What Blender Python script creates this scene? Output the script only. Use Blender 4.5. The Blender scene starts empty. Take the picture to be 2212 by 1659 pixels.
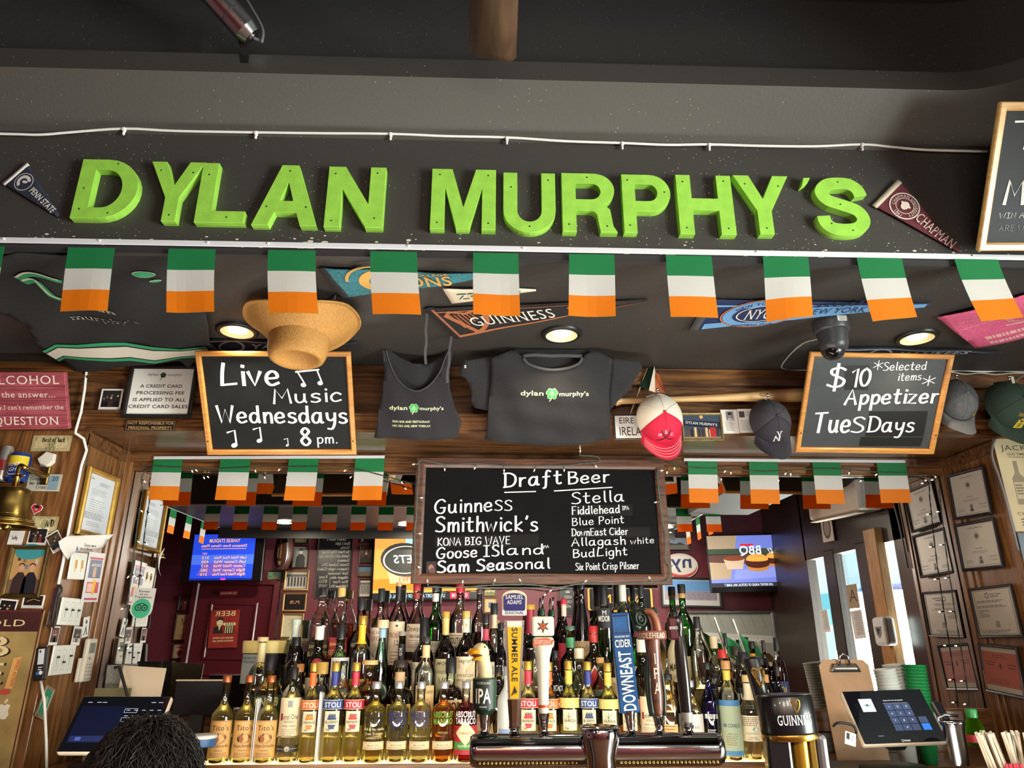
import bpy,bmesh,math,random
from mathutils import Matrix,Vector
random.seed(11)
PI = math.pi
SC = bpy.context.scene
COL = SC.collection
W,H = 2212,1659
FPX = 1533.0

# ---------------------------------------------------------------- camera
YAW,PIT = math.radians(1.94),math.radians(19.4)
CAM = Vector((0,0,1.5))
FW = Vector((math.sin(YAW)*math.cos(PIT),math.cos(YAW)*math.cos(PIT),math.sin(PIT)))
RT = Vector((math.cos(YAW),-math.sin(YAW),0))
UP = RT.cross(FW)
cd = bpy.data.cameras.new('camera')
cd.sensor_width = 36.0
cd.lens = 36.0*FPX/W
cd.clip_start = 0.02
co = bpy.data.objects.new('camera',cd)
COL.objects.link(co)
co.matrix_world = Matrix(((RT.x,UP.x,-FW.x,CAM.x),(RT.y,UP.y,-FW.y,CAM.y),(RT.z,UP.z,-FW.z,CAM.z),(0,0,0,1)))
SC.camera = co

# ---------------------------------------------------------------- view, sky, lights
SC.view_settings.view_transform = 'Standard'
SC.view_settings.look = 'None'
SC.view_settings.gamma = 1.0
SC.view_settings.use_curve_mapping = False
SC.view_settings.exposure = 0.10
cy = SC.cycles
cy.max_bounces = 9
cy.diffuse_bounces = 3
cy.glossy_bounces = 4
cy.transmission_bounces = 8
cy.transparent_max_bounces = 40
cy.caustics_reflective = False
cy.caustics_refractive = False
cy.sample_clamp_indirect = 4.0
cy.use_denoising = True
cy.use_adaptive_sampling = True
cy.adaptive_threshold = 0.02

wd = bpy.data.worlds.new('sky')
SC.world = wd
wd.use_nodes = True
bg = wd.node_tree.nodes['Background']
bg.inputs[0].default_value = (0.86,0.93,1.0,1)
bg.inputs[1].default_value = 3.2

def lamp(name,kind,loc,power,color=(1,1,1),size=0.2,size_y=None,aim=None,spot=None,spread=None):
 d = bpy.data.lights.new(name,kind)
 d.energy = power
 d.color = color
 if kind == 'AREA':
  if size_y:
   d.shape = 'RECTANGLE'
   d.size = size
   d.size_y = size_y
  else:
   d.shape = 'DISK'
   d.size = size
  if spread:
   d.spread = spread
 else:
  d.shadow_soft_size = size
 if kind == 'SPOT':
  d.spot_size = spot
  d.spot_blend = 0.6
 o = bpy.data.objects.new(name,d)
 COL.objects.link(o)
 o.location = loc
 if aim is not None:
  o.rotation_euler = (Vector(aim)-Vector(loc)).to_track_quat('-Z','Y').to_euler()
 return o

# daylight through the street door and shop window in the right-hand wall
lamp('window_daylight','AREA',(4.5,-0.6,1.0),1900,(1.0,0.97,0.93),2.6,2.0,aim=(0.3,1.9,2.6))
# added uplight strip without a fixture, brightens bottles and low ceiling from below
lamp('added_bar_uplight','AREA',(-0.1,1.90,1.0),30,(1.0,0.93,0.82),2.6,0.06,aim=(-0.1,2.75,2.4))
# added point fills behind the camera, no lamps there, lifting the overall brightness
for lx,lp in ((0.0,34),(0.5,34),(1.0,32)):
 lamp('added_fill_light','POINT',(lx,-0.75,2.25),lp,(1.0,0.9,0.78),0.16)
# bright ceiling spots of the dining side
for lx,ly in ((-2.2,-1.2),(-0.9,-1.3),(0.9,-1.3),(2.0,-1.4)):
 lamp('dining_spot_light','AREA',(lx,ly,2.63),28,(1.0,0.86,0.66),0.16,aim=(lx,ly,0))

# ---------------------------------------------------------------- planes of the room (metres)
D_HEAD,D_LIP,D_PANEL,D_MIRROR = 1.91,1.75,2.91,3.30
Z_SOF,Z_WIRE,Z_LINT = 2.60,3.005,2.295
X_LEFT,X_RIGHT = -1.66,2.19
Y_REAR,Y_DROP = -2.30,-0.30

def ray(px,py):
 return FW + RT*((px-W/2)/FPX) + UP*((H/2-py)/FPX)

class Pl:
 """a plane of the place: origin, in-plane axes X (right) and Y (up); mir: seen by way of the mirror"""
 def __init__(s,o,X,Y,mir=False):
  s.o,s.X,s.Y = Vector(o),Vector(X),Vector(Y)
  s.Z = s.X.cross(s.Y)
  s.mir = mir
 def hit(s,px,py):
  c,r = CAM.copy(),ray(px,py)
  if s.mir:
   c.y = 2*D_MIRROR - c.y
   r.y = -r.y
  return c + r*((s.o-c).dot(s.Z)/r.dot(s.Z))
 def uv(s,px,py):
  q = s.hit(px,py)-s.o
  return q.dot(s.X),q.dot(s.Y)
 def mat(s,p=None,rot=0.0,lift=0.0):
  c,sn = math.cos(rot),math.sin(rot)
  X,Y = s.X*c+s.Y*sn,s.Y*c-s.X*sn
  p = (s.o if p is None else p)+s.Z*lift
  return Matrix(((X.x,Y.x,s.Z.x,p.x),(X.y,Y.y,s.Z.y,p.y),(X.z,Y.z,s.Z.z,p.z),(0,0,0,1)))
 def at(s,px,py,rot=0.0,lift=0.0):
  return s.mat(s.hit(px,py),rot,lift)
 def fit(s,q,lift=0.0):
  """four image corners (tl, tr, br, bl) of something on this plane -> matrix, width, height"""
  P = [Vector(s.uv(*c)) for c in q]
  if P[0].x > P[1].x:
   P = [P[1],P[0],P[3],P[2]]
  c = (P[0]+P[1]+P[2]+P[3])/4
  e = ((P[1]-P[0])+(P[2]-P[3]))/2
  v = ((P[0]-P[3])+(P[1]-P[2]))/2
  a = math.atan2(e.y,e.x)
  return s.mat(s.o+s.X*c.x+s.Y*c.y,a,lift),e.length,abs(v.dot(Vector((-math.sin(a),math.cos(a)))))
 def local(s,pts,M):
  """image points -> coordinates in the frame M (which lies on this plane)"""
  I = M.inverted()
  return [tuple((I @ s.hit(*p))[:2]) for p in pts]

def front(d): return Pl((0,d,0),(1,0,0),(0,0,1))
def under(z): return Pl((0,0,z),(1,0,0),(0,-1,0))
def tilted(px,py,d,deg):
 t = math.radians(deg)
 return Pl(front(d).hit(px,py),(1,0,0),(0,-math.sin(t),math.cos(t)))
RETL = Pl((X_LEFT,0,0),(0,1,0),(0,0,1))
RETR = Pl((X_RIGHT,0,0),(0,-1,0),(0,0,1))
REAR = Pl((0,Y_REAR,0),(-1,0,0),(0,0,1),True)
def rear(y): return Pl((0,y,0),(-1,0,0),(0,0,1),True)
XFAC = 3.45
FAC = Pl((XFAC,0,0),(0,-1,0),(0,0,1),True)

# ---------------------------------------------------------------- materials
MATS = {}
def lin(h):
 h = h.lstrip('#')
 v = [int(h[i:i+2],16)/255 for i in (0,2,4)]
 return tuple(c/12.92 if c <= .04045 else ((c+.055)/1.055)**2.4 for c in v)+(1,)

def base_mat(name):
 m = bpy.data.materials.new(name)
 m.use_nodes = True
 return m,m.node_tree,m.node_tree.nodes['Principled BSDF']

def mat(hexc,rough=.55,metal=0.0,var=0.0,vscale=8.0,bump=0.0,bscale=60.0,spec=.5,emit=0.0,coat=0.0,sheen=0.0):
 key = (hexc,rough,metal,var,vscale,bump,bscale,spec,emit,coat,sheen)
 if key in MATS: return MATS[key]
 m,nt,b = base_mat('surface_'+hexc.lstrip('#'))
 c = lin(hexc)
 b.inputs['Base Color'].default_value = c
 b.inputs['Roughness'].default_value = rough
 b.inputs['Metallic'].default_value = metal
 b.inputs['Specular IOR Level'].default_value = spec
 b.inputs['Coat Weight'].default_value = coat
 if sheen: b.inputs['Sheen Weight'].default_value = sheen
 if emit:
  b.inputs['Emission Color'].default_value = c
  b.inputs['Emission Strength'].default_value = emit
 if var or bump:
  tc = nt.nodes.new('ShaderNodeTexCoord')
 if var:
  n = nt.nodes.new('ShaderNodeTexNoise')
  n.inputs['Scale'].default_value = vscale
  n.inputs['Detail'].default_value = 4
  nt.links.new(tc.outputs['Object'],n.inputs['Vector'])
  r = nt.nodes.new('ShaderNodeValToRGB')
  r.color_ramp.elements[0].position = .3
  r.color_ramp.elements[1].position = .7
  r.color_ramp.elements[0].color = tuple(x*(1-var) for x in c[:3])+(1,)
  r.color_ramp.elements[1].color = tuple(min(1,x*(1+var)) for x in c[:3])+(1,)
  nt.links.new(n.outputs['Fac'],r.inputs['Fac'])
  nt.links.new(r.outputs['Color'],b.inputs['Base Color'])
 if bump:
  n = nt.nodes.new('ShaderNodeTexNoise')
  n.inputs['Scale'].default_value = bscale
  n.inputs['Detail'].default_value = 3
  nt.links.new(tc.outputs['Object'],n.inputs['Vector'])
  bp = nt.nodes.new('ShaderNodeBump')
  bp.inputs['Strength'].default_value = bump
  bp.inputs['Distance'].default_value = .004
  nt.links.new(n.outputs['Fac'],bp.inputs['Height'])
  nt.links.new(bp.outputs['Normal'],b.inputs['Normal'])
 MATS[key] = m
 return m

def wood(c0,c1,axis='x',scale=9.0,rough=.38,contrast=1.0,coat=.25,fine=7.0):
 """planed, varnished timber with the grain running along one axis of the object"""
 key = ('wood',c0,c1,axis,scale,rough,contrast,fine)
 if key in MATS: return MATS[key]
 m,nt,b = base_mat('wood_'+c0.lstrip('#'))
 tc = nt.nodes.new('ShaderNodeTexCoord')
 mp = nt.nodes.new('ShaderNodeMapping')
 s = [scale]*3
 s['xyz'.index(axis)] = scale*.09
 mp.inputs['Scale'].default_value = s
 nt.links.new(tc.outputs['Object'],mp.inputs['Vector'])
 n = nt.nodes.new('ShaderNodeTexNoise')
 n.inputs['Scale'].default_value = 1.6
 n.inputs['Detail'].default_value = 3
 n.inputs['Distortion'].default_value = 1.2
 nt.links.new(mp.outputs['Vector'],n.inputs['Vector'])
 n2 = nt.nodes.new('ShaderNodeTexNoise')
 n2.inputs['Scale'].default_value = fine
 n2.inputs['Detail'].default_value = 5
 nt.links.new(mp.outputs['Vector'],n2.inputs['Vector'])
 sn = nt.nodes.new('ShaderNodeMath'); sn.operation = 'SINE'
 mu = nt.nodes.new('ShaderNodeMath'); mu.operation = 'MULTIPLY'
 mu.inputs[1].default_value = 38.0
 nt.links.new(n.outputs['Fac'],mu.inputs[0])
 nt.links.new(mu.outputs[0],sn.inputs[0])
 ma = nt.nodes.new('ShaderNodeMath'); ma.operation = 'MULTIPLY_ADD'
 ma.inputs[1].default_value = .13*contrast
 nt.links.new(sn.outputs[0],ma.inputs[0])
 nt.links.new(n2.outputs['Fac'],ma.inputs[2])
 r = nt.nodes.new('ShaderNodeValToRGB')
 r.color_ramp.elements[0].position = .22
 r.color_ramp.elements[1].position = .78
 r.color_ramp.elements[0].color = lin(c0)
 r.color_ramp.elements[1].color = lin(c1)
 nt.links.new(ma.outputs[0],r.inputs['Fac'])
 nt.links.new(r.outputs['Color'],b.inputs['Base Color'])
 b.inputs['Roughness'].default_value = rough
 b.inputs['Coat Weight'].default_value = coat
 b.inputs['Coat Roughness'].default_value = .2
 MATS[key] = m
 return m

def speckled(hexc,chip,thresh,scale,rough=.5,bump=.25,bscale=90,gate=None,low=None):
 """old black paint with scattered pale chips"""
 key = ('speck',hexc,chip,thresh,scale,rough,gate,low)
 if key in MATS: return MATS[key]
 m,nt,b = base_mat('paint_'+hexc.lstrip('#'))
 tc = nt.nodes.new('ShaderNodeTexCoord')
 v = nt.nodes.new('ShaderNodeTexVoronoi')
 v.inputs['Scale'].default_value = scale
 nt.links.new(tc.outputs['Object'],v.inputs['Vector'])
 n = nt.nodes.new('ShaderNodeTexNoise')
 n.inputs['Scale'].default_value = 5.5
 n.inputs['Detail'].default_value = 3
 nt.links.new(tc.outputs['Object'],n.inputs['Vector'])
 mu = nt.nodes.new('ShaderNodeMath'); mu.operation = 'MULTIPLY'
 nt.links.new(n.outputs['Fac'],mu.inputs[0])
 mu.inputs[1].default_value = thresh
 lt = nt.nodes.new('ShaderNodeMath'); lt.operation = 'LESS_THAN'
 nt.links.new(v.outputs['Distance'],lt.inputs[0])
 nt.links.new(mu.outputs[0],lt.inputs[1])
 cmp = nt.nodes.new('ShaderNodeMath'); cmp.operation = 'GREATER_THAN'
 nt.links.new(n.outputs['Fac'],cmp.inputs[0])
 cmp.inputs[1].default_value = .5 if gate is None else gate
 mm = nt.nodes.new('ShaderNodeMath'); mm.operation = 'MULTIPLY'
 nt.links.new(lt.outputs[0],mm.inputs[0]); nt.links.new(cmp.outputs[0],mm.inputs[1])
 mx = nt.nodes.new('ShaderNodeMix'); mx.data_type = 'RGBA'
 mx.inputs[6].default_value = lin(hexc); mx.inputs[7].default_value = lin(chip)
 fac = mm.outputs[0]
 if low:
  # larger flakes knocked off along the lower edge
  sp = nt.nodes.new('ShaderNodeSeparateXYZ'); nt.links.new(tc.outputs['Object'],sp.inputs[0])
  mr = nt.nodes.new('ShaderNodeMapRange'); mr.inputs[1].default_value,mr.inputs[2].default_value = low[0],low[1]; mr.inputs[3].default_value,mr.inputs[4].default_value = 1,0
  nt.links.new(sp.outputs[2],mr.inputs[0])
  mp = nt.nodes.new('ShaderNodeMapping'); mp.inputs['Scale'].default_value = (34,34,70); nt.links.new(tc.outputs['Object'],mp.inputs['Vector'])
  v2 = nt.nodes.new('ShaderNodeTexVoronoi'); v2.inputs['Scale'].default_value = 1.0; nt.links.new(mp.outputs[0],v2.inputs['Vector'])
  n4 = nt.nodes.new('ShaderNodeTexNoise'); n4.inputs['Scale'].default_value = 14; nt.links.new(tc.outputs['Object'],n4.inputs['Vector'])
  def op(kind,a,c):
   q = nt.nodes.new('ShaderNodeMath'); q.operation = kind
   for k,x in ((0,a),(1,c)):
    if isinstance(x,float): q.inputs[k].default_value = x
    else: nt.links.new(x,q.inputs[k])
   return q.outputs[0]
  th = op('MULTIPLY',op('MULTIPLY',mr.outputs[0],op('SUBTRACT',n4.outputs['Fac'],.38)),1.5)
  fac = op('MAXIMUM',fac,op('LESS_THAN',v2.outputs['Distance'],th))
 nt.links.new(fac,mx.inputs[0])
 nt.links.new(mx.outputs[2],b.inputs['Base Color'])
 n3 = nt.nodes.new('ShaderNodeTexNoise')
 n3.inputs['Scale'].default_value = bscale
 nt.links.new(tc.outputs['Object'],n3.inputs['Vector'])
 bp = nt.nodes.new('ShaderNodeBump')
 bp.inputs['Strength'].default_value = bump
 bp.inputs['Distance'].default_value = .003
 nt.links.new(n3.outputs['Fac'],bp.inputs['Height'])
 nt.links.new(bp.outputs['Normal'],b.inputs['Normal'])
 b.inputs['Roughness'].default_value = rough
 MATS[key] = m
 return m

def glass(tint='#eef4ee',edge='#9fb0a6',gloss=.09,facing=.45,fres=True):
 """thin clear glass: see-through with a tint that deepens towards the rim, and a mirror gloss"""
 key = ('glass',tint,edge,gloss,facing,fres)
 if key in MATS: return MATS[key]
 m = bpy.data.materials.new('glass_'+tint.lstrip('#'))
 m.use_nodes = True
 nt = m.node_tree
 nt.nodes.clear()
 out = nt.nodes.new('ShaderNodeOutputMaterial')
 lw = nt.nodes.new('ShaderNodeLayerWeight')
 lw.inputs['Blend'].default_value = facing
 mx = nt.nodes.new('ShaderNodeMix'); mx.data_type = 'RGBA'
 mx.inputs[6].default_value = lin(tint); mx.inputs[7].default_value = lin(edge)
 nt.links.new(lw.outputs['Facing'],mx.inputs[0])
 tr = nt.nodes.new('ShaderNodeBsdfTransparent')
 nt.links.new(mx.outputs[2],tr.inputs['Color'])
 gl = nt.nodes.new('ShaderNodeBsdfGlossy')
 gl.inputs['Roughness'].default_value = .03
 fr = nt.nodes.new('ShaderNodeFresnel')
 fr.inputs['IOR'].default_value = 1.5
 ad = nt.nodes.new('ShaderNodeMath'); ad.operation = 'ADD'; ad.use_clamp = True
 ad.inputs[1].default_value = gloss
 if fres: nt.links.new(fr.outputs[0],ad.inputs[0])
 else: ad.inputs[0].default_value = 0
 ms = nt.nodes.new('ShaderNodeMixShader')
 nt.links.new(ad.outputs[0],ms.inputs[0])
 nt.links.new(tr.outputs[0],ms.inputs[1])
 nt.links.new(gl.outputs[0],ms.inputs[2])
 nt.links.new(ms.outputs[0],out.inputs['Surface'])
 MATS[key] = m
 return m

def liquid(hexc,body=.32):
 """a drink: coloured, see-through, a little cloudy so it takes up the shelf light"""
 key = ('liquid',hexc,body)
 if key in MATS: return MATS[key]
 m = bpy.data.materials.new('liquid_'+hexc.lstrip('#'))
 m.use_nodes = True
 nt = m.node_tree
 nt.nodes.clear()
 out = nt.nodes.new('ShaderNodeOutputMaterial')
 c = lin(hexc)
 tr = nt.nodes.new('ShaderNodeBsdfTransparent')
 tr.inputs['Color'].default_value = tuple(math.sqrt(x) for x in c[:3])+(1,)
 tl = nt.nodes.new('ShaderNodeBsdfTranslucent')
 tl.inputs['Color'].default_value = c
 ms = nt.nodes.new('ShaderNodeMixShader')
 ms.inputs[0].default_value = body
 nt.links.new(tr.outputs[0],ms.inputs[1])
 nt.links.new(tl.outputs[0],ms.inputs[2])
 nt.links.new(ms.outputs[0],out.inputs['Surface'])
 MATS[key] = m
 return m

def screen(hexc,strength=1.0):
 return mat(hexc,rough=.3,emit=strength)

# ---------------------------------------------------------------- letters of the built-in typeface, one mesh per character
CHARS = "ABCDEFGHIJKLMNOPQRSTUVWXYZabcdefghijklmnopqrstuvwxyz0123456789.,'!?$%&*-/:()<>+#_=£"
GLYPH = {}
def load_glyphs():
 tmp = []
 def mk(body,off):
  c = bpy.data.curves.new('glyph','FONT')
  c.body = body
  c.size = 1.0
  c.offset = off
  c.resolution_u = 3
  o = bpy.data.objects.new('glyph',c)
  COL.objects.link(o)
  tmp.append(o)
  return o
 todo = []
 for wgt,off in ((0,0.0),(1,.017)):
  ref = mk('||',off)
  for ch in CHARS+' ':
   todo.append((wgt,ch,mk(ch,off) if ch != ' ' else None,mk('|'+ch+'|',off),ref))
 bpy.context.view_layer.update()
 dg = bpy.context.evaluated_depsgraph_get()
 def xr(o):
  e = o.evaluated_get(dg)
  me = e.to_mesh()
  xs = [v.co.x for v in me.vertices]
  w = max(xs)-min(xs)
  e.to_mesh_clear()
  return w
 refw = {}
 for wgt,ch,og,op,ref in todo:
  if wgt not in refw: refw[wgt] = xr(ref)
  adv = xr(op)-refw[wgt]+(.03 if wgt else 0)
  V,Fc = [],[]
  if og:
   e = og.evaluated_get(dg)
   me = e.to_mesh()
   V = [(v.co.x,v.co.y) for v in me.vertices]
   Fc = [tuple(p.vertices) for p in me.polygons]
   e.to_mesh_clear()
  GLYPH[(wgt,ch)] = (V,Fc,adv)
 cap = max(y for x,y in GLYPH[(0,'H')][0])
 # serif cut: short level stem ends get a small foot
 for ch in CHARS:
  V,Fc,adv = GLYPH[(0,ch)]
  cnt = {}
  for fc in Fc:
   for i in range(len(fc)):
    a,b2 = fc[i],fc[(i+1) % len(fc)]
    k = (min(a,b2),max(a,b2))
    cnt[k] = cnt.get(k,0)+1
  V2,F2 = list(V),list(Fc)
  for (a,b2),n in cnt.items():
   if n != 1: continue
   (xa,ya),(xb,yb) = V[a],V[b2]
   if abs(ya-yb) > .012 or not (.03 < abs(xa-xb) < .2): continue
   lo = abs(ya) < .02
   hi = abs(ya-cap) < .03 or (ch.islower() and ya > cap*.6 and ya > 0)
   if not (lo or hi): continue
   l,r2 = min(xa,xb)-.06,max(xa,xb)+.06
   if ch.islower() and hi: r2 = max(xa,xb)
   y0,y1 = (ya,ya+.035) if lo else (ya-.035,ya)
   k = len(V2)
   V2 += [(l,y0),(r2,y0),(r2,y1),(l,y1)]
   F2.append((k,k+1,k+2,k+3))
  GLYPH[(2,ch)] = (V2,F2,adv+.05)
 GLYPH[(2,' ')] = GLYPH[(0,' ')]
 for k in list(GLYPH):
  if k[0] == 2:
   V,Fc,adv = GLYPH[k]
   GLYPH[(3,k[1])] = (V,Fc,adv)
 for o in tmp:
  d = o.data
  bpy.data.objects.remove(o)
  bpy.data.curves.remove(d)
 return cap
CAPH = load_glyphs()

# ---------------------------------------------------------------- chalk handwriting: strokes on a 10-high grid, ~ = rounded
HAND = {
'A': "0,0 3.6,10 7,0|1.4,3.8 5.8,3.8",'B': "1,0 1,10|~1,10 5,9.4 5.6,7.6 4,5.8 1,5.2|~1,5.2 5.6,5 6.6,2.8 5,.5 1,0",
'C': "~7,8.6 4.6,10 1.6,8.6 .2,5 1.4,1.4 4.4,0 7,1.4",'D': "1,0 1,10|~0,10 4,9.8 7,7.5 7.2,3.5 5,.6 0,0",
'E': "6,10 1,10 1,0 6,0|1,5.3 5,5.3",'F': "6,10 1,10 1,0|1,5.3 5,5.3",
'G': "~7,8.4 4.8,10 1.8,8.6 .2,5 1.4,1.2 4.2,0 6.4,1.2 6.8,4|4,4 7.4,4",'H': "1,0 1,10|6,0 6,10|1,5 6,5",'I': "0,10 5,10|2.5,10 2.5,0|0,0 5,0",
'J': "~5,10 5,3 4,.4 2,0 .5,1.6",'K': "1,0 1,10|6,10 1,4.6 6.4,0",'L': "~2.4,10 1.6,6 1,.4|1,.4 7,.9",'M': "0,0 1,10 4,3.5 7,10 8.2,0",
'N': "0,0 .6,10 6,0 6.4,10",'O': "~3.6,10 1,8.4 .2,5 1,1.4 3.6,0 6.2,1.4 7,5 6.2,8.4 3.6,10",'P': "1,0 1,10|~1,10 5,9.6 6,7.4 4.6,5 1,4.4",
'Q': "~3.6,10 1,8.4 .2,5 1,1.4 3.6,0 6.2,1.4 7,5 6.2,8.4 3.6,10|4.4,2.4 7.4,-.8",'R': "1,0 1,10|~1,10 5,9.6 6,7.6 4.6,5.4 1,5|3,5 6.6,0",
'S': "~6.2,8.8 4.2,10 1.6,9.2 1.2,7.2 3.4,5.4 5.8,3.8 6,1.4 3.6,0 .4,.6",'T': "0,9.6 7.4,10|3.7,9.8 3.2,0",'U': "~.4,10 .4,3 2,.2 4.6,.2 6.2,3 6.4,10",
'V': "0,10 3.2,0 6.6,10",'W': "0,10 2,0 4.6,8 6.6,0 9,10",'X': "0,10 6.4,0|6.4,10 0,0",'Y': "0,10 3.2,5|6.6,10 3.2,5 2.8,0",'Z': "0,10 6.4,10 0,0 6.6,0",
'a': "~5,5.4 2.6,6.2 .6,4.4 .4,1.6 1.8,.1 3.8,1 5,4.6|~5,6.2 5,2 5.4,.3 6.4,.4",'b': "1,10 1,0|~1,4 3,6 5,5 5.2,1.8 3.4,.1 1,.8",
'c': "~5,5 3,6.2 .8,4.6 .4,2 2,.1 5,1",'d': "~4.6,5 2.6,6 .6,4.4 .5,1.6 2,.1 4,1 5,4|~5,10 5,2.4 5.6,.2",'e': "~.6,3 4.8,3.4 4.6,5.4 2.8,6.2 .8,4.6 .5,1.8 2.4,0 5.4,1",
'f': "~5.2,9.4 3.6,10.2 2.6,8.6 2.4,4 2,-1.6 .6,-2.4|.4,5.6 4.6,5.8",'g': "~5,5.4 2.6,6.2 .6,4.4 .6,1.8 2.2,.4 4.4,1.6 5,5.4|~5,6 5,0 4.2,-3 2,-3.6 .6,-2.4",
'h': "1,10 1,0|~1,3.6 3,6 4.8,5 5,0",'i': "1.2,6 1.2,.2|1.2,8.4 1.3,8.9",'j': "~2,6 2,-1 .4,-3|2,8.4 2.1,8.9",'k': "1,10 1,0|5,6 1,2.8 5.4,0",
'l': "~1.2,10 1.2,2 2,.2",'m': "1,6 1,0|~1,3.8 2.6,6 4,5 4.2,0|~4.2,3.8 5.8,6 7.4,5 7.6,0",'n': "1,6 1,0|~1,3.6 3,6 4.8,5 5,0",'o': "~2.8,6 .8,5 .4,2.4 1.4,.3 3.4,.1 5,2 4.8,4.8 2.8,6",
'p': "1,6 1,-4|~1,4.4 3,6.2 5.2,5 5.2,2 3.4,.1 1,1",'q': "~5,5.4 2.6,6.2 .6,4.4 .6,1.8 2.2,.4 4.4,1.6|5,6 5,-4",'r': "1,6 1,0|~1,3.6 2.4,5.6 4.4,5.8",
's': "~4.6,5.4 2.8,6.1 1,5.2 1.4,3.8 3.8,2.8 4.6,1.2 2.6,0 .4,.6",'t': "~2.2,9.2 2,2 3,.1 4.6,.6|.2,6.2 4.6,6.4",'u': "~.6,6 .6,2 2,.1 4,1 4.8,3|~4.8,6 4.8,1.6 5.6,.2",
'v': "0,6 2.4,0 5,6",'w': "0,6 1.6,0 3.4,5 5,0 7,6",'x': "0,6 4.6,0|4.6,6 0,0",'y': "~.4,6 .8,2.6 2.6,1.6 4.6,3|~5,6 4.6,0 3,-3.4 .6,-3.4",'z': "0,6 4.6,6 0,0 5,0",
'0': "~3,10 .8,8 .4,4 2,.4 4.2,.6 5.6,4 5.2,8 3,10",'1': "1,8 3,10 3,0",'2': "~.6,8 2.6,10 5,8.6 4.6,6 .4,0|.4,0 5.6,.2",'3': "~.6,9 3,10 5,8 2.4,5.6|~2.4,5.6 5.4,4 4.8,.8 2,0 .4,1",
'4': "4.4,0 4.4,10 .4,3 6,3",'5': "5.4,10 1,10 .8,5.8|~.8,5.8 4,6 5.4,3.4 4,.4 .6,.2",'6': "~5,9.6 2,8 .6,3.4 2,.2 4.8,.8 5.2,3.6 3,5 .8,3.6",'7': "0,10 5.6,10 2.4,0",
'8': "~2.8,5.4 .8,7.6 2.8,10 5,8 2.8,5.4 .4,2.6 2.8,0 5.4,2.4 2.8,5.4",'9': "~5,7 2.6,5.4 .6,7.4 2.8,10 5,8 4.8,3 4,0",
'$': "~6.2,8.6 4,9.6 1.4,8.6 1.6,6.6 4,5.2 6.2,3.6 5.6,1.2 3,.4 .4,1.4|3.4,11.4 3.2,-1.4","'": "1.6,10 .8,8",'.': "1,0 1.3,.5",',': "1.2,.6 .4,-1.4",'-': "0,4.4 4,4.4",'*': "0,2 6,7|6,2 0,7|3,0 3,9",
'(': "~3,10.6 1,7 1,3 3,-.6",')': "~.4,10.6 2.4,7 2.4,3 .4,-.6",'|': "1,0 1,10",'/': "0,0 4,10",
'~': "2.2,0 .6,9.6 .6,9.6|.6,9.6 5,8.4|~1.6,.4 2.6,1.2 2.4,-.2 1.2,-.2 1.6,.4",'^': "1.6,0 1.4,8|.1,6.6 1.4,8.2",
}
def spline(pts,n=5):
 out = []
 P = [Vector(p) for p in pts]
 for i in range(len(P)-1):
  a,b,c,d = P[max(i-1,0)],P[i],P[i+1],P[min(i+2,len(P)-1)]
  for k in range(n):
   t = k/n
   out.append(.5*((2*b)+(c-a)*t+(2*a-5*b+4*c-d)*t*t+(3*b-a-3*c+d)*t**3))
 out.append(P[-1])
 return out

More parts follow.
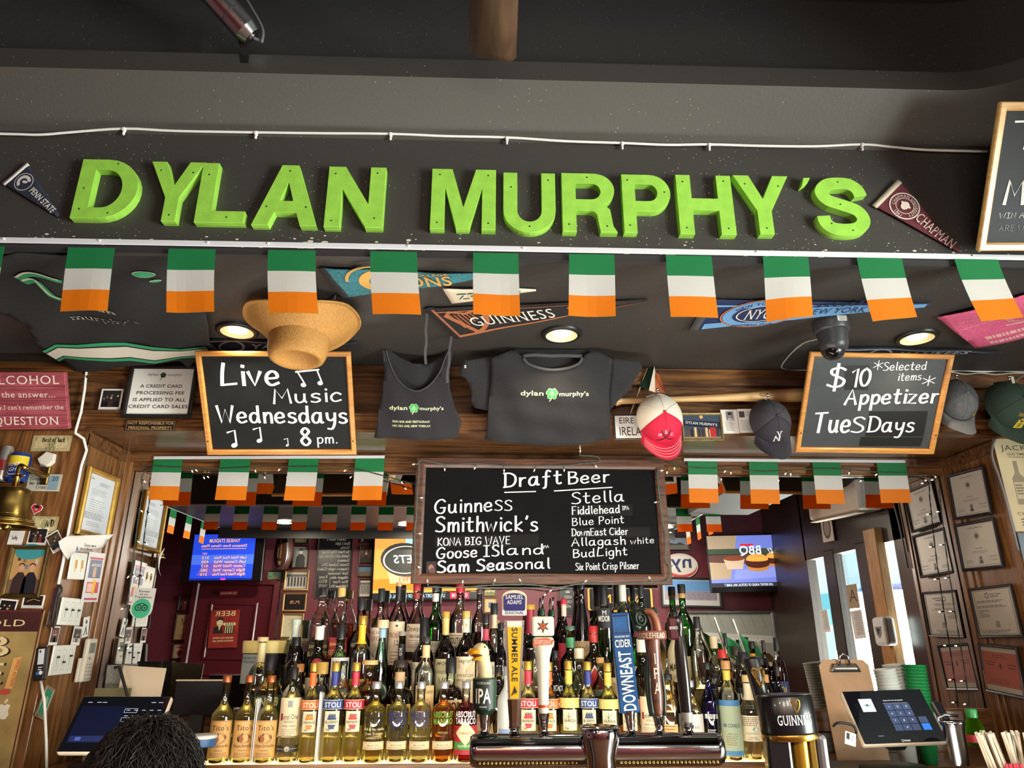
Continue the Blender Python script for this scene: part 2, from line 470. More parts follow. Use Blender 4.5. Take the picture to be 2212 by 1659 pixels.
# ---------------------------------------------------------------- mesh collector
class MB:
 def __init__(s):
  s.v,s.f,s.m,s.sm,s.slots = [],[],[],[],[]
 def slot(s,m):
  if m not in s.slots: s.slots.append(m)
  return s.slots.index(m)
 def add(s,V,F,m,smooth=False,T=None,warp=None):
  k = len(s.v)
  for p in V:
   p = Vector((p[0],p[1],p[2] if len(p) > 2 else 0))
   if T is not None: p = T @ p
   if warp: p = Vector(warp(p))
   s.v.append(p)
  many = isinstance(m,list)
  si = None if many else s.slot(m)
  for i,fc in enumerate(F):
   s.f.append([k+j for j in fc])
   s.m.append(s.slot(m[i]) if many else si)
   s.sm.append(smooth)
  return s
 def bm(s,bm,m,smooth=False,T=None,warp=None):
  bm.verts.index_update()
  V = [v.co.copy() for v in bm.verts]
  F = [[v.index for v in f.verts] for f in bm.faces]
  bm.free()
  return s.add(V,F,m,smooth,T,warp)
 def box(s,c,size,m,bev=0.0,T=None,seg=1,warp=None):
  bm = bmesh.new()
  bmesh.ops.create_cube(bm,size=1)
  for v in bm.verts:
   v.co = Vector((v.co.x*size[0]+c[0],v.co.y*size[1]+c[1],v.co.z*size[2]+c[2]))
  if bev:
   bmesh.ops.bevel(bm,geom=bm.edges[:],offset=bev,segments=seg,affect='EDGES',profile=.5)
  return s.bm(bm,m,False,T,warp)
 def lathe(s,prof,m,seg=28,T=None,sq=0.0,smooth=True,a0=0.0,a1=None,cap=False,warp=None):
  """profile of (radius, z); sq > 0 squares the section off"""
  full = a1 is None
  a1 = a0+2*PI if full else a1
  n = seg if full else seg+1
  V,F = [],[]
  for r,z in prof:
   for i in range(n):
    a = a0+(a1-a0)*i/seg
    c,d = math.cos(a),math.sin(a)
    k = 1.0
    if sq:
     e = 2+6*sq
     k = (abs(c)**e+abs(d)**e)**(-1/e)
     k = 1+(k-1)*1.0
    V.append((r*k*c,r*k*d,z))
  for j in range(len(prof)-1):
   for i in range(seg):
    a,b = j*n+i,j*n+(i+1) % n
    F.append((a,b,b+n,a+n))
  s.add(V,F,m,smooth,T,warp)
  if cap:
   for j,(r,z) in ((0,prof[0]),(len(prof)-1,prof[-1])):
    if r > 1e-5:
     ring = V[j*n:j*n+n]
     s.add(ring,[list(range(n))[::-1] if j == 0 else list(range(n))],m,False,T,warp)
  return s
 def cyl(s,p,q,r,m,seg=16,r2=None,cap=True,smooth=True):
  p,q = Vector(p),Vector(q)
  d = q-p
  T = Matrix.Translation(p) @ d.to_track_quat('Z','Y').to_matrix().to_4x4()
  return s.lathe([(r,0),(r if r2 is None else r2,d.length)],m,seg,T,cap=cap,smooth=smooth)
 def ball(s,c,r,m,T=None,seg=16,sc=(1,1,1)):
  n = seg//2
  prof = [(math.sin(PI*i/n),-math.cos(PI*i/n)) for i in range(n+1)]
  L = Matrix.Translation(Vector(c)) @ Matrix.Diagonal((r*sc[0],r*sc[1],r*sc[2],1))
  return s.lathe(prof,m,seg,(T @ L) if T is not None else L)
 def tube(s,pts,r,m,seg=8,closed=False,rf=None):
  P = [Vector(p) for p in pts]
  V,F = [],[]
  n = len(P)
  up = Vector((0,0,1))
  prev = None
  for i in range(n):
   t = (P[min(i+1,n-1)]-P[max(i-1,0)]).normalized()
   a = (prev-t*prev.dot(t)) if prev is not None else (up.cross(t) if abs(t.z) < .95 else Vector((1,0,0)).cross(t))
   if a.length < 1e-6: a = Vector((1,0,0)).cross(t)
   a.normalize()
   prev = a
   b = t.cross(a)
   rr = r*(rf(i/(n-1)) if rf else 1)
   for k in range(seg):
    an = 2*PI*k/seg
    V.append(P[i]+a*math.cos(an)*rr+b*math.sin(an)*rr)
  for i in range(n-1):
   for k in range(seg):
    F.append((i*seg+k,i*seg+(k+1) % seg,(i+1)*seg+(k+1) % seg,(i+1)*seg+k))
  F.append(tuple(range(seg))[::-1]); F.append(tuple((n-1)*seg+k for k in range(seg)))
  return s.add(V,F,m,True)
 def poly(s,pts,m,z=0.0,thick=0.0,T=None,warp=None):
  bm = bmesh.new()
  vs = [bm.verts.new((p[0],p[1],z)) for p in pts]
  fc = bm.faces.new(vs)
  fc.normal_update()
  if fc.normal.z < 0: fc.normal_flip()
  if thick:
   r = bmesh.ops.extrude_face_region(bm,geom=[fc])
   for e in r['geom']:
    if isinstance(e,bmesh.types.BMVert): e.co.z += thick
   bmesh.ops.recalc_face_normals(bm,faces=bm.faces[:])
  bmesh.ops.triangulate(bm,faces=[f for f in bm.faces if len(f.verts) > 4])
  return s.bm(bm,m,False,T,warp)
 def rect(s,x0,y0,x1,y1,m,z=0.0,T=None,warp=None,nx=1):
  V = []
  for i in range(nx+1):
   x = x0+(x1-x0)*i/nx
   V += [(x,y0,z),(x,y1,z)]
  F = [(2*i,2*i+2,2*i+3,2*i+1) for i in range(nx)]
  return s.add(V,F,m,False,T,warp)
 def ell(s,x,y,rx,ry,m,z=0.0,n=24,T=None,warp=None,rot=0.0,a0=0,a1=2*PI):
  c,d = math.cos(rot),math.sin(rot)
  P = []
  k = n if a1-a0 > 6.28 else n+1
  for i in range(k):
   a = a0+(a1-a0)*i/n
   u,w = rx*math.cos(a),ry*math.sin(a)
   P.append((x+u*c-w*d,y+u*d+w*c,z))
  return s.add(P,[list(range(k))],m,False,T,warp)
 def ring(s,x,y,r0,r1,m,z=0.0,n=28,T=None,warp=None,a0=0,a1=2*PI,ky=1.0):
  V,F = [],[]
  for i in range(n+1):
   a = a0+(a1-a0)*i/n
   for r in (r0,r1):
    V.append((x+r*math.cos(a),y+r*ky*math.sin(a),z))
  for i in range(n):
   F.append((2*i,2*i+1,2*i+3,2*i+2))
  return s.add(V,F,m,False,T,warp)
 def stroke(s,pts,w,m,z=0.0,T=None,warp=None,flat=.55):
  """a flat marker line; thinner where it runs level, as a broad nib does"""
  P = [Vector(p[:2]) for p in pts]
  n = len(P)
  V,F = [],[]
  for i in range(n):
   t = P[min(i+1,n-1)]-P[max(i-1,0)]
   if t.length < 1e-9: t = Vector((1,0))
   t.normalize()
   nn = Vector((-t.y,t.x))
   ww = w*(flat+(1-flat)*abs(t.y))/2
   if i == 0: base = P[i]-t*w*.25
   elif i == n-1: base = P[i]+t*w*.25
   else: base = P[i]
   V += [(base.x+nn.x*ww,base.y+nn.y*ww,z),(base.x-nn.x*ww,base.y-nn.y*ww,z)]
  for i in range(n-1):
   F.append((2*i+1,2*i+3,2*i+2,2*i))
  return s.add(V,F,m,False,T,warp)
 def hand(s,txt,x,y,h,m,w=None,pen=.13,z=0.0,T=None,warp=None,slope=0.0,gap=2.0,jit=.0,flat=.55):
  """handwriting from (x, y) = left end of the base line; w = width to fill"""
  pos = 0.0
  items = []
  for ch in txt:
   if ch == ' ':
    pos += 4.2
    continue
   ss = [[tuple(map(float,q.split(','))) for q in st.lstrip('~').split()] for st in HAND[ch].split('|')] if ch in HAND else []
   rd = [st.startswith('~') for st in HAND[ch].split('|')] if ch in HAND else []
   items.append((pos,ss,rd))
   pos += max(p[0] for st in ss for p in st)+gap
  tot = pos-gap
  kx = (w/tot) if w else h/10
  ky = h/10
  for px,ss,rd in items:
   dy = random.uniform(-jit,jit)
   for st,r in zip(ss,rd):
    P = [((px+a)*kx,(b+dy)*ky) for a,b in st]
    if r: P = [tuple(q) for q in spline(P,4)]
    P = [(x+a,y+b+a*slope) for a,b in P]
    s.stroke(P,pen*h,m,z,T,warp,flat)
    z += 4e-5
  return s
 def text(s,txt,x,y,h,m,w=None,wgt=0,z=0.0,al='c',T=None,warp=None,shear=0.0,rot=0.0,arc=0.0,space=0.0,maxw=None):
  """printed lettering; h cap height; centred on x; y = base line; w fits the width; arc bends it on a circle of that radius"""
  k = h/CAPH
  adv = [GLYPH.get((wgt,c),GLYPH[(0,' ')])[2]+space for c in txt]
  tot = sum(adv)*k
  kx = k
  if w: kx = k*w/max(tot,1e-6)
  elif maxw and tot > maxw: kx = k*maxw/tot
  tot = sum(adv)*kx
  p = -tot/2 if al == 'c' else (0 if al == 'l' else -tot)
  cr,sr = math.cos(rot),math.sin(rot)
  for ch,a in zip(txt,adv):
   V,F,_ = GLYPH.get((wgt,ch),([],[],0))
   if F:
    Q = []
    if arc:
     mid = p+a*kx/2
     an = mid/arc
     ca,sa = math.cos(an),math.sin(an)
    for u,v in V:
     if arc:
      uu,vv = u*kx+shear*v*k-a*kx/2,v*k
      X,Y = arc*sa+uu*ca+vv*sa,arc*(ca-1)-uu*sa+vv*ca
     else:
      X,Y = p+u*kx+shear*v*k,v*k
     Q.append((x+X*cr-Y*sr,y+X*sr+Y*cr,z))
    s.add(Q,F,m,False,T,warp)
   p += a*kx
  return s
 def print_(s,x0,x1,y,n,dy,m,h=.4,z=0.0,T=None,warp=None,ragged=.3,seed=1):
  """lines of print too small to read, as broken rules"""
  rr = random.Random(seed)
  for i in range(n):
   xx = x0
   end = x1-(x1-x0)*rr.random()*ragged
   while xx < end:
    l = (x1-x0)*rr.uniform(.04,.14)
    s.rect(xx,y-i*dy,min(xx+l,end),y-i*dy+dy*h,m,z,T,warp)
    xx += l+(x1-x0)*.025
  return s
 def frame(s,w,h,prof,m,T=None):
  """mitred frame around a w x h outline; prof = (inset, z) steps"""
  V,F = [],[]
  for i,z in prof:
   a,b = w/2-i,h/2-i
   V += [(-a,-b,z),(a,-b,z),(a,b,z),(-a,b,z)]
  for j in range(len(prof)-1):
   for k in range(4):
    F.append((4*j+k,4*j+(k+1) % 4,4*j+4+(k+1) % 4,4*j+4+k))
  return s.add(V,F,m,False,T)
 def sheet(s,pts,m,step=.03,zf=None,thick=.0015,cuts=(),T=None,warp=None,smooth=True):
  """a piece of cloth or paper cut to an outline, gridded so that it can hang and crease"""
  bm = bmesh.new()
  fc = bm.faces.new([bm.verts.new((p[0],p[1],0)) for p in pts])
  fc.normal_update()
  if fc.normal.z < 0: fc.normal_flip()
  xs,ys = [p[0] for p in pts],[p[1] for p in pts]
  lines = []
  k = min(xs)+step
  while k < max(xs)-step*.2: lines.append(((k,0,0),(1,0,0))); k += step
  k = min(ys)+step
  while k < max(ys)-step*.2: lines.append(((0,k,0),(0,1,0))); k += step
  for c in cuts: lines.append(((0,c,0),(0,1,0)))
  for o,nrm in lines:
   bmesh.ops.bisect_plane(bm,geom=bm.verts[:]+bm.edges[:]+bm.faces[:],plane_co=o,plane_no=nrm,dist=1e-6)
  bmesh.ops.triangulate(bm,faces=[f for f in bm.faces if len(f.verts) > 4])
  bm.verts.index_update()
  V = [v.co.copy() for v in bm.verts]
  F = [[v.index for v in f.verts] for f in bm.faces]
  ms = []
  for f in bm.faces:
   c = f.calc_center_median()
   ms.append(m(c.x,c.y) if callable(m) else m)
  edge = [(e.link_loops[0].vert.index,e.link_loops[0].link_loop_next.vert.index,ms[e.link_faces[0].index] if False else None) for e in bm.edges if e.is_boundary]
  bm.free()
  if zf: V = [Vector((p.x,p.y,zf(p.x,p.y))) for p in V]
  n = len(V)
  V2 = V+[p-Vector((0,0,thick)) for p in V]
  F2 = F+[[i+n for i in fc][::-1] for fc in F]+[[b,a,a+n,b+n] for a,b,_ in edge]
  m0 = ms[0]
  return s.add(V2,F2,ms+ms+[m0]*len(edge),smooth,T,warp)
 def build(s,name,parent=None,M=None):
  me = bpy.data.meshes.new(name)
  me.from_pydata([tuple(p) for p in s.v],[],s.f)
  for m in s.slots: me.materials.append(m)
  me.polygons.foreach_set('material_index',s.m)
  me.polygons.foreach_set('use_smooth',s.sm)
  me.update()
  o = bpy.data.objects.new(name,me)
  COL.objects.link(o)
  if parent is not None: o.parent = parent
  if M is not None: o.matrix_local = M
  return o

def tag(o,label,cat,group=None):
 o['label'] = label
 o['category'] = cat
 if group: o['group'] = group
 return o
def thing(name,label,cat,M=None,group=None):
 o = bpy.data.objects.new(name,None)
 o.empty_display_size = .05
 COL.objects.link(o)
 if M is not None: o.matrix_world = M
 return tag(o,label,cat,group)
def struct(name,mb,M=None,label=None):
 o = mb.build(name,None,M)
 o['kind'] = 'structure'
 if label: o['label'] = label
 return o
def clone(root,M,label,group=None):
 """a copy of a thing with copies of its parts and sub-parts"""
 def cp(o,par):
  c = o.copy()
  COL.objects.link(c)
  if par is not None: c.parent = par
  for ch in list(o.children): cp(ch,c)
  return c
 r = cp(root,None)
 r.matrix_world = M
 r['label'] = label
 if group: r['group'] = group
 return r
def TR(x,y,z=0.0): return Matrix.Translation((x,y,z))
def RZ(a): return Matrix.Rotation(a,4,'Z')
def RX(a): return Matrix.Rotation(a,4,'X')
def RY(a): return Matrix.Rotation(a,4,'Y')
def ORD(i): return ['first','second','third','fourth','fifth','sixth','seventh','eighth','ninth','tenth','eleventh','twelfth','thirteenth','fourteenth'][i]

WHITE = mat('#e6e4df',.5)
BLACK = mat('#141414',.5)
INK = mat('#1c1a1a',.6)
PAPER = mat('#e9e6e0',.6)
CHROME = mat('#c9c9cc',.07,1.0)
STEEL = mat('#b4b4b6',.22,1.0)
GOLD = mat('#c9a24a',.25,1.0)
BRASS = mat('#9a8148',.3,1.0,var=.25,vscale=12)
# ================================================================ THE SETTING
WOODP = wood('#3a2212','#7a5230','x',9)
WOODV = wood('#4f3016','#94653a','z',8)
WOODF = wood('#3a2212','#7a5230','x',9,rough=.3,coat=.5)
BLK = speckled('#3a3735','#cfc6b4',.16,70,rough=.5,gate=.47,low=(2.60,2.68))
COVE = speckled('#4a4744','#b9b2a4',.13,60,rough=.45,bump=.25,gate=.5)
BLK2 = speckled('#383533','#b9b2a4',.085,38,rough=.5,bump=.15,gate=.5)
CEIL = speckled('#2b2a2a','#9a948a',.12,55,rough=.6,bump=.5,bscale=40)
BURG = mat('#5c2430',.5,var=.08)

# upper ceiling of the raised tray
mb = MB()
mb.box((-.4,-1,3.65),(8.4,9,.1),CEIL)
struct('ceiling',mb)
mb = MB(); mb.box((-.4,-1,-.05),(8.4,9,.1),wood('#3a2416','#5d3d24','y',6))
struct('floor',mb)

# the sign header, the sloping cove over it and the lip above, with the rounded corner on the right
def tray(R,e,y0=-.3,cx=1.44,cy=1.41):
 P = [(x,cy+R) for x in (-4.2,-2.5,-1.2,0,.8,cx)]
 for i in range(1,13):
  a = PI/2*(1-i/12)
  P.append((cx+R*abs(math.cos(a))**(2/e),cy+R*abs(math.sin(a))**(2/e)))
 return P+[(cx+R,.6),(cx+R,y0)]
def loft(mb,A,za,B,zb,m,smooth=True):
 n = len(A)
 V = [(x,y,za) for x,y in A]+[(x,y,zb) for x,y in B]
 mb.add(V,[(i,i+1,n+i+1,n+i) for i in range(n-1)],m,smooth)
HP,LP = tray(.50,9),tray(.34,2)
mb = MB(); loft(mb,HP,Z_SOF,HP,Z_WIRE,BLK,False)
struct('wall_header',mb)
mb = MB(); loft(mb,HP,Z_WIRE,LP,3.112,COVE)
struct('trim_1',mb)
mb = MB(); loft(mb,LP,3.112,LP,3.183,BLK2); loft(mb,LP,3.183,tray(.46,3),3.183,BLK2,False)
loft(mb,tray(.46,3),3.183,tray(.46,3),3.60,CEIL,False)
struct('trim_2',mb)

# low ceiling over the back bar (front strip and the strip on the right)
mb = MB()
mb.box((-.4,(D_HEAD+D_PANEL)/2+.004,Z_SOF+.02),(8.4,D_PANEL-D_HEAD+.3,.04),BLK2)
mb.v = [Vector((p.x,max(p.y,D_HEAD+.002),p.z)) for p in mb.v]
mb.box((2.25,.80,Z_SOF+.02),(.6,2.2,.04),BLK2)
struct('ceiling_soffit',mb)
mb = MB(); mb.box((0,D_HEAD+.012,Z_SOF-.010),(8.2,.02,.026),mat('#2b2a2b',.5))
struct('trim_3',mb)

# panelled wall over the bar: boards, top strip, recessed panel, lower rail, lintel with glossy underside
mb = MB()
mb.box((-.4,D_PANEL+.25,2.445),(8.4,.5,.30),WOODP)
mb.box((-.4,D_MIRROR+.07,1.2),(8.4,.08,2.4),WOODP)
mb.box((-.4,D_PANEL-.006,2.566),(8.4,.024,.062),wood('#3d2210','#86582c','x',7))
mb.box((-.4,D_PANEL-.014,2.527),(8.4,.03,.012),WOODP)
mb.box((-.4,D_PANEL-.010,2.33),(8.4,.03,.07),wood('#3d2210','#86582c','x',7))
mb.box((-.4,D_PANEL-.016,2.372),(8.4,.034,.012),WOODP)
struct('wall_back',mb)
mb = MB()
mb.box(((X_LEFT+X_RIGHT)/2,(D_PANEL+D_MIRROR)/2-.02,Z_LINT+.004),(X_RIGHT-X_LEFT,D_MIRROR-D_PANEL+.02,.012),WOODF)
mb.box(((X_LEFT+X_RIGHT)/2,D_MIRROR-.03,Z_LINT-.022),(X_RIGHT-X_LEFT,.05,.05),WOODP,bev=.008)
mb.box(((X_LEFT+X_RIGHT)/2,D_MIRROR-.018,Z_LINT-.062),(X_RIGHT-X_LEFT,.03,.04),wood('#3d2210','#86582c','x',7),bev=.006)
struct('trim_4',mb)
# pillars either side with their return walls and mouldings
for side,X0,X1 in (('left',-4.2,X_LEFT),('right',X_RIGHT,3.45)):
 mb = MB()
 mb.box(((X0+X1)/2,D_PANEL+.25,1.15),(X1-X0,.5,2.29),WOODV)
 sx = -1 if side == 'left' else 1
 xe = X1 if side == 'left' else X0
 for dx,yy,w in ((.004,D_PANEL+.015,.03),(.006,D_MIRROR-.10,.022),(.012,D_MIRROR-.055,.05),(.02,D_MIRROR-.02,.03)):
  mb.box((xe-sx*dx*.5,yy,1.15),(dx+.004,w,2.286),WOODV,bev=.002)
 mb.box((xe-sx*.006,(D_PANEL+D_MIRROR)/2,2.262),(.014,D_MIRROR-D_PANEL,.05),WOODP)
 struct('wall_'+side,mb)

# the mirror
MIRR = bpy.data.materials.new('mirror_silver'); MIRR.use_nodes = True
_b = MIRR.node_tree.nodes['Principled BSDF']
_b.inputs['Base Color'].default_value = (.93,.94,.93,1); _b.inputs['Metallic'].default_value = 1; _b.inputs['Roughness'].default_value = 0
t = thing('mirror','wide mirror behind the bottles showing the room behind the guests','mirror',Matrix.Translation(((X_LEFT+X_RIGHT)/2,D_MIRROR+.01,1.2)))
mb = MB(); mb.box((0,0,.5),(X_RIGHT-X_LEFT,.02,1.19),MIRR); mb.build('mirror_glass',t)
mb = MB(); mb.box((0,-.02,-.05),(X_RIGHT-X_LEFT-.02,.045,.09),WOODP,bev=.008); mb.build('bottom_rail',t)

# rear room, seen in the mirror
mb = MB()
mb.box((-.4,Y_REAR-.05,1.8),(8.4,.1,3.6),BURG)
struct('wall_rear',mb)
mb = MB(); mb.box((-4.25,0,1.8),(.1,7,3.6),BURG)
struct('wall_side',mb)
mb = MB()
DARKW = wood('#120b08','#2a1a12','z',8)
mb.box((-.45,(Y_REAR+Y_DROP)/2,3.14),(5.3,Y_DROP-Y_REAR,.96),BLK2)
mb.box((-.45,(Y_REAR+Y_DROP)/2-.5,2.60),(5.3,.012,.12),mat('#1d1c1d',.5))
struct('ceiling_drop',mb)
# street wall on the right with its two openings
mb = MB()
mb.box((XFAC+.05,1.79,1.8),(.1,2.42,3.6),DARKW)
mb.box((XFAC+.05,-1.75,1.8),(.1,1.18,3.6),DARKW)
mb.box((XFAC+.05,-.1,2.93),(.1,2.2,1.36),DARKW)
for yy,w in ((-.635,.22),(.06,.27)):
 mb.box((XFAC+.04,yy,1.15),(.10,w,2.3),DARKW,bev=.01)
struct('wall_street',mb)
mb = MB()
mb.box((XFAC-.03,.325,1.2),(.08,.20,2.36),wood('#8f6235','#c39358','z',8),bev=.006)
struct('trim_5',mb)
GP = glass('#f4faf8','#eef4f0',.04,fres=False)
for i,(y0,y1) in enumerate(((-1.16,-.75),(-.52,-.08),(.20,.58))):
 mb = MB(); mb.box((XFAC+.05,(y0+y1)/2,1.2),(.006,y1-y0,2.2),GP)
 struct('window_%d' % (i+1),mb)
mb = MB(); mb.box((9.5,0,-.15),(12,24,.1),mat('#b9b9b4',.9))
struct('floor_street',mb,label='pale street paving outside the window')

# ================================================================ HEADER: the green letters
def outlines(ch):
 def arc(cx,cy,rx,ry,a,b,n=14):
  return [(cx+rx*math.cos(math.radians(a+(b-a)*i/n)),cy+ry*math.sin(math.radians(a+(b-a)*i/n))) for i in range(n+1)]
 t = .215
 if ch == 'D': return [[(0,0),(0,1)]+arc(.37,.5,.47,.5,90,-90),[(t,.18),(t,.82)]+arc(.37,.5,.25,.32,90,-90)]
 if ch == 'Y': return [[(0,1),(.24,1),(.42,.60),(.61,1),(.85,1),(.53,.39),(.53,0),(.31,0),(.31,.39)]]
 if ch == 'L': return [[(0,0),(0,1),(.23,1),(.23,.19),(.70,.19),(.70,0)]]
 if ch == 'A': return [[(0,0),(.33,1),(.57,1),(.90,0),(.67,0),(.60,.21),(.30,.21),(.23,0)],[(.36,.40),(.45,.71),(.54,.40)]]
 if ch == 'N': return [[(0,0),(0,1),(.24,1),(.60,.38),(.60,1),(.82,1),(.82,0),(.58,0),(.22,.62),(.22,0)]]
 if ch == 'M': return [[(0,0),(0,1),(.31,1),(.49,.36),(.67,1),(.98,1),(.98,0),(.77,0),(.77,.67),(.58,0),(.39,0),(.21,.67),(.21,0)]]
 if ch == 'U': return [[(0,1),(.22,1)]+arc(.41,.36,.19,.19,180,360)+[(.60,1),(.82,1)]+arc(.41,.36,.41,.37,0,-180)]
 if ch == 'R': return [[(0,0),(0,1)]+arc(.50,.715,.32,.285,90,-62,12)+[(.74,.38),(.78,.10),(.84,0),(.58,0),(.54,.24)]+arc(.42,.26,.12,.10,10,90,5)+[(t,.36),(t,0)],[(t,.55),(t,.82)]+arc(.46,.685,.14,.135,90,-90,10)]
 if ch == 'P': return [[(0,0),(0,1)]+arc(.46,.68,.34,.32,90,-90)+[(t,.36),(t,0)],[(t,.54),(t,.83)]+arc(.44,.685,.14,.145,90,-90,10)]
 if ch == 'H': return [[(0,0),(0,1),(t,1),(t,.60),(.60,.60),(.60,1),(.82,1),(.82,0),(.60,0),(.60,.40),(t,.40),(t,0)]]
 if ch == "'": return [[(.10,.98),(.30,1),(.20,.60),(.04,.36),(0,.30)]]
 if ch == 'S':
  C = spline([(.71,.68),(.67,.80),(.56,.885),(.40,.90),(.23,.87),(.125,.745),(.20,.605),(.41,.52),(.62,.425),(.69,.27),(.60,.14),(.41,.10),(.22,.125),(.12,.215),(.10,.33)],4)
  L,R = [],[]
  for i in range(len(C)):
   d = (C[min(i+1,len(C)-1)]-C[max(i-1,0)]).normalized()
   L.append((C[i].x-d.y*.10,C[i].y+d.x*.10)); R.append((C[i].x+d.y*.10,C[i].y-d.x*.10))
  return [L+R[::-1]]
def solid2d(loops,depth,bev=0.0):
 c = bpy.data.curves.new('shape','CURVE')
 c.dimensions = '2D'
 c.fill_mode = 'BOTH'
 c.extrude = depth/2
 c.bevel_depth = bev
 c.offset = -bev
 for lp in loops:
  sp = c.splines.new('POLY')
  sp.points.add(len(lp)-1)
  for p,q in zip(sp.points,lp): p.co = (q[0],q[1],0,1)
  sp.use_cyclic_u = True
 o = bpy.data.objects.new('shape',c)
 COL.objects.link(o)
 bpy.context.view_layer.update()
 dg = bpy.context.evaluated_depsgraph_get()
 e = o.evaluated_get(dg)
 me = e.to_mesh()
 V = [(v.co.x,v.co.y,v.co.z+depth/2) for v in me.vertices]
 F = [tuple(p.vertices) for p in me.polygons]
 e.to_mesh_clear()
 bpy.data.objects.remove(o); bpy.data.curves.remove(c)
 return V,F
GREEN = mat('#92c84a',.5,var=.10,vscale=30,bump=.2,bscale=120)
SCREW = mat('#20301a',.6)
HDR = front(D_HEAD-.027)
LET = [('D',165,298,472,345),('Y',316,434,478,350),('L',429,535,481,353),('A',551,690,487,357),('N',705,830,491,361),
       ('M',931,1071,495,366),('U',1087,1200,501,374),('R',1214,1331,501,375),('P',1345,1450,503,378),('H',1464,1584,506,379),
       ('Y',1590,1710,506,380),("'",1730,1752,412,384),('S',1761,1877,509,384)]
HOLES = {'D': [(.1,.15),(.1,.5),(.5,.93),(.5,.09)],'Y': [(.17,.85),(.68,.82),(.42,.1)],'L': [(.11,.8),(.45,.09)],'A': [(.45,.9),(.18,.3),(.73,.3)],'N': [(.1,.88),(.1,.1),(.7,.15),(.7,.9)],
         'M': [(.12,.9),(.1,.1),(.86,.9),(.87,.1)],'U': [(.12,.75),(.71,.88),(.41,.09)],'R': [(.4,.93),(.1,.12),(.68,.1)],'P': [(.1,.9),(.7,.7),(.1,.12)],'H': [(.1,.88),(.1,.1),(.71,.9),(.71,.1)],"'": [],'S': [(.4,.92),(.38,.53),(.2,.2),(.5,.09)]}
NTH = {'Y0': 'first','Y1': 'second'}
cnt = {}
for ch,x0,x1,yb,yt in LET:
 ym = (yb+yt)/2
 a,b = HDR.uv(x0,ym),HDR.uv(x1,ym)
 zb,zt = HDR.uv((x0+x1)/2,yb)[1],HDR.uv((x0+x1)/2,yt)[1]
 lo = outlines(ch)
 wn = max(p[0] for q in lo for p in q)
 kx,ky = (b[0]-a[0])/wn,zt-zb
 V,F = solid2d([[(p[0]*kx,p[1]*ky) for p in q] for q in lo],.026,.0012)
 mb = MB()
 mb.add(V,F,GREEN)
 for hx,hy in HOLES[ch]:
  mb.lathe([(0,.0275),(.003,.0275),(.0034,.0262)],SCREW,8,TR(hx*kx,hy*ky))
 cnt[ch] = cnt.get(ch,0)+1
 nm = {'D': 'letter D beginning the sign','L': 'letter L','A': 'letter A','N': 'letter N','M': 'letter M','U': 'letter U','R': 'letter R','P': 'letter P','H': 'letter H',"'": 'apostrophe between Y and S','S': 'letter S ending the sign'}.get(ch)
 if ch == 'Y': nm = 'letter Y between D and L' if cnt[ch] == 1 else 'letter Y between H and the apostrophe'
 o = mb.build('sign_letter',None,Matrix.Translation((a[0],D_HEAD-.001,zb)) @ Matrix(((1,0,0,0),(0,0,-1,0),(0,1,0,0),(0,0,0,1))))
 tag(o,'lime green painted wooden %s on the black header' % nm,'letter','green wooden sign letters')

# ---------------------------------------------------------------- white cable with clips along the top of the header
HW = front(D_HEAD-.014)
pts = [(0,289),(85,291),(150,286),(268,278),(380,283),(553,286),(700,288),(844,289),(960,294),(1095,297),(1220,305),(1344,309),(1440,313),(1532,312),(1640,315),(1760,316),(1862,312),(1920,317),(2000,324),(2132,327)]
P = [HW.hit(*p) for p in pts]
P = [P[0]+Vector((-.6,0,0))]+P
t = thing('cable','thin white cable clipped along the top edge of the sign header','cable',Matrix.Translation(P[10]))
I = -P[10]
mb = MB(); mb.tube([Vector(q)+I for q in spline(P,4)],.0042,WHITE,8); mb.build('cord',t)
for px,py in ((268,280),(553,288),(844,291),(1095,300),(1344,311),(1532,314),(1862,314)):
 q = HW.hit(px,py)+I
 mb = MB(); mb.box((q.x,q.y,q.z),(.010,.014,.012),WHITE,bev=.002); mb.box((q.x,q.y+.002,q.z-.012),(.007,.008,.014),WHITE,bev=.002); mb.build('clip',t)

# ---------------------------------------------------------------- felt pennants on the header
def penn(name,label,q,pl,body,band,draw,group=None,thick=.003,zf=None,wave=1.0):
 """q: image points tl, bl of the wide end and the tip"""
 a,b,c = [Vector(pl.uv(*p)) for p in q]
 mid = (a+b)/2
 d = c-mid
 L = d.length
 rot = math.atan2(d.y,d.x)
 M = pl.mat(pl.o+pl.X*mid.x+pl.Y*mid.y,rot,.002)
 h = (a-b).length
 sk = (Vector((a.x-b.x,a.y-b.y)).dot(d.normalized()))/2
 t = thing(name,label,'pennant',M,group)
 f = lambda x,y: wave*(.003*math.sin(x*22)+.002*math.sin(y*40+x*12))+(zf(x,y) if zf else 0)+.004
 mb = MB()
 w = lambda p: (p.x+sk*p.y*2/h*max(0,1-p.x/L),p.y,f(p.x,p.y)+p.z)
 mb.sheet([(0,-h/2),(L,-.004),(L,.004),(0,h/2)],body,.02,None,thick,warp=w)
 w2 = lambda p: (p.x+sk*p.y*2/h*max(0,1-p.x/L),p.y,f(p.x,p.y)+p.z*4+.0022)
 draw(mb,L,h,w2)
 mb.build('felt',t)
 if band:
  mb = MB(); mb.sheet([(-.002,-h/2-.002),(.014*h/.12,-h/2),(.014*h/.12,h/2),(-.002,h/2+.002)],band,.02,None,thick+.002,warp=lambda p: (p.x+sk*p.y*2/h,p.y,f(p.x,p.y)+p.z+.0015)); mb.build('header_band',t)
 return t
NAVY = mat('#23263a',.85,var=.25,vscale=60)
FELTW = mat('#c9c6c2',.9)
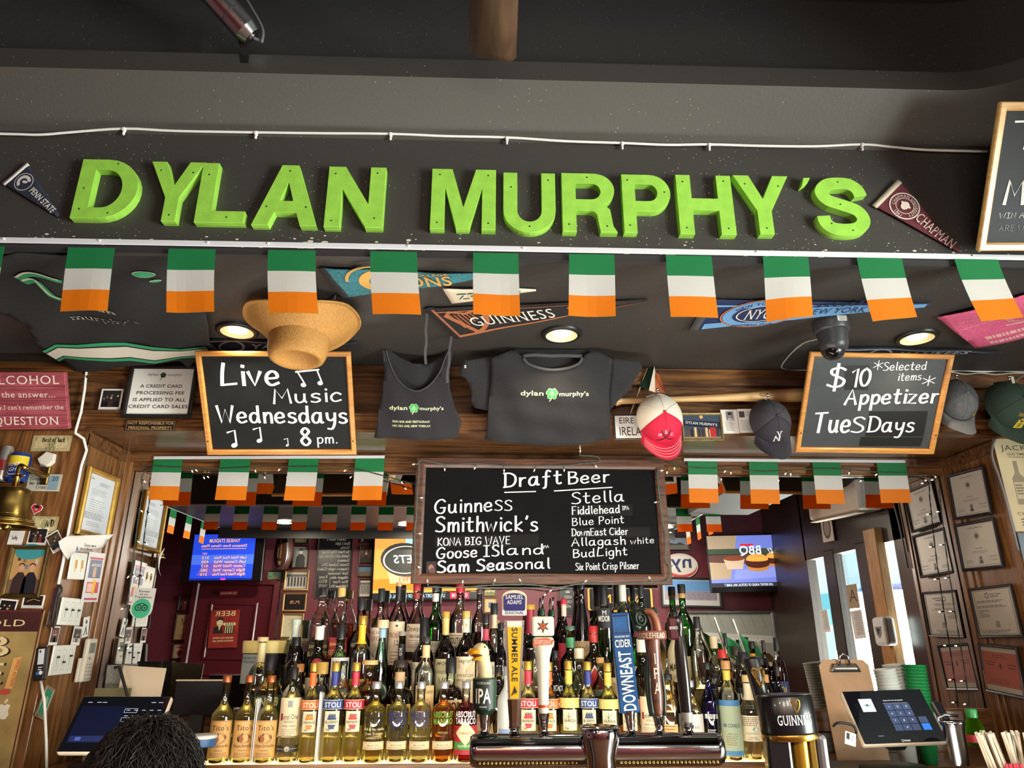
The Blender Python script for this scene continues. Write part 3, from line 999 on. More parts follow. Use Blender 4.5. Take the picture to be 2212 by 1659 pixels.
def d1(mb,L,h,w):
 mb.ring(L*.23,0,h*.30,h*.325,FELTW,warp=w)
 mb.ring(L*.23,0,h*.13,h*.24,FELTW,warp=w,a0=.7,a1=4.6)
 mb.ell(L*.25,h*.02,h*.10,h*.05,FELTW,.0002,rot=.5,warp=w)
 mb.text('PENN STATE',L*.66,-h*.10,h*.20,FELTW,w=L*.5,wgt=1,z=.0002,warp=w)
penn('pennant','small navy college pennant left of the green letters',((62,356),(8,398),(128,468)),front(D_HEAD-.004),NAVY,FELTW,d1,'wall pennants')
MAR = mat('#5a1f2b',.85,var=.2,vscale=60)
def d2(mb,L,h,w):
 c = mat('#cfc0b4',.9)
 mb.ring(L*.25,0,h*.33,h*.36,c,warp=w); mb.ring(L*.25,0,h*.20,h*.215,c,warp=w)
 mb.ell(L*.25,0,h*.09,h*.12,c,.0002,warp=w); mb.ell(L*.25,h*.03,h*.13,h*.05,c,.0002,warp=w)
 mb.text('CHAPMAN UNIVERSITY',L*.25,h*.225,h*.075,c,z=.0002,warp=w,arc=h*.225,maxw=h*1.0)
 mb.text('1861',L*.25,-h*.315,h*.08,c,z=.0002,warp=w)
 mb.text('CHAPMAN',L*.67,-h*.13,h*.27,c,w=L*.50,wgt=3,z=.0003,warp=w)
penn('pennant','maroon college pennant right of the letter S',((1937,392),(1884,445),(2072,545)),front(D_HEAD-.004),MAR,mat('#b5ab98',.9),d2,'wall pennants')

# ---------------------------------------------------------------- flags on their rails
def paper(hexc):
 m,nt,b = base_mat('flag_paper')
 c = lin(hexc)
 b.inputs['Base Color'].default_value = c
 b.inputs['Roughness'].default_value = .6
 tl = nt.nodes.new('ShaderNodeBsdfTranslucent'); tl.inputs['Color'].default_value = c
 ms = nt.nodes.new('ShaderNodeMixShader'); ms.inputs[0].default_value = .38
 nt.links.new(b.outputs[0],ms.inputs[1]); nt.links.new(tl.outputs[0],ms.inputs[2])
 nt.links.new(ms.outputs[0],nt.nodes['Material Output'].inputs['Surface'])
 return m
FG,FWH,FO = paper('#238a50'),paper('#e4e2de'),paper('#f58d12')
def flag_mesh(w,h,bend,seed):
 rr = random.Random(seed)
 ph,am = rr.uniform(0,6),rr.uniform(.002,.006)
 mb = MB()
 mb.sheet([(-w/2,-h),(w/2,-h),(w/2,0),(-w/2,0)],lambda x,y: FG if y > -h/3 else (FWH if y > -2*h/3 else FO),w/5,
             lambda x,y: am*math.sin(x/w*4+ph)*(-y/h)+bend*(y/h)**2,.0008,cuts=(-h/3,-2*h/3),smooth=False)
 return mb
def flag(M,w,h,label,group,seed=0,bend=.0):
 o = flag_mesh(w,h,bend,seed).build('irish_flag',None,M)
 return tag(o,label,'flag',group)
t = thing('flag_rail','long white plastic strip along the bottom of the sign header','rail',Matrix.Translation((0,D_HEAD-.006,Z_SOF+.008)))
mb = MB(); mb.box((0,0,0),(6.6,.006,.017),mat('#d6d5dc',.45),bev=.001); mb.build('strip',t)
for x in (-1.45,-1.17,-.85,-.67,-.25,.1,.82,1.5):
 mb = MB(); mb.cyl((x,-.001,.002),(x,-.007,.002),.0035,WHITE,8); mb.build('pin',t)
UNDER = ['cut off at the left end of the sign header','hanging below the green letter D','hanging below the green letters Y and L','hanging below the green letter A','hanging below the green letter N','hanging below the green letters M and U',
         'hanging below the green letter R','hanging below the green letter H','hanging below the second green letter Y','hanging below the green letter S','hanging nearest the pink towel']
FP = front(D_HEAD-.012)
for i,(xl,xr,bl,br,yb) in enumerate(((-90,10,-98,-5,665),(147,248,131,240,672),(364,466,362,466,682),(579,682,583,688,686),(800,901,810,907,683),(1022,1120,1025,1121,692),(1229,1327,1229,1327,694),(1438,1537,1448,1549,690),(1648,1746,1651,1757,695),(1851,1948,1874,1984,690),(2062,2156,2110,2202,676))):
 yt = 531+(xl+xr)/2*.0132
 a,b = FP.uv(xl,yt),FP.uv(xr,yt)
 c = FP.uv((bl+br)/2,yb)
 w = b[0]-a[0]
 mid = (a[0]+b[0])/2
 h = .213
 # swing: a twist about the rail so that the lower edge drifts sideways as in a draught
 dx = c[0]-mid
 M = Matrix.Translation((mid,D_HEAD-.011,a[1])) @ Matrix(((1,0,0,0),(0,0,-1,0),(0,1,0,0),(0,0,0,1)))
 mb = flag_mesh(w,h,.012,i)
 for p in mb.v:
  k = -p.y/h
  p.x += dx*k**1.4
  p.y += (.02 if i > 7 else 0)*k*(p.x/w)*(1 if i > 7 else 0)
 o = mb.build('irish_flag',None,M)
 tag(o,'green white and orange paper flag '+UNDER[i],'flag','flags along the sign header')
# ================================================================ LOW CEILING OVER THE BAR: lamps, pennants, shirts, hat
SOF = under(Z_SOF)
CREAM = mat('#f0dfb0',.4)
LAMPE = mat('#fff3d8',.4,emit=9.0)
for px,py,where in ((513,712,'left of the straw hat'),(1213,720,'above the printed t-shirt'),(1980,727,'right of the dome camera')):
 M = SOF.at(px,py)
 t = thing('downlight','recessed round ceiling lamp with black ring '+where,'ceiling lamp',M,'downlights over the bar')
 mb = MB(); mb.lathe([(.060,.0),(.064,.012),(.072,.014),(.079,.008),(.080,0)],mat('#1a1a1a',.4),40); mb.build('trim_ring',t)
 mb = MB(); mb.lathe([(.061,.012),(.052,.003),(.036,.001),(0,.0008)],CREAM,40); mb.build('reflector',t)
 mb = MB(); mb.lathe([(.034,.0012),(.034,.006),(.020,.008),(0,.0082)],LAMPE,32); mb.build('bulb',t)
 w = M @ Vector((0,0,.02))
 o = lamp('downlight_beam','SPOT',w,14,(1,.84,.58),.03,aim=w+Vector((0,0,-1)),spot=2.5)

Qz = lambda ox,oy,s: (lambda *p: [(ox+a/s,oy+b/s) for a,b in p])
z4,z5,z6,z7,z8 = Qz(0,500,3.318),Qz(500,500,3.318),Qz(960,500,3.318),Qz(1400,500,2.9625),Qz(1800,500,2.9627)
SP = under(Z_SOF-.004)
GLD = mat('#d8a85a',.8)
CHALK = mat('#e8e8e8',.8)

# teal pennant
TEAL = mat('#3d7f8c',.95,var=.3,vscale=90,bump=.5,bscale=200)
def d3(mb,L,h,w):
 mb.ring(L*.30,0,h*.20,h*.36,GLD,warp=w,a0=.5,a1=4.2); mb.ring(L*.27,h*.05,h*.42,h*.47,GLD,.0003,warp=w,a0=1.2,a1=3.0)
 mb.text('LIONS',L*.52,-h*.17,h*.28,GLD,w=L*.36,wgt=1,z=.0003,warp=w)
 mb.text('COLLEGE',L*.58,h*.15,h*.07,GLD,w=L*.22,wgt=1,z=.0003,warp=w)
t = penn('pennant','teal college pennant with gold lettering on the low ceiling',(z5((620,255))[0],z5((800,460))[0],(1090,594)),SP,TEAL,mat('#2e2f33',.95,var=.3,vscale=90),d3,'ceiling pennants')
I = t.matrix_world.inverted()
mb = MB(); P = [SOF.hit(*z5((745,450))[0]),SOF.hit(*z5((735,520))[0])+Vector((0,-.02,-.03)),SOF.hit(*z5((720,560))[0])+Vector((0,-.06,-.09))]
mb.tube([I @ p for p in P],.004,mat('#3a3a3c',.9)); mb.build('tie',t)
# cream pennant with green outlined letters
def d4(mb,L,h,w):
 g = mat('#1e6b47',.8)
 mb.text('ZRU',L*.30,-h*.20,h*.40,g,w=L*.36,wgt=1,warp=w)
 mb.text('ZRU',L*.30,-h*.19,h*.36,mat('#efe6d4',.8),w=L*.35,wgt=0,z=.0003,warp=w)
 mb.text('RUGBY',L*.72,-h*.06,h*.12,g,w=L*.24,wgt=1,warp=w)
penn('pennant','small cream pennant with green outlined letters on the low ceiling',(z5((1515,398))[0],z5((1580,510))[0],z6((655,412))[0]),SP,mat('#e6d8c2',.9),None,d4,'ceiling pennants')
# black and copper stout pennant
COP = mat('#b06a44',.9,var=.15,vscale=80)
def harp(mb,x,y,h,m,z=0.0,w=None,T=None):
 k = h
 mb.stroke([(x-.32*k,y+.34*k),(x-.2*k,y+.5*k),(x+.05*k,y+.36*k),(x+.28*k,y+.44*k),(x+.36*k,y+.3*k)],.09*k,m,z,T,w,1)
 mb.stroke([tuple(q) for q in spline([(x+.36*k,y+.36*k),(x+.34*k,y),(x+.16*k,y-.34*k),(x-.02*k,y-.5*k)],5)],.10*k,m,z,T,w,1)
 mb.stroke([(x-.32*k,y+.36*k),(x-.02*k,y-.48*k)],.11*k,m,z,T,w,1)
 for i in range(6):
  u = .1+.12*i
  mb.stroke([(x-.30*k+u*.62*k,y+.36*k),(x-.28*k+u*.62*k+.03*k,y+.30*k-(.70-.62*u)*k*.85)],.028*k,m,z,T,w,1)
def d5(mb,L,h,w):
 mb.rect(L*.03,h*.37,L*.97,h*.40,COP,.0001,warp=lambda p: w(Vector((p.x,p.y*(1-p.x/L)+.001,p.z))),nx=20)
 mb.rect(L*.03,-h*.47,L*.97,-h*.40,COP,.0001,warp=lambda p: w(Vector((p.x,p.y*(1-p.x/L),p.z))),nx=20)
 mb.rect(L*.028,-h*.46,L*.04,h*.46,COP,.0002,warp=w)
 harp(mb,L*.15,0,h*.7,COP,.0002,w)
 mb.text('GUINNESS',L*.36,-h*.15,h*.27,WHITE,w=L*.42,wgt=3,z=.0005,warp=w)
 harp(mb,L*.66,0,h*.20,COP,.0003,w)
t = penn('pennant','long black and copper stout pennant with white lettering on the low ceiling',(z5((1380,545))[0],z5((1610,755))[0],z6((1452,484))[0]),SP,mat('#211d1f',.95,var=.4,vscale=90),mat('#262227',.95),d5,'ceiling pennants',wave=.3)
I = t.matrix_world.inverted()
for a,b in (((1400,570),(1390,950)),((1575,735),(1545,1085))):
 p0 = SOF.hit(*z5(a)[0]); p1 = front(p0.y-.03).hit(*z5(b)[0])
 mb = MB()
 mid = (p0+p1)/2
 T = lambda q,o: q+Vector((o,0,0))
 V = []
 for k in range(9):
  q = p0.lerp(p1,k/8)+Vector((.002*math.sin(k*1.7),0,0))
  V += [I @ T(q,-.0045),I @ T(q,.0045),I @ (T(q,.0045)+Vector((0,.0015,0))),I @ (T(q,-.0045)+Vector((0,.0015,0)))]
 F = []
 for k in range(8):
  for j in range(4): F.append((4*k+j,4*k+(j+1) % 4,4*k+4+(j+1) % 4,4*k+4+j))
 mb.add(V,F,mat('#5b5a5c',.7)); mb.build('tie_ribbon',t)
# light blue football pennant
LB = mat('#6fa3d8',.8)
NV = mat('#1c2a55',.85,var=.15,vscale=40)
def d6(mb,L,h,w):
 mb.rect(L*.05,h*.30,L*.9,h*.36,LB,warp=lambda p: w(Vector((p.x,p.y*(1-p.x/L),p.z))),nx=20)
 mb.rect(L*.05,-h*.47,L*.95,-h*.28,LB,warp=lambda p: w(Vector((p.x,p.y*(1-p.x/L),p.z))),nx=20)
 x = L*.27
 mb.ell(x,0,h*.52,h*.44,mat('#d9774a',.8),.0003,36,warp=w); mb.ell(x,0,h*.50,h*.42,NV,.0004,36,warp=w)
 mb.ell(x,0,h*.49,h*.41,LB,.0005,36,warp=w); mb.ell(x,0,h*.36,h*.29,NV,.0006,36,warp=w)
 mb.ring(x,0,h*.29,h*.31,WHITE,.0007,warp=w,ky=.8)
 mb.text('NYC',x,-h*.15,h*.30,WHITE,w=h*.36,wgt=2,z=.0008,warp=w)
 mb.text('NEW YORK CITY',x,h*.295,h*.075,NV,z=.0008,warp=w,arc=h*.40,wgt=1,maxw=h*.75)
 mb.text('FOOTBALL CLUB',x,-h*.385,h*.065,NV,z=.0008,warp=w,wgt=1,maxw=h*.55)
 mb.rect(L*.44,-h*.20,L*.98,h*.17,LB,.0002,warp=lambda p: w(Vector((p.x,p.y*(1.25-p.x/L),p.z))),nx=16)
 mb.text('NEW YORK CITY',L*.66,-h*.09,h*.17,NV,w=L*.40,wgt=3,z=.0008,warp=w)
 for k in range(9): mb.rect(L*(.5+k*.035),h*.14,L*(.515+k*.035),h*(.2+.08*((k*7) % 3)/2),NV,.0009,warp=w)
penn('pennant','light blue and navy football club pennant on the low ceiling',((1528,645),(1489,711),(2010,655)),SP,NV,mat('#4a4a4c',.9),d6,'ceiling pennants',wave=.15)
def d7(mb,L,h,w):
 c = mat('#b9bcc0',.9)
 mb.ring(L*.28,0,h*.25,h*.32,c,warp=w); mb.text('YANKEES',L*.60,-h*.12,h*.24,c,w=L*.42,wgt=1,warp=w,shear=.2)
 mb.rect(L*.02,h*.40,L*.95,h*.48,c,.0002,warp=lambda p: w(Vector((p.x,p.y*(1-p.x/L),p.z))),nx=16)
for q,lab in ((((400,733),(395,765),(770,738)),'navy and white pennant behind the live music chalkboard'),(((1800,749),(1795,779),(2163,757)),'navy and white pennant behind the chalkboard offering appetizers')):
 penn('pennant',lab,q,SP,mat('#20263a',.9),None,d7,'ceiling pennants')
# pink towel
q = [(2024,682),(2330,602),(2420,668),(2105,742)]
M,w,h = SP.fit(q)
pl = SP.local(q,M)
PK = mat('#e2648f',.95,var=.2,vscale=120,bump=.6,bscale=300)
PK2 = mat('#f0b9b4',.95)
t = thing('bar_towel','bright pink printed bar towel pinned to the low ceiling at the right edge','towel',M)
zf = lambda x,y: .012+.008*math.sin(x*16)*math.cos(y*20)+.02*max(0,-y/h)
mb = MB(); mb.sheet(pl,PK,.025,zf,.004)
wp = lambda p: (p.x,p.y,zf(p.x,p.y)+.001+p.z)
sk = (pl[0][0]-pl[3][0])/h
W2 = lambda p: wp(Vector((p.x+sk*p.y,p.y,p.z)))
mb.print_(-w*.42,-w*.16,h*.26,1,.1,PK2,.03,0,warp=W2,ragged=0,seed=3); mb.print_(-w*.44,-w*.12,h*.05,1,.1,PK2,.04,warp=W2,ragged=0,seed=5); mb.print_(-w*.36,-w*.02,-h*.3,2,h*.12,PK2,.5,warp=W2,seed=8)
for r in (.032,.022): mb.ring(-w*.05,-.005,r,r+.004,PK2,.0003,warp=W2,a0=PI,a1=2*PI)
mb.rect(-w*.05-.04,0,-w*.05+.04,.006,PK2,.0003,warp=W2); mb.rect(-w*.05-.05,-.05,-w*.05+.05,-.04,PK2,.0003,warp=W2)
mb.build('cloth',t)

# black jersey with green and white trim
JP = under(Z_SOF-.012)
out = [(-60,560),(40,537),(300,540),(462,552),(440,640),(452,690),(455,730),(476,745),(468,760),(420,775),(408,786),(388,768),(250,776),(165,786),(140,766),(97,741),(60,690),(0,668),(-60,660)]
M = JP.at(230,660)
t = thing('hanging_jersey','black sports jersey with green and white trim pinned to the low ceiling','jersey',M)
O = JP.local(out,M)
zf = lambda x,y: .010*math.sin(x*9+y*5)+.006*math.sin(x*23-y*17)+.012+.02*max(0,-y*2)
wp = lambda p: (p.x,p.y,zf(p.x,p.y)+.0012+p.z)
JB = mat('#1c1b1c',.85,var=.2,vscale=200,bump=.3,bscale=400)
JG,JW = mat('#2f9c66',.7),mat('#d8d0c2',.8)
mb = MB(); mb.sheet(O,JB,.03,zf,.003); mb.build('body',t)
up = z4((320,790),(410,750),(560,762),(760,748),(900,765),(1100,797),(1300,795),(1480,775))
lo = z4((435,882),(480,850),(620,845),(800,862),(950,875),(1120,888),(1300,870),(1530,845))
U_,L_ = [Vector(p) for p in JP.local(up,M)],[Vector(p) for p in JP.local(lo,M)]
mb = MB()
for f0,f1,m in ((0,.16,JG),(.16,.24,JB),(.24,.80,JW),(.80,.86,JB),(.86,1,JG)):
 V = []
 for a,b in zip(U_,L_): V += [tuple(a.lerp(b,f1))+(.004,),tuple(a.lerp(b,f0))+(.004,)]
 mb.add(V,[(2*i,2*i+2,2*i+3,2*i+1) for i in range(len(U_)-1)],m,True,warp=wp)
mb.build('hem_band',t)
mb = MB()
for pts,w_ in ((((135,325),(200,280),(300,268),(440,295)),14),(((180,350),(260,320),(330,380),(380,430),(450,462)),10)):
 C = [tuple(p) for p in spline(JP.local(z4(*pts),M),5)]
 mb.stroke(C,.026,JG,.004,warp=wp,flat=1); mb.stroke([(a,b+.012) for a,b in C],.008,JW,.005,warp=wp,flat=1)
mb.build('collar_trim',t)
mb = MB()
c = JP.local(z4((1035,275),(1120,320)),M)
mb.ell(c[0][0],c[0][1],.036,.018,JW,.003,warp=wp); mb.ell(c[0][0],c[0][1],.034,.015,JG,.004,warp=wp); mb.ell(c[1][0],c[1][1],.018,.008,JW,.005,warp=wp); mb.ell(c[1][0],c[1][1],.016,.006,JG,.006,warp=wp)
c = JP.local(z4((640,545),(740,612)),M)
mb.text('dylan',c[0][0]+.02,c[0][1]-.006,.026,JW,w=.16,wgt=2,z=.004,warp=wp); mb.text("murphy's",c[1][0]+.01,c[1][1]-.012,.034,JW,w=.25,wgt=3,z=.004,warp=wp,shear=.1)
mb.text("murphy's",c[1][0]+.01,c[1][1]-.010,.030,JB,w=.245,wgt=0,z=.0046,warp=wp,shear=.1)
mb.build('embroidery',t)

# straw hat, hung crown down
M = SOF.at(656,664) @ TR(0,0,.045) @ RX(-.12)
t = thing('straw_hat','woven straw cowboy hat hanging crown down from the low ceiling','hat',M)
STR = mat('#b07f40',.7,var=.18,vscale=150,bump=.6,bscale=220)
hatz = lambda x,y,k: .085*(1-k)**1.3+.045*k*max(0,1-(x/.17)**2)-.012*k*max(0,y/.17)
mb = MB()
V,F = [],[]
nr,na = 8,48
for j in range(nr+1):
 k = j/nr
 for i in range(na):
  a = 2*PI*i/na
  x,y = (.104+.098*k)*math.cos(a),(.09+.08*k)*math.sin(a)
  V.append((x,y,hatz(x,y,k)))
for j in range(nr):
 for i in range(na):
  F.append((j*na+i,j*na+(i+1) % na,(j+1)*na+(i+1) % na,(j+1)*na+i))
n = len(V)
V += [(x,y,z-.004) for x,y,z in V]
F += [tuple(n+i for i in f)[::-1] for f in F]
F += [(nr*na+(i+1) % na,nr*na+i,n+nr*na+i,n+nr*na+(i+1) % na) for i in range(na)]
mb.add(V,F,STR,True); mb.build('brim',t)
mb = MB()
prof = [(1,.083),(.985,.11),(.95,.14),(.88,.16),(.76,.168),(.66,.160),(.5,.146),(.25,.138),(0,.136)]
mb.lathe(prof,STR,40,Matrix.Diagonal((.106,.094,1,1))); mb.build('crown',t)
mb = MB(); mb.tube([Vector((.202*math.cos(2*PI*i/48),.17*math.sin(2*PI*i/48),hatz(.202*math.cos(2*PI*i/48),.17*math.sin(2*PI*i/48),1))) for i in range(49)],.004,mat('#a97a3c',.7),6); mb.build('brim_edge',t)

# t-shirt and vest stretched from the ceiling edge down to the panel
SHAM,SHG = mat('#3fae5a',.7),mat('#d7e2b4',.7)
def shamrock(mb,x,y,r,warp,z=.0):
 for a in (90,200,340):
  c,s_ = math.cos(math.radians(a)),math.sin(math.radians(a))
  for d in (-.42,.42):
   mb.ell(x+r*(.62*c-d*s_),y+r*(.62*s_+d*c),r*.46,r*.46,SHG,z,16,warp=warp)
   mb.ell(x+r*(.62*c-d*s_),y+r*(.62*s_+d*c),r*.40,r*.40,SHAM,z+.0002,16,warp=warp)
 mb.ell(x,y,r*.42,r*.42,SHG,z+.0004,18,warp=warp)
 mb.ell(x,y,r*.36,r*.36,SHAM,z+.0006,18,warp=warp)
 harp(mb,x,y,r*.5,SHG,z+.0008,warp)
 mb.stroke([(x,y-r*.4),(x-r*.15,y-r*1.1),(x-r*.45,y-r*1.5)],r*.16,SHG,z+.0002,None,warp,1)
def logo(mb,x,y,w,warp,z=.0):
 h = w*.062
 mb.text('dylan',x-w*.115,y-h*.5,h*1.15,SHG,w=w*.36,wgt=1,al='r',warp=warp,z=z)
 mb.text("murphy's",x+w*.105,y-h*.5,h*1.0,SHG,w=w*.46,wgt=1,al='l',warp=warp,z=z)
 shamrock(mb,x,y,w*.078,warp,z)
def garment(name,label,cat,pl,o,m,parts,zf,step=.02):
 M = pl.at(*o)
 t = thing(name,label,cat,M)
 for nm,pts,dz in parts:
  mb = MB()
  mb.sheet(pl.local(pts,M),m,step,lambda x,y,dz=dz: zf(x,y)+dz,.003)
  mb.build(nm,t)
 return t,M
TS = mat('#201f22',.9,var=.12,vscale=120,bump=.2,bscale=300)
tp = tilted(1180,962,2.85,30)
zs = lambda x,y: .03*math.cos(max(-1,min(1,x/.28))*PI/2)*math.cos(max(-1,min(1,(y)/.22))*PI/2)+.004*math.sin(x*40+y*20)*(.4+abs(x)*4)+.003*math.sin(y*60+x*10)
body = z6((480,850),(400,880),(330,905),(335,1010),(330,1100),(318,1200),(312,1280),(305,1350),(300,1440),(284,1492),(350,1502),(500,1518),(650,1533),(800,1537),(950,1530),(1080,1508),(1178,1490),(1188,1420),(1186,1300),(1180,1200),(1190,1050),(1205,915),(1140,880),(1075,853),(1010,880),(965,943),(900,972),(830,985),(760,988),(690,978),(640,965),(600,948),(555,890))
t,M = garment('printed_tshirt','charcoal t-shirt with green clover print hung between the low ceiling and the panel','t-shirt',tp,(1185,860),TS,
 [('body',body,0),('left_sleeve',z6((335,900),(160,928),(145,918),(98,1018),(165,1075),(192,1160),(190,1228),(215,1270),(312,1285),(330,1100)),-.012),
     ('right_sleeve',z6((1200,908),(1405,940),(1426,985),(1370,1065),(1310,1160),(1250,1220),(1186,1290),(1180,1180)),-.012),
     ('back_panel',z6((480,850),(1075,853),(1010,960),(850,992),(700,990),(560,950)),-.03)],zs)
wp = lambda p: (p.x,p.y,zs(p.x,p.y)+.001+p.z)
mb = MB()
C = tp.local(z6((565,905),(600,945),(690,975),(760,985),(830,982),(900,968),(965,938),(985,900)),M)
mb.tube([(a,b,zs(a,b)+.002) for a,b in [tuple(q) for q in spline(C,4)]],.006,mat('#444346',.9),8)
C = tp.local(z6((560,895),(640,885),(760,892),(880,890),(985,895)),M)
mb.tube([(a,b,zs(a,b)-.012) for a,b in [tuple(q) for q in spline(C,4)]],.008,mat('#444346',.9),8)
mb.build('collar',t)
mb = MB()
a,b = tp.local(z6((530,1165),(1002,1140)),M)
logo(mb,(a[0]+b[0])/2,(a[1]+b[1])/2,b[0]-a[0],wp)
mb.build('chest_print',t)
mb = MB(); a,= tp.local(z6((150,968)),M); mb.text('s',a[0],a[1]-.006,.016,WHITE,wgt=1,warp=wp,z=-.010); mb.build('sleeve_print',t)

VS = mat('#232025',.9,var=.12,vscale=120,bump=.2,bscale=300)
vp = tilted(900,948,2.85,24)
zv = lambda x,y: .028*math.cos(max(-1,min(1,x/.2))*PI/2)*math.cos(max(-1,min(1,(y+.05)/.2))*PI/2)+.004*math.sin(x*50+y*20)+.012*math.exp(-((x-.005)/.025)**2-((y+.165)/.03)**2)
vest = z5((1070,845),(1085,880),(1098,1000),(1086,1130),(1058,1240),(1050,1370),(1022,1476),(1050,1482),(1150,1477),(1300,1487),(1450,1493),(1590,1483),(1618,1476),(1642,1395),(1650,1360),(1600,1255),(1566,1120),(1562,1000),(1578,900),(1586,845),(1560,850),(1532,905),(1492,1010),(1420,1100),(1335,1140),(1250,1112),(1180,1040),(1130,930),(1105,850))
t,M = garment('printed_vest','dark grey sleeveless vest top with green clover print hung beside the live music chalkboard','vest top',vp,(903,860),VS,
 [('front_panel',vest,0),('back_panel',z5((1075,845),(1110,838),(1200,903),(1300,948),(1400,955),(1500,900),(1556,842),(1586,850),(1570,1000),(1500,1160),(1150,1160),(1098,1000)),-.022)],zv)
wp = lambda p: (p.x,p.y,zv(p.x,p.y)+.001+p.z)
mb = MB()
C = vp.local(z5((1108,850),(1130,930),(1180,1040),(1250,1112),(1335,1140),(1420,1100),(1492,1010),(1532,905),(1558,850)),M)
mb.tube([(a,b,zv(a,b)+.002) for a,b in [tuple(q) for q in spline(C,4)]],.0035,mat('#403c42',.9),8); mb.build('neck_binding',t)
mb = MB()
a,b = vp.local(z5((1125,1262),(1500,1262)),M)
logo(mb,(a[0]+b[0])/2,(a[1]+b[1])/2,b[0]-a[0],wp)
c,= vp.local(z5((1292,1365)),M); mb.text('IRISH BAR AND RESTAURANT',c[0],c[1],.0085,SHG,w=.155,wgt=1,warp=wp)
c,= vp.local(z5((1292,1396)),M); mb.text('1453 3RD AVE, NEW YORK,NY',c[0],c[1],.0085,SHG,w=.16,wgt=1,warp=wp)
mb.build('chest_print',t)

# dome camera and its cable
M = SOF.at(1793,694)
t = thing('dome_camera','black dome security camera hanging from the low ceiling by the appetizer chalkboard','camera',M)
CB = mat('#3a3a3d',.4)
mb = MB(); mb.lathe([(.064,0),(.064,.040),(.060,.046),(.055,.048)],CB,36,cap=True); mb.build('base',t)
mb = MB(); mb.lathe([(.055,.046),(.050,.095),(.046,.112),(.030,.122),(0,.124)],CB,36); mb.build('housing',t)
mb = MB(); mb.ball((0,-.012,.108),.043,mat('#2c2c2f',.25),seg=24); mb.lathe([(0,.045),(.018,.044),(.022,.038)],mat('#0c0c0e',.08),24,TR(0,-.012,.108) @ RY(-.7) @ RX(-.7)); mb.build('lens_ball',t)
mb = MB(); T = Matrix.Translation((.012,.0648,.018)) @ RX(-PI/2) @ RZ(PI)
mb.box((.012,.0645,.016),(.034,.0015,.020),WHITE); mb.print_(-.015,.015,.004,4,.0045,INK,.4,.0012,T=T,seed=4); mb.build('sticker',t)
P = [SOF.hit(1768,716)+Vector((0,0,-.03)),SOF.hit(1735,735)+Vector((0,0,-.012)),SOF.hit(1706,762)+Vector((0,0,-.008)),SOF.hit(1688,787)+Vector((0,0,-.008)),front(2.89).hit(1700,797),front(2.885).hit(1745,800)]
mb = MB(); mb.tube([t.matrix_world.inverted() @ Vector(q) for q in spline(P,5)],.0035,mat('#a7a6a0',.5)); mb.build('cable',t)

# bullet camera on its bracket under the upper ceiling
LPL = front(D_LIP-.01)
b0 = LPL.hit(527,128)
t = thing('spot_lamp','chrome tube spotlight on a bent black bracket above the sign header','spotlight',Matrix.Translation(b0))
mb = MB()
pr = [(0,.008,-.006),(0,.004,.02),(-.005,-.01,.045),(-.012,-.02,.062)]
V,F = [],[]
for x,y,z in pr: V += [(x-.011,y,z),(x+.011,y,z),(x+.011,y+.003,z),(x-.011,y+.003,z)]
for k in range(len(pr)-1):
 for j in range(4): F.append((4*k+j,4*k+(j+1) % 4,4*k+4+(j+1) % 4,4*k+4+j))
mb.add(V,F,mat('#3d3d40',.3,.8)); mb.cyl((-.014,-.028,.062),(-.030,-.03,.075),.007,mat('#3d3d40',.3,.8)); mb.build('bracket',t)
fp = front(D_LIP-.05)
q0,q1 = fp.hit(548,82)-b0,front(D_LIP-.12).hit(462,-12)-b0
CH2 = mat('#c4c4c8',.22,1.0)
dirv = (q1-q0).normalized()
mb = MB(); mb.cyl(q0+dirv*.03,q1+dirv*.06,.040,CH2,32); mb.cyl(q0+dirv*.085,q0+dirv*.088,.0406,mat('#2a2a2c',.4),32); mb.cyl(q0+dirv*.004,q0+dirv*.03,.032,CH2,28,r2=.040); mb.cyl(q0,q0+dirv*.006,.012,CH2,20); mb.build('tube_body',t)
cp = [q0,q0-dirv*.012+Vector((.012,0,.002)),fp.hit(566,88)-b0,fp.hit(567,62)-b0,fp.hit(545,20)-b0,fp.hit(520,-20)-b0]
mb = MB(); mb.tube([tuple(q) for q in spline(cp,5)],.0045,mat('#5c5c60',.45)); mb.build('cable',t)

# ceiling fan: one wooden blade reaches into view
M = Matrix.Translation((.0,.78,3.03))
t = thing('ceiling_fan','brown wooden ceiling fan blade hanging above the sign header','fan',M)
FB = wood('#3a241b','#5d3f30','y',6,rough=.5)
for k in range(4):
 a = k*PI/2
 mb = MB()
 mb.sheet([(-.05,.17),(.05,.17),(.062,.45),(.066,.78),(.05,.80),(-.05,.80),(-.066,.78),(-.062,.45)],FB,.2,None,.008,T=RZ(a) @ RY(.18))
 mb.build('blade',t)
 mb = MB(); mb.box((0,.14,.0),(.03,.12,.006),mat('#3a3230',.4,.6),T=RZ(a)); mb.build('blade_arm',t)
mb = MB(); mb.lathe([(0,-.05),(.07,-.045),(.10,-.02),(.10,.06),(.06,.09),(.015,.10),(.015,.50),(.05,.50)],mat('#2b2523',.4,.5),28); mb.build('motor_hub',t)

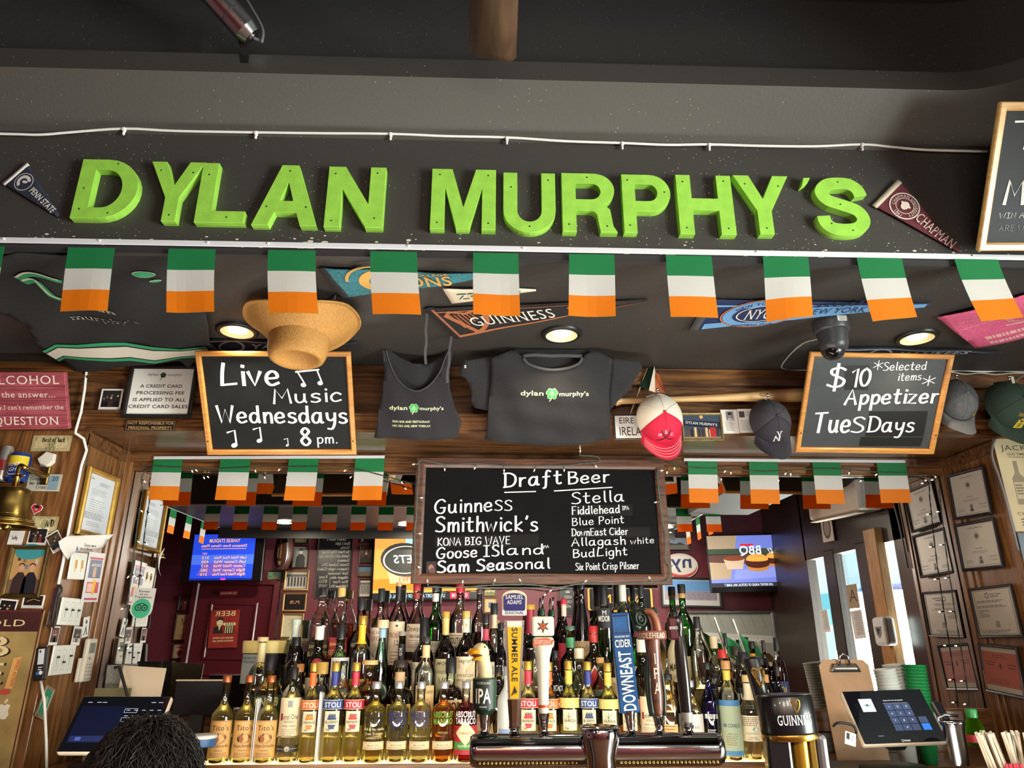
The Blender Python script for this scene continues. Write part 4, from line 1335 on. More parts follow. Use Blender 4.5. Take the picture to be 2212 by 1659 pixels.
# ================================================================ PANEL OVER THE BAR
PAN = front(D_PANEL-.021)
LOW = front(D_PANEL-.036)
def px_hand(mb,pl,M,txt,p0,p1,hp,m,pen=.15,z=.001,**k):
 a,b = [Vector(q) for q in pl.local([p0,p1],M)]
 sc = (b-a).length/math.hypot(p1[0]-p0[0],p1[1]-p0[1])
 mb.hand(txt,a.x,a.y,hp*sc,m,w=b.x-a.x,pen=pen,z=z,slope=(b.y-a.y)/max(1e-6,b.x-a.x),**k)
OAKL = wood('#a9692a','#d79a4c','x',14,rough=.45,contrast=.5,coat=.1)
SLATE = mat('#1d1e1f',.55,var=.25,vscale=9,spec=.15)
def chalkboard(name,label,pl,q,writing,fw=.021,wood_=OAKL,slate=SLATE,lift=.006,group=None):
 M,w,h = pl.fit(q,lift)
 t = thing(name,label,'chalkboard',M,group)
 mb = MB(); mb.frame(w,h,[(.003,-.006),(0,.004),(0,.012),(.003,.015),(fw*.75,.015),(fw,.009),(fw,.002)],wood_)
 mb.box((0,0,-.004),(w-.01,h-.01,.004),mat('#4b3a28',.8)); mb.build('frame',t)
 mb = MB(); mb.rect(-w/2+fw*.8,-h/2+fw*.8,w/2-fw*.8,h/2-fw*.8,slate,.003)
 writing(mb,pl,M,w,h); mb.build('writing_surface',t)
 return t,M,w,h
bp = tilted(610,979,2.855,36)
def w1(mb,pl,M,w,h):
 z = .0045
 for s_,a,b,hp in (('Live',(477,832),(604,830),50),('Music',(594,870),(738,865),32),('Wednesdays',(474,911),(750,912),38),('8',(652,960),(672,960),40),('pm.',(686,956),(729,955),22)):
  px_hand(mb,pl,M,s_,a,b,hp,CHALK,.16 if hp > 25 else .14,z)
 for x,y,k in ((508,960,34),(562,950,30),(622,960,16)):
  c,= pl.local([(x,y)],M); k *= .0019
  mb.ell(c[0],c[1],k*.2,k*.15,CHALK,z,14,rot=.4); mb.stroke([(c[0]+k*.15,c[1]),(c[0]+k*.12,c[1]+k),(c[0]-k*.35,c[1]+k*.85)],k*.12,CHALK,z,flat=1)
 c = pl.local([(657,830),(693,826),(643,800),(686,798),(640,802),(690,797)],M)
 mb.ell(c[0][0],c[0][1],.011,.009,CHALK,z,14); mb.ell(c[1][0],c[1][1],.011,.009,CHALK,z,14)
 mb.stroke([(c[0][0]+.008,c[0][1]),c[2]],.006,CHALK,z,flat=1); mb.stroke([(c[1][0]+.008,c[1][1]),c[3]],.006,CHALK,z,flat=1); mb.stroke([c[4],c[5]],.007,CHALK,z,flat=1)
t,M,w,h = chalkboard('chalkboard','oak framed chalkboard announcing live music on Wednesdays',bp,[(426,757),(762,757),(769,979),(450,979)],w1)
mb = MB()
for x in (-w/2+.010,w/2-.010): mb.lathe([(0,.017),(.003,.0168),(.0034,.0145)],INK,10,TR(x,-h*.36))
mb.build('screw',t)
bp2 = tilted(1862,976,2.855,36)
def w2(mb,pl,M,w,h):
 z = .0045
 tape = mat('#1d1e1f',.3)
 for q in ([(1823,788),(1877,787),(1872,841),(1821,841)],[(1876,887),(2002,886),(1992,941),(1866,941)],[(1857,942),(1992,943),(1985,962),(1853,962)]):
  mb.poly(pl.local(q,M),tape,.0036)
 for s_,a,b,hp,pn in (('$',(1781,836),(1818,836),46,.15),('1',(1829,834),(1845,834),40,.13),('0',(1852,832),(1873,832),38,.16),('*',(1883,797),(1902,797),22,.09),('Selected',(1904,799),(1996,797),18,.12),('items',(1936,821),(1985,819),17,.12),('*',(1988,832),(2014,831),24,.09),
                             ('Appetizer',(1822,872),(2020,868),33,.18),('Tue',(1754,932),(1830,932),44,.15),('S',(1834,932),(1860,932),34,.15),('Days',(1870,931),(1968,931),34,.15)):
  px_hand(mb,pl,M,s_,a,b,hp,CHALK,pn,z)
t,M,w,h = chalkboard('chalkboard','oak framed chalkboard advertising ten dollar appetizers on Tuesdays',bp2,[(1750,758),(2063,764),(2006,978),(1711,973)],w2,slate=mat('#3a3d40',.45,var=.15,vscale=9,spec=.4))
mb = MB()
for x in (-w/2+.010,w/2-.010): mb.lathe([(0,.017),(.003,.0168),(.0034,.0145)],INK,10,TR(x,-h*.30))
mb.build('screw',t)
# chalkboard high in the right corner
bp3 = tilted(2110,541,1.86,33)
def w3(mb,pl,M,w,h):
 z = .0045
 f1 = mat('#b9bab8',.8); f2 = mat('#6f7171',.8)
 px_hand(mb,pl,M,'T',(2180,322),(2245,322),56,CHALK,.13,z)
 px_hand(mb,pl,M,'M',(2164,441),(2203,441),48,f1,.16,z)
 px_hand(mb,pl,M,'WIN A',(2153,472),(2206,470),11,f1,.12,z)
 px_hand(mb,pl,M,'ARE WE',(2152,499),(2216,498),12,f2,.12,z)
chalkboard('chalkboard','tall light wood chalkboard high in the right corner beside the maroon pennant',bp3,[(2147,222),(2440,222),(2440,541),(2110,541)],w3,fw=.024,wood_=wood('#b98a4f','#e0b87a','x',12,contrast=.5,coat=.1),slate=mat('#3b3d40',.7,var=.1,spec=.15))

# ---------------------------------------------------------------- signs and pictures on the panel
def board(name,label,cat,pl,q,bgm,draw,thick=.004,fr=None,group=None,lift=.0):
 """a flat sign, card or picture; fr = (width, depth, material) of a frame"""
 M,w,h = pl.fit(q,lift)
 if fr:
  t = thing(name,label,cat,M,group)
  mb = MB(); mb.frame(w,h,[(0,0),(0,fr[1]*.7),(fr[0]*.25,fr[1]),(fr[0]*.7,fr[1]*.85),(fr[0],fr[1]*.5),(fr[0],.001)],fr[2]); mb.build('frame',t)
  mb = MB(); iw,ih = w-2*fr[0],h-2*fr[0]
  mb.rect(-iw/2-.001,-ih/2-.001,iw/2+.001,ih/2+.001,bgm,.003)
  draw(mb,iw,ih,.0035); mb.build('picture' if cat in ('picture','photograph') else 'panel',t)
  return t
 mb = MB(); mb.box((0,0,thick/2),(w,h,thick),bgm,bev=min(.0015,thick*.3) if thick > .003 else 0)
 draw(mb,w,h,thick+.0004)
 return tag(mb.build(name,None,M),label,cat,group)
def scene_photo(seed,sky,floor_,people=2,top=None):
 """a small snapshot: background, floor, dim shapes of people"""
 def d(mb,w,h,z):
  r = random.Random(seed)
  mb.rect(-w/2,-h/2,w/2,-h*.18,mat(floor_,.35),z)
  mb.rect(-w/2,-h*.18,w/2,h/2,mat(sky,.35),z)
  for i in range(5):
   x = -w*.45+w*.9*r.random(); y = h*(.02+.4*r.random())
   mb.rect(x-w*.05,y-h*.05,x+w*.05,y+h*.05,mat(r.choice(['#8a6a48','#c9a878','#4a3a34','#6f7b86','#b8b2a8']),.35),z+.0002)
  for i in range(people):
   x = w*(-.28+.56*(i+.5)/people)+w*.04*r.uniform(-1,1); s_ = h*.30
   mb.poly([(x-s_*.55,-h/2),(x-s_*.5,-h*.16),(x-s_*.2,-h*.02),(x+s_*.2,-h*.02),(x+s_*.5,-h*.16),(x+s_*.55,-h/2)],mat(r.choice(['#20222a','#3a2a2a','#2b3a4a','#5a5048','#7a2b2b']),.35),z+.0004)
   mb.ell(x,h*.08,s_*.22,s_*.28,mat('#c79a7c',.4),z+.0006,14); mb.ell(x,h*.13,s_*.23,s_*.20,mat('#2a1d16',.4),z+.0005,14)
  if top: mb.ell(0,h*.45,w*.5,h*.18,mat(top,.35),z+.0003,18)
 return d
REDW = wood('#7a2a34','#b45a62','x',8,rough=.6,contrast=.6,coat=0)
def s1(mb,w,h,z):
 for k in (1,2,3): mb.rect(-w/2,h/2-k*h/4-.001,w/2,h/2-k*h/4+.001,mat('#5a1e28',.7),z)
 c = mat('#ead9cf',.7)
 mb.text('ALCOHOL',.003,h*.29,h*.145,c,w=w*.86,wgt=3,z=z+.0004); mb.text('is the answer...',0,h*.06,h*.10,c,w=w*.76,wgt=2,z=z+.0004)
 mb.text("Sorry,I can't remember the",0,-h*.15,h*.075,c,w=w*.93,wgt=2,z=z+.0004); mb.text('QUESTION',0,-h*.42,h*.14,c,w=w*.80,wgt=3,z=z+.0004)
sp = tilted(70,926,2.865,26)
board('wall_plaque','weathered red plank sign with a joke about alcohol at the left edge','sign',sp,[(-22,803),(158,802),(143,925),(-36,926)],REDW,s1,.022)
board('polaroid_photo','dark snapshot with white border between the red sign and the card fee notice','photograph',PAN,[(219,840),(266,840.6),(261,885),(214,885)],PAPER,lambda mb,w,h,z: (mb.rect(-w*.42,-h*.38,w*.42,h*.42,mat('#1d1a1a',.3),z),scene_photo(3,'#2a2523','#191616',1)(mb,w*.8,h*.74,z+.0003)),.0012)
def s2(mb,w,h,z):
 g = mat('#2f4a3a',.6)
 mb.text('dylan',-w*.075,h*.345,h*.06,g,w=w*.19,al='r',wgt=0,z=z); mb.text("murphy's",w*.075,h*.345,h*.055,g,w=w*.24,al='l',wgt=0,z=z)
 for a in (90,162,234,306,18): mb.ell(math.cos(math.radians(a))*w*.028,h*.36+math.sin(math.radians(a))*w*.028,w*.024,w*.024,g,z,10)
 mb.stroke([(0,h*.34),(-w*.04,h*.25)],w*.012,g,z)
 for i,s_ in enumerate(('A CREDIT CARD','PROCESSING FEE','IS APPLIED TO ALL','CREDIT CARD SALES')):
  mb.text(s_,0,h*(.08-.15*i),h*.07,INK,w=w*(.70,.80,.88,.98)[i],wgt=1,z=z,shear=.05)
board('notice_sign','black framed white notice about the credit card processing fee','sign',LOW,[(281,789),(428,790),(415,904),(266,903)],PAPER,s2,fr=(.017,.012,mat('#1a1614',.35)))
def s3(mb,w,h,z):
 c = mat('#b08a5c',.5)
 for r in ((-w/2+.003,h/2-.005,w/2-.003,h/2-.0035),(-w/2+.003,-h/2+.0035,w/2-.003,-h/2+.005),(-w/2+.003,-h/2+.0035,-w/2+.0045,h/2-.0035),(w/2-.0045,-h/2+.0035,w/2-.003,h/2-.0035)): mb.rect(*r,c,z)
 mb.text('NOT RESPONSIBLE FOR',0,h*.08,h*.26,c,w=w*.92,wgt=1,z=z); mb.text('PERSONAL PROPERTY',0,-h*.36,h*.26,c,w=w*.88,wgt=1,z=z)
board('notice_plate','small black plate about personal property under the card fee notice','sign',LOW,[(273.7,907),(380.4,908.4),(378.8,931),(270.6,930.4)],mat('#1c1815',.4),s3,.002)
def s4(mb,w,h,z):
 for r in ((-w/2,h/2-.005,w/2,h/2),(-w/2,-h/2,w/2,-h/2+.005),(-w/2,-h/2,-w/2+.005,h/2),(w/2-.005,-h/2,w/2,h/2)): mb.rect(*r,INK,z)
 mb.text('EIRE',-w*.22,h*.14,h*.24,INK,w=w*.34,z=z); mb.text('IRELAND',0,-h*.34,h*.34,INK,w=w*.80,z=z)
board('number_plate','white number plate reading EIRE IRELAND behind the red cap','sign',LOW,[(1326,896),(1424,896),(1424,949),(1327,950)],PAPER,s4,.003)
def s5(mb,w,h,z):
 mb.rect(-w/2,-h/2,w/2,h/2,mat('#3b4658',.3),z)
 mb.poly([(-w/2,h*.06),(w/2,-h*.10),(w/2,h*.20),(-w/2,h*.30)],mat('#1c2433',.3),z+.0002)
 mb.text("DYLAN MURPHY'S",-.002,h*.08,h*.11,WHITE,w=w*.86,wgt=2,z=z+.0005,rot=-.10)
 mb.rect(-w/2,-h/2,w/2,-h*.42,mat('#8f7c64',.3),z+.0002)
 rr = random.Random(5)
 for i in range(9):
  x = w*(-.42+.1*i); mb.rect(x,-h*.42,x+w*.06,-h*(.02+.10*rr.random()),mat(rr.choice(['#c98f4a','#3a2a22','#5a3b28','#d8b07a','#241c1a']),.3),z+.0003)
 mb.rect(w*.20,-h*.42,w*.36,-h*.02,mat('#a82a2a',.3),z+.0005); mb.ell(0,h*.42,w*.05,h*.07,GLD,z+.0004,12)
board('framed_photo','gold and blue framed photograph of the pub front on the panel','picture',LOW,[(1470,893),(1557,893),(1564,952),(1473.6,953)],mat('#2b3442',.4),s5,fr=(.009,.012,mat('#9a8a55',.35,.5,var=.3,vscale=60)))
def s6(port):
 def d(mb,w,h,z):
  if port:
   mb.rect(-w*.2,h*.02,w*.26,h*.42,mat('#7f8a96',.4),z); mb.ell(w*.03,h*.25,w*.10,h*.10,mat('#c79a7c',.4),z+.0003,14); mb.ell(w*.03,h*.32,w*.11,h*.06,mat('#241a18',.4),z+.0004,14)
   mb.poly([(-w*.17,h*.02),(-w*.08,h*.15),(w*.14,h*.15),(w*.23,h*.02)],mat('#c9cbd0',.4),z+.0002)
   mb.print_(-w*.3,w*.3,-h*.06,7,h*.055,mat('#77736c',.6),.35,z,seed=2)
  else:
   mb.rect(-w*.42,h*.14,-w*.08,h*.40,mat('#4a4642',.4),z)
   mb.print_(-w*.02,w*.42,h*.38,4,h*.06,mat('#77736c',.6),.35,z,seed=6); mb.print_(-w*.38,w*.38,h*.02,11,h*.042,mat('#88847c',.6),.35,z,seed=7)
 return d
board('memorial_card','white card with a man in a pale shirt beside the pub photograph','card',LOW,[(1557,885),(1593,885),(1595,936),(1561,937)],PAPER,s6(True),.0015)
board('memorial_card','white card with lines of print left of the navy cap','card',LOW,[(1594,884),(1629,883),(1631,935),(1596,935)],PAPER,s6(False),.0015)

# baseball bat on the panel
a,b = front(D_PANEL-.055).hit(1327,867),front(D_PANEL-.07).hit(1800,851)
L = (b-a).length*1.12
M = Matrix.Translation(a) @ ((b-a).to_track_quat('Z','Y').to_matrix().to_4x4())
t = thing('baseball_bat','pale wooden baseball bat lying across the panel behind the caps','bat',M)
BATW = wood('#b98a52','#e0b985','z',10,rough=.35,contrast=.5)
mb = MB(); mb.lathe([(0,0),(.018,.002),(.0215,.009),(.019,.016),(.0135,.03),(.0125,.10),(.013,L*.3),(.018,L*.5),(.027,L*.68),(.033,L*.85),(.033,L*.95),(.025,L*.99),(0,L)],BATW,28)
mb.build('barrel',t)
def batw(p):
 # p.x along the bat, p.y around it
 r = .018+.012*min(1,max(0,(p.x-L*.45)/(L*.35)))+.0006
 an = p.y/r
 return (-r*math.sin(an),-r*math.cos(an),p.x)
I3 = M.inverted().to_3x3() @ Vector((0,-1,0)); a0 = math.atan2(-I3.x,-I3.y); sgn = 1 if (M.to_3x3() @ Vector((-1,0,0))).z > 0 else -1
bw = lambda p: batw(Vector((p.x,sgn*p.y+a0*(.018+.012*min(1,max(0,(p.x-L*.45)/(L*.35)))+.0006),0)))
mb = MB(); BR = mat('#3a2414',.6)
x = L*.60
mb.ring(x,0,.017,.0185,BR,warp=bw,ky=.5) ; mb.text('Louisville',x,.0015,.0055,BR,w=.030,wgt=2,warp=bw); mb.text('Slugger',x,-.0065,.006,BR,w=.030,wgt=2,warp=bw)
mb.text('BASEBALL CLUB',L*.80,.003,.005,BR,w=.07,wgt=1,warp=bw); mb.text('NEW YORK CITY',L*.80,-.006,.005,BR,w=.07,wgt=1,warp=bw)
mb.build('brand_mark',t)
for k in (.12,.62):
 mb = MB(); q = M.inverted() @ (M @ Vector((0,0,L*k))+Vector((0,.045,-.016))); q2 = M.inverted() @ (M @ Vector((0,0,L*k))+Vector((0,-.02,-.024))); mb.cyl(q,q2,.005,mat('#3a2a1c',.5),10); mb.build('peg',t)

# small hand flag on a stick
hp = front(D_PANEL-.03)
o = hp.hit(*z6((1440,1000))[0])
t = thing('hand_flag','small green white and orange cloth flag on a thin stick above the number plate','flag',Matrix.Translation(o))
mb = MB(); mb.cyl(hp.hit(*z6((1455,980))[0])-o,hp.hit(*z6((1330,1312))[0])-o,.0028,mat('#c8b48c',.6),8); mb.build('stick',t)
A = [hp.hit(*p)-o for p in z6((1452,985),(1395,1110),(1492,985),(1455,1155),(1510,1010),(1505,1160),(1530,1050),(1572,1180))]
mb = MB(); mb.add([tuple(p+Vector((0,d_,0))) for p,d_ in zip(A,(0,0,-.035,-.03,-.005,-.012,-.03,-.04))],[(0,1,3,2),(2,3,5,4),(4,5,7,6)],[mat('#1c3a2a',.8),mat('#cfc2ae',.8),mat('#e8875a',.8)]); mb.build('cloth',t)

# ---------------------------------------------------------------- caps on hooks
def cap_obj(label,px,py,wpx,front_m,back_m,bill_m,draw,hook=True,tilt=.35,roll=0.0,dd=.105):
 tilt -= .45
 pl = front(D_PANEL-dd)
 a,b = pl.hit(px-wpx/2,py),pl.hit(px+wpx/2,py)
 r = (b-a).length/2
 M = pl.at(px,py) @ RZ(roll) @ RX(tilt)
 t = thing('baseball_hat',label,'cap',M,'caps hung on the panel')
 rx,ry,rz = r,r*1.12,r*1.05
 def pt(a,e,k=1.0): return (rx*k*math.cos(e)*math.sin(a),-ry*k*math.cos(e)*math.cos(a),rz*k*math.sin(e))
 def dome(a0,a1,n,m,nm,skip=None,k=1.0):
  mb = MB(); V,F = [],[]
  ne = 14
  for i in range(n+1):
   for j in range(ne+1):
    V.append(pt(a0+(a1-a0)*i/n,(PI/2)*j/ne,k))
  for i in range(n):
   for j in range(ne):
    am = a0+(a1-a0)*(i+.5)/n
    if skip and skip(am,j/ne): continue
    F.append((i*(ne+1)+j,(i+1)*(ne+1)+j,(i+1)*(ne+1)+j+1,i*(ne+1)+j+1))
  mb.add(V,F,m,True)
  return mb,nm
 mb,nm = dome(-1.15,1.15,14,front_m,'front_panel'); mb.build(nm,t)
 mb,nm = dome(1.15,2*PI-1.15,44,back_m,'back_panel',lambda a,e: ((a-PI)/.46)**2+(e/.36)**2 < 1); mb.build(nm,t)
 mb = MB()
 for k in range(6):
  a = PI/6*0+k*PI/3
  mb.tube([pt(a,e*PI/20,1.006) for e in range(2,11)],.0012,front_m if abs(a) < 1.2 or a > 5.1 else back_m,5)
 mb.build('seam',t)
 mb = MB(); mb.ball((0,0,rz*1.01),.007,front_m,seg=12,sc=(1,1,.6)); mb.build('button',t)
 # peak
 V,F = [],[]
 nb,na = 6,16
 for i in range(na+1):
  a = -1.08+2.16*i/na
  for j in range(nb+1):
   k = j/nb
   L_ = .078*(max(0,math.cos(a*1.25)))**.6
   x,y = rx*math.sin(a)*(1+.02*k),-ry*math.cos(a)-L_*k
   V.append((x,y,.020*(1-(x/rx)**2)*1.6*k*1+.012-.10*max(0,abs(x)/rx-.25)**2*k))
 for i in range(na):
  for j in range(nb): F.append((i*(nb+1)+j,i*(nb+1)+j+1,(i+1)*(nb+1)+j+1,(i+1)*(nb+1)+j))
 n = len(V); V2 = V+[(x,y,z-.003) for x,y,z in V]
 mb = MB(); mb.add(V2,F+[tuple(n+q for q in f)[::-1] for f in F],bill_m,True)
 st = mat('#e8d8d4',.8) if draw == 'red' else bill_m
 for j in (2,3,4,5): mb.tube([(V[i*(nb+1)+j][0],V[i*(nb+1)+j][1],V[i*(nb+1)+j][2]+.0004) for i in range(1,na)],.0006,st,4)
 mb.build('peak',t)
 mb = MB(); mb.tube([pt(PI+x*.42/6,.09,1.01) for x in range(-6,7)],.005,back_m,6); mb.build('strap',t)
 dw = lambda p: pt(p.x/rx,.34+p.y/rz,1.012+p.z)
 mb = MB()
 if draw == 'red':
  k = INK
  for e in (-1,1): mb.stroke([tuple(q) for q in spline([(e*.036,-.004),(e*.018,.004),(0,.018),(-e*.014,.032),(-e*.026,.048)],4)],.005,k,.001,None,dw,1)
  for s_,x,y in (('M',-.030,.020),('K',.0,.036),('C',.030,.020)): mb.text(s_,x,y,.014,WHITE,wgt=3,warp=dw,z=.004)
  mb.build('emblem',t)
 elif draw == 'ny':
  mb.text('N',-.003,-.004,.030,WHITE,wgt=3,w=.036,warp=dw); mb.text('Y',.003,.004,.042,WHITE,wgt=3,w=.032,warp=dw,z=.003); mb.build('emblem',t)
 elif draw == 'gray':
  mb.tube([pt(-1.25+2.5*i/14,.10,1.01) for i in range(15)],.003,INK,6); mb.tube([pt(-1.25+2.5*i/14,.18+.02*math.sin(i),1.01) for i in range(15)],.002,INK,6); mb.ell(.06,.0,.012,.008,mat('#d09a2e',.6),warp=dw); mb.build('cord',t)
 elif draw == 'green':
  mb.text('SHAMROCK',0,.046,.014,mat('#c9a63c',.7),w=.062,wgt=3,warp=dw,z=.003)
  for x in (-.012,0,.012): mb.ell(x,.030+.004*math.cos(x*200),.006,.006,mat('#c9a63c',.7),.003,warp=dw)
  mb.rect(-.018,-.012,.018,.022,mat('#dcc93c',.6),.003,warp=dw,nx=4); mb.print_(-.012,.012,.012,3,.009,INK,.4,.005,warp=dw); mb.build('emblem',t)
  mb = MB(); mb.box((-.005,ry*.75,rz*.72),(.012,.05,.0015),mat('#c9c6b8',.6)); mb.build('price_tag',t)
  mb = MB(); mb.text('IRISH',0,0,.016,mat('#c9a63c',.7),wgt=3,T=TR(-.03,ry*.98,rz*.22) @ RX(-1.0)); mb.build('strap_lettering',t)
 if hook:
  hk = M.inverted()
  top = M @ Vector(pt(PI,.35,1.0))
  th = thing('coat_hook','small metal hook holding the '+hook,'hook',Matrix.Translation(top),'cap hooks')
  mb = MB(); mb.tube([(0,D_PANEL-.02-top.y,.012),(0,.01,.004),(0,-.012,.0),(0,-.016,.012)],.0035,CHROME,8); mb.ball((0,-.016,.016),.0065,CHROME,seg=12); mb.build('hook_arm',th)
 return t
REDC = mat('#c3123a',.8,bump=.2,bscale=400)
cap_obj('red baseball cap with a cream mesh back hanging over the number plate',1424,906,98,REDC,mat('#d9d1c3',.85,bump=.4,bscale=400),REDC,'red','red and cream cap',tilt=.42,roll=.10)
NVC = mat('#2a2731',.85,bump=.2,bscale=400)
cap_obj('dark navy baseball cap with white interlocked letters hanging by the memorial cards',1662,912,86,NVC,mat('#3b393f',.85,bump=.4,bscale=400),NVC,'ny','navy cap',tilt=.42,roll=.12)
cap_obj('washed grey baseball cap with a black cord behind the appetizer chalkboard',2062,868,84,mat('#5b5d60',.9,var=.2,vscale=40),mat('#4b4d50',.9,var=.2,vscale=40),mat('#66686a',.9),'gray','grey cap',tilt=.30,roll=-.10)
GRC = mat('#2a3d33',.85,bump=.2,bscale=400)
cap_obj('dark green baseball cap with yellow lettering at the right edge',2176,878,96,GRC,GRC,GRC,'green','green cap',tilt=.36,roll=-.06)
# cables on the right
P = [front(D_PANEL-.03).hit(*p) for p in ((2040,802),(2075,800),(2120,803),(2165,801),(2240,806))]
t = thing('cable','pair of thin white cables above the grey and green caps','cable',Matrix.Translation(P[0]))
mb = MB(); mb.tube([Vector(q)-P[0] for q in spline(P,4)],.004,WHITE); mb.tube([Vector(q)-P[0]+Vector((0,0,-.012+.006*math.sin(i))) for i,q in enumerate(spline(P,4))],.003,mat('#b9b6b0',.5)); mb.build('cord',t)
P = [front(D_PANEL-.015).hit(*p) for p in ((2230,808),(2200,818),(2192,842),(2196,900),(2160,940),(2148,952),(2143,985),(2158,1030),(2172,1075),(2186,1130),(2200,1190))]
t = thing('cable','grey conduit cable curving down past the green cap to the tin poster','cable',Matrix.Translation(P[0]))
mb = MB(); mb.tube([Vector(q)-P[0] for q in spline(P,5)],.005,mat('#77787a',.4)); mb.build('cord',t)
# ================================================================ LEFT PILLAR
PIL = front(D_PANEL-.002)
Qa = Qz(0,920,4.1475); Qb = Qz(0,1260,4.1575)
BILL = mat('#c2b184',.7,var=.2,vscale=60)
def bill(txt,ink='#3a3a22',hand=None):
 def d(mb,w,h,z):
  c = mat(ink,.7); c2 = mat('#6f6a42',.7)
  for k in (.02,.06): 
   x,y = w/2-w*k,h/2-w*k
   for r in ((-x,y-.0012,x,y),(-x,-y,x,-y+.0012),(-x,-y,-x+.0012,y),(x-.0012,-y,x,y)): mb.rect(*r,c2,z)
  mb.ell(0,0,w*.11,h*.33,mat('#a39a6a',.7),z+.0001,20)
  for sx in (-1,1): mb.text(txt,sx*w*.40,h*.18,h*.16,c,wgt=3,z=z+.0002)
  if hand:
   for i,(s_,x0,x1,y,hh) in enumerate(hand): mb.hand(s_,x0*w,y*h,hh*h,INK,w=(x1-x0)*w,pen=.16,z=z+.0004)
 return d
board('dollar_bill','old banknote with handwritten good wishes at the top of the left pillar','banknote',PIL,Qa((300,88),(647,85),(625,228),(275,225)),BILL,bill('5',hand=[('Best of luck',-.24,.34,.08,.28),('TC',-.08,.10,-.22,.18),('TTT',-.14,.14,-.44,.18)]),.0008)
M = PIL.at(101,995)
mb = MB()
for pts,m_,z0,z1 in (([(-.036,.0),(.0,.036),(.034,.026),(.036,-.008),(.012,-.034),(-.022,-.022)],WHITE,0,.018),): 
 P_ = [(x,y,0) for x,y in pts]; Q_ = [(x*.82+.004,y*.82+.003,.02) for x,y in pts]
 mb.add(P_+Q_,[(i,(i+1) % 6,6+(i+1) % 6,6+i) for i in range(6)]+[(6,7,8,9,10,11)],mat('#d9d3c6',.7))
tag(mb.build('folded_paper_ornament',None,M),'small cream many-sided folded ornament on the left pillar above the brass bell','ornament')
board('foreign_banknote','pale blue twenty banknote with handwriting behind the bell bracket','banknote',PIL,Qa((255,430),(560,435),(535,588),(235,582)),mat('#b9b7a6',.7,var=.1),lambda mb,w,h,z: (mb.rect(w*.12,-h*.42,w*.42,h*.42,mat('#7f97a6',.7),z),mb.text('20',w*.30,h*.12,h*.24,mat('#2f4a5a',.7),wgt=1,z=z+.0002),mb.hand('Great',-w*.42,h*.12,h*.2,INK,w=w*.3,z=z+.0003),mb.hand('bar lads',-w*.42,-h*.12,h*.2,INK,w=w*.4,z=z+.0003),mb.hand('Craic',-w*.2,-h*.36,h*.2,INK,w=w*.3,z=z+.0003)),.0008)
M = PIL.at(79,1099)
mb = MB()
def heart(k,n=24): return [(k*.062*16*math.sin(2*PI*i/n)**3,k*.062*(13*math.cos(2*PI*i/n)-5*math.cos(4*PI*i/n)-2*math.cos(6*PI*i/n)-math.cos(8*PI*i/n))) for i in range(n)]
mb.poly(heart(.024),PAPER,0,.0006); mb.poly(heart(.021),mat('#d2243a',.5),.0009)
mb.ell(0,.002,.008,.010,mat('#d8a58a',.5),.0012); mb.ell(0,.008,.010,.007,mat('#2a1a16',.5),.0013); mb.rect(-.008,.001,.008,.004,INK,.0015); mb.rect(-.004,-.004,.004,-.0025,mat('#a02030',.5),.0015)
tag(mb.build('heart_sticker',None,M @ RZ(-.2)),'red heart sticker with a face in sunglasses beside the brass bell','sticker')
board('banknote','worn banknote scribbled in black marker half hidden under the bell','banknote',PIL,[(70,1115),(127,1116),(121,1152),(64,1150)],BILL,bill('1',hand=[('AND',.05,.35,-.1,.4)]),.0008)
def pol(seed,a,b,n=1,cap=None):
 def d(mb,w,h,z):
  mb.rect(-w*.43,-h*.30,w*.43,h*.43,mat(b,.3),z)
  scene_photo(seed,a,b,n)(mb,w*.82,h*.70,z+.0003)
  if cap: mb.hand(cap,-w*.4,-h*.46,h*.12,INK,w=w*.8,z=z+.0002)
 return d
SNAP = 'snapshots on the left pillar'
board('note_card','white card with a signature below the brass bell','card',PIL,Qa((112,905),(240,912),(190,1068),(55,1062)),PAPER,lambda mb,w,h,z: (mb.hand('Sully',-w*.3,-h*.2,h*.2,INK,w=w*.4,z=z),mb.print_(-w*.3,w*.3,h*.3,3,h*.12,mat('#b9b3a8',.6),.15,z)),.0008)
board('polaroid_photo','dark snapshot of drummers pinned under the brass bell','photograph',PIL,Qa((268,912),(440,915),(410,1072),(236,1068)),PAPER,pol(11,'#2b2326','#151214',2),.001,group=SNAP)
board('polaroid_photo','tilted snapshot captioned not serve beside the curled flyer','photograph',front(D_PANEL-.006),Qa((425,990),(520,922),(590,1085),(455,1155)),PAPER,pol(12,'#5a4a3a','#2a2422',1,'NOT SERVE'),.001,group=SNAP)
board('framed_photo','gold framed photograph of two people under a teal umbrella on the left pillar','picture',front(D_PANEL-.003),[(27,1180),(109,1179),(89,1292),(5,1290)],mat('#b0875c',.4),scene_photo(21,'#b98f5c','#7a5a48',2,'#3f8f96'),fr=(.014,.016,mat('#5c4a22',.3,.6,var=.3,vscale=40)))
board('polaroid_photo','tilted snapshot of a man in black at the corner of the tin beer sign','photograph',front(D_PANEL-.022),Qb((20,138),(182,150),(95,345),(-60,330)),PAPER,pol(13,'#1d1a1e','#141214',1),.001,group=SNAP)
board('polaroid_photo','snapshot with yellow streaks directly under the gold framed photograph','photograph',front(D_PANEL-.004),Qb((215,105),(415,105),(380,228),(188,222)),PAPER,lambda mb,w,h,z: (mb.rect(-w*.42,-h*.28,w*.42,h*.44,mat('#241c18',.3),z),mb.stroke([(-w*.3,0),(0,h*.2),(w*.3,h*.05)],h*.05,GLD,z+.0003)),.001,group=SNAP)
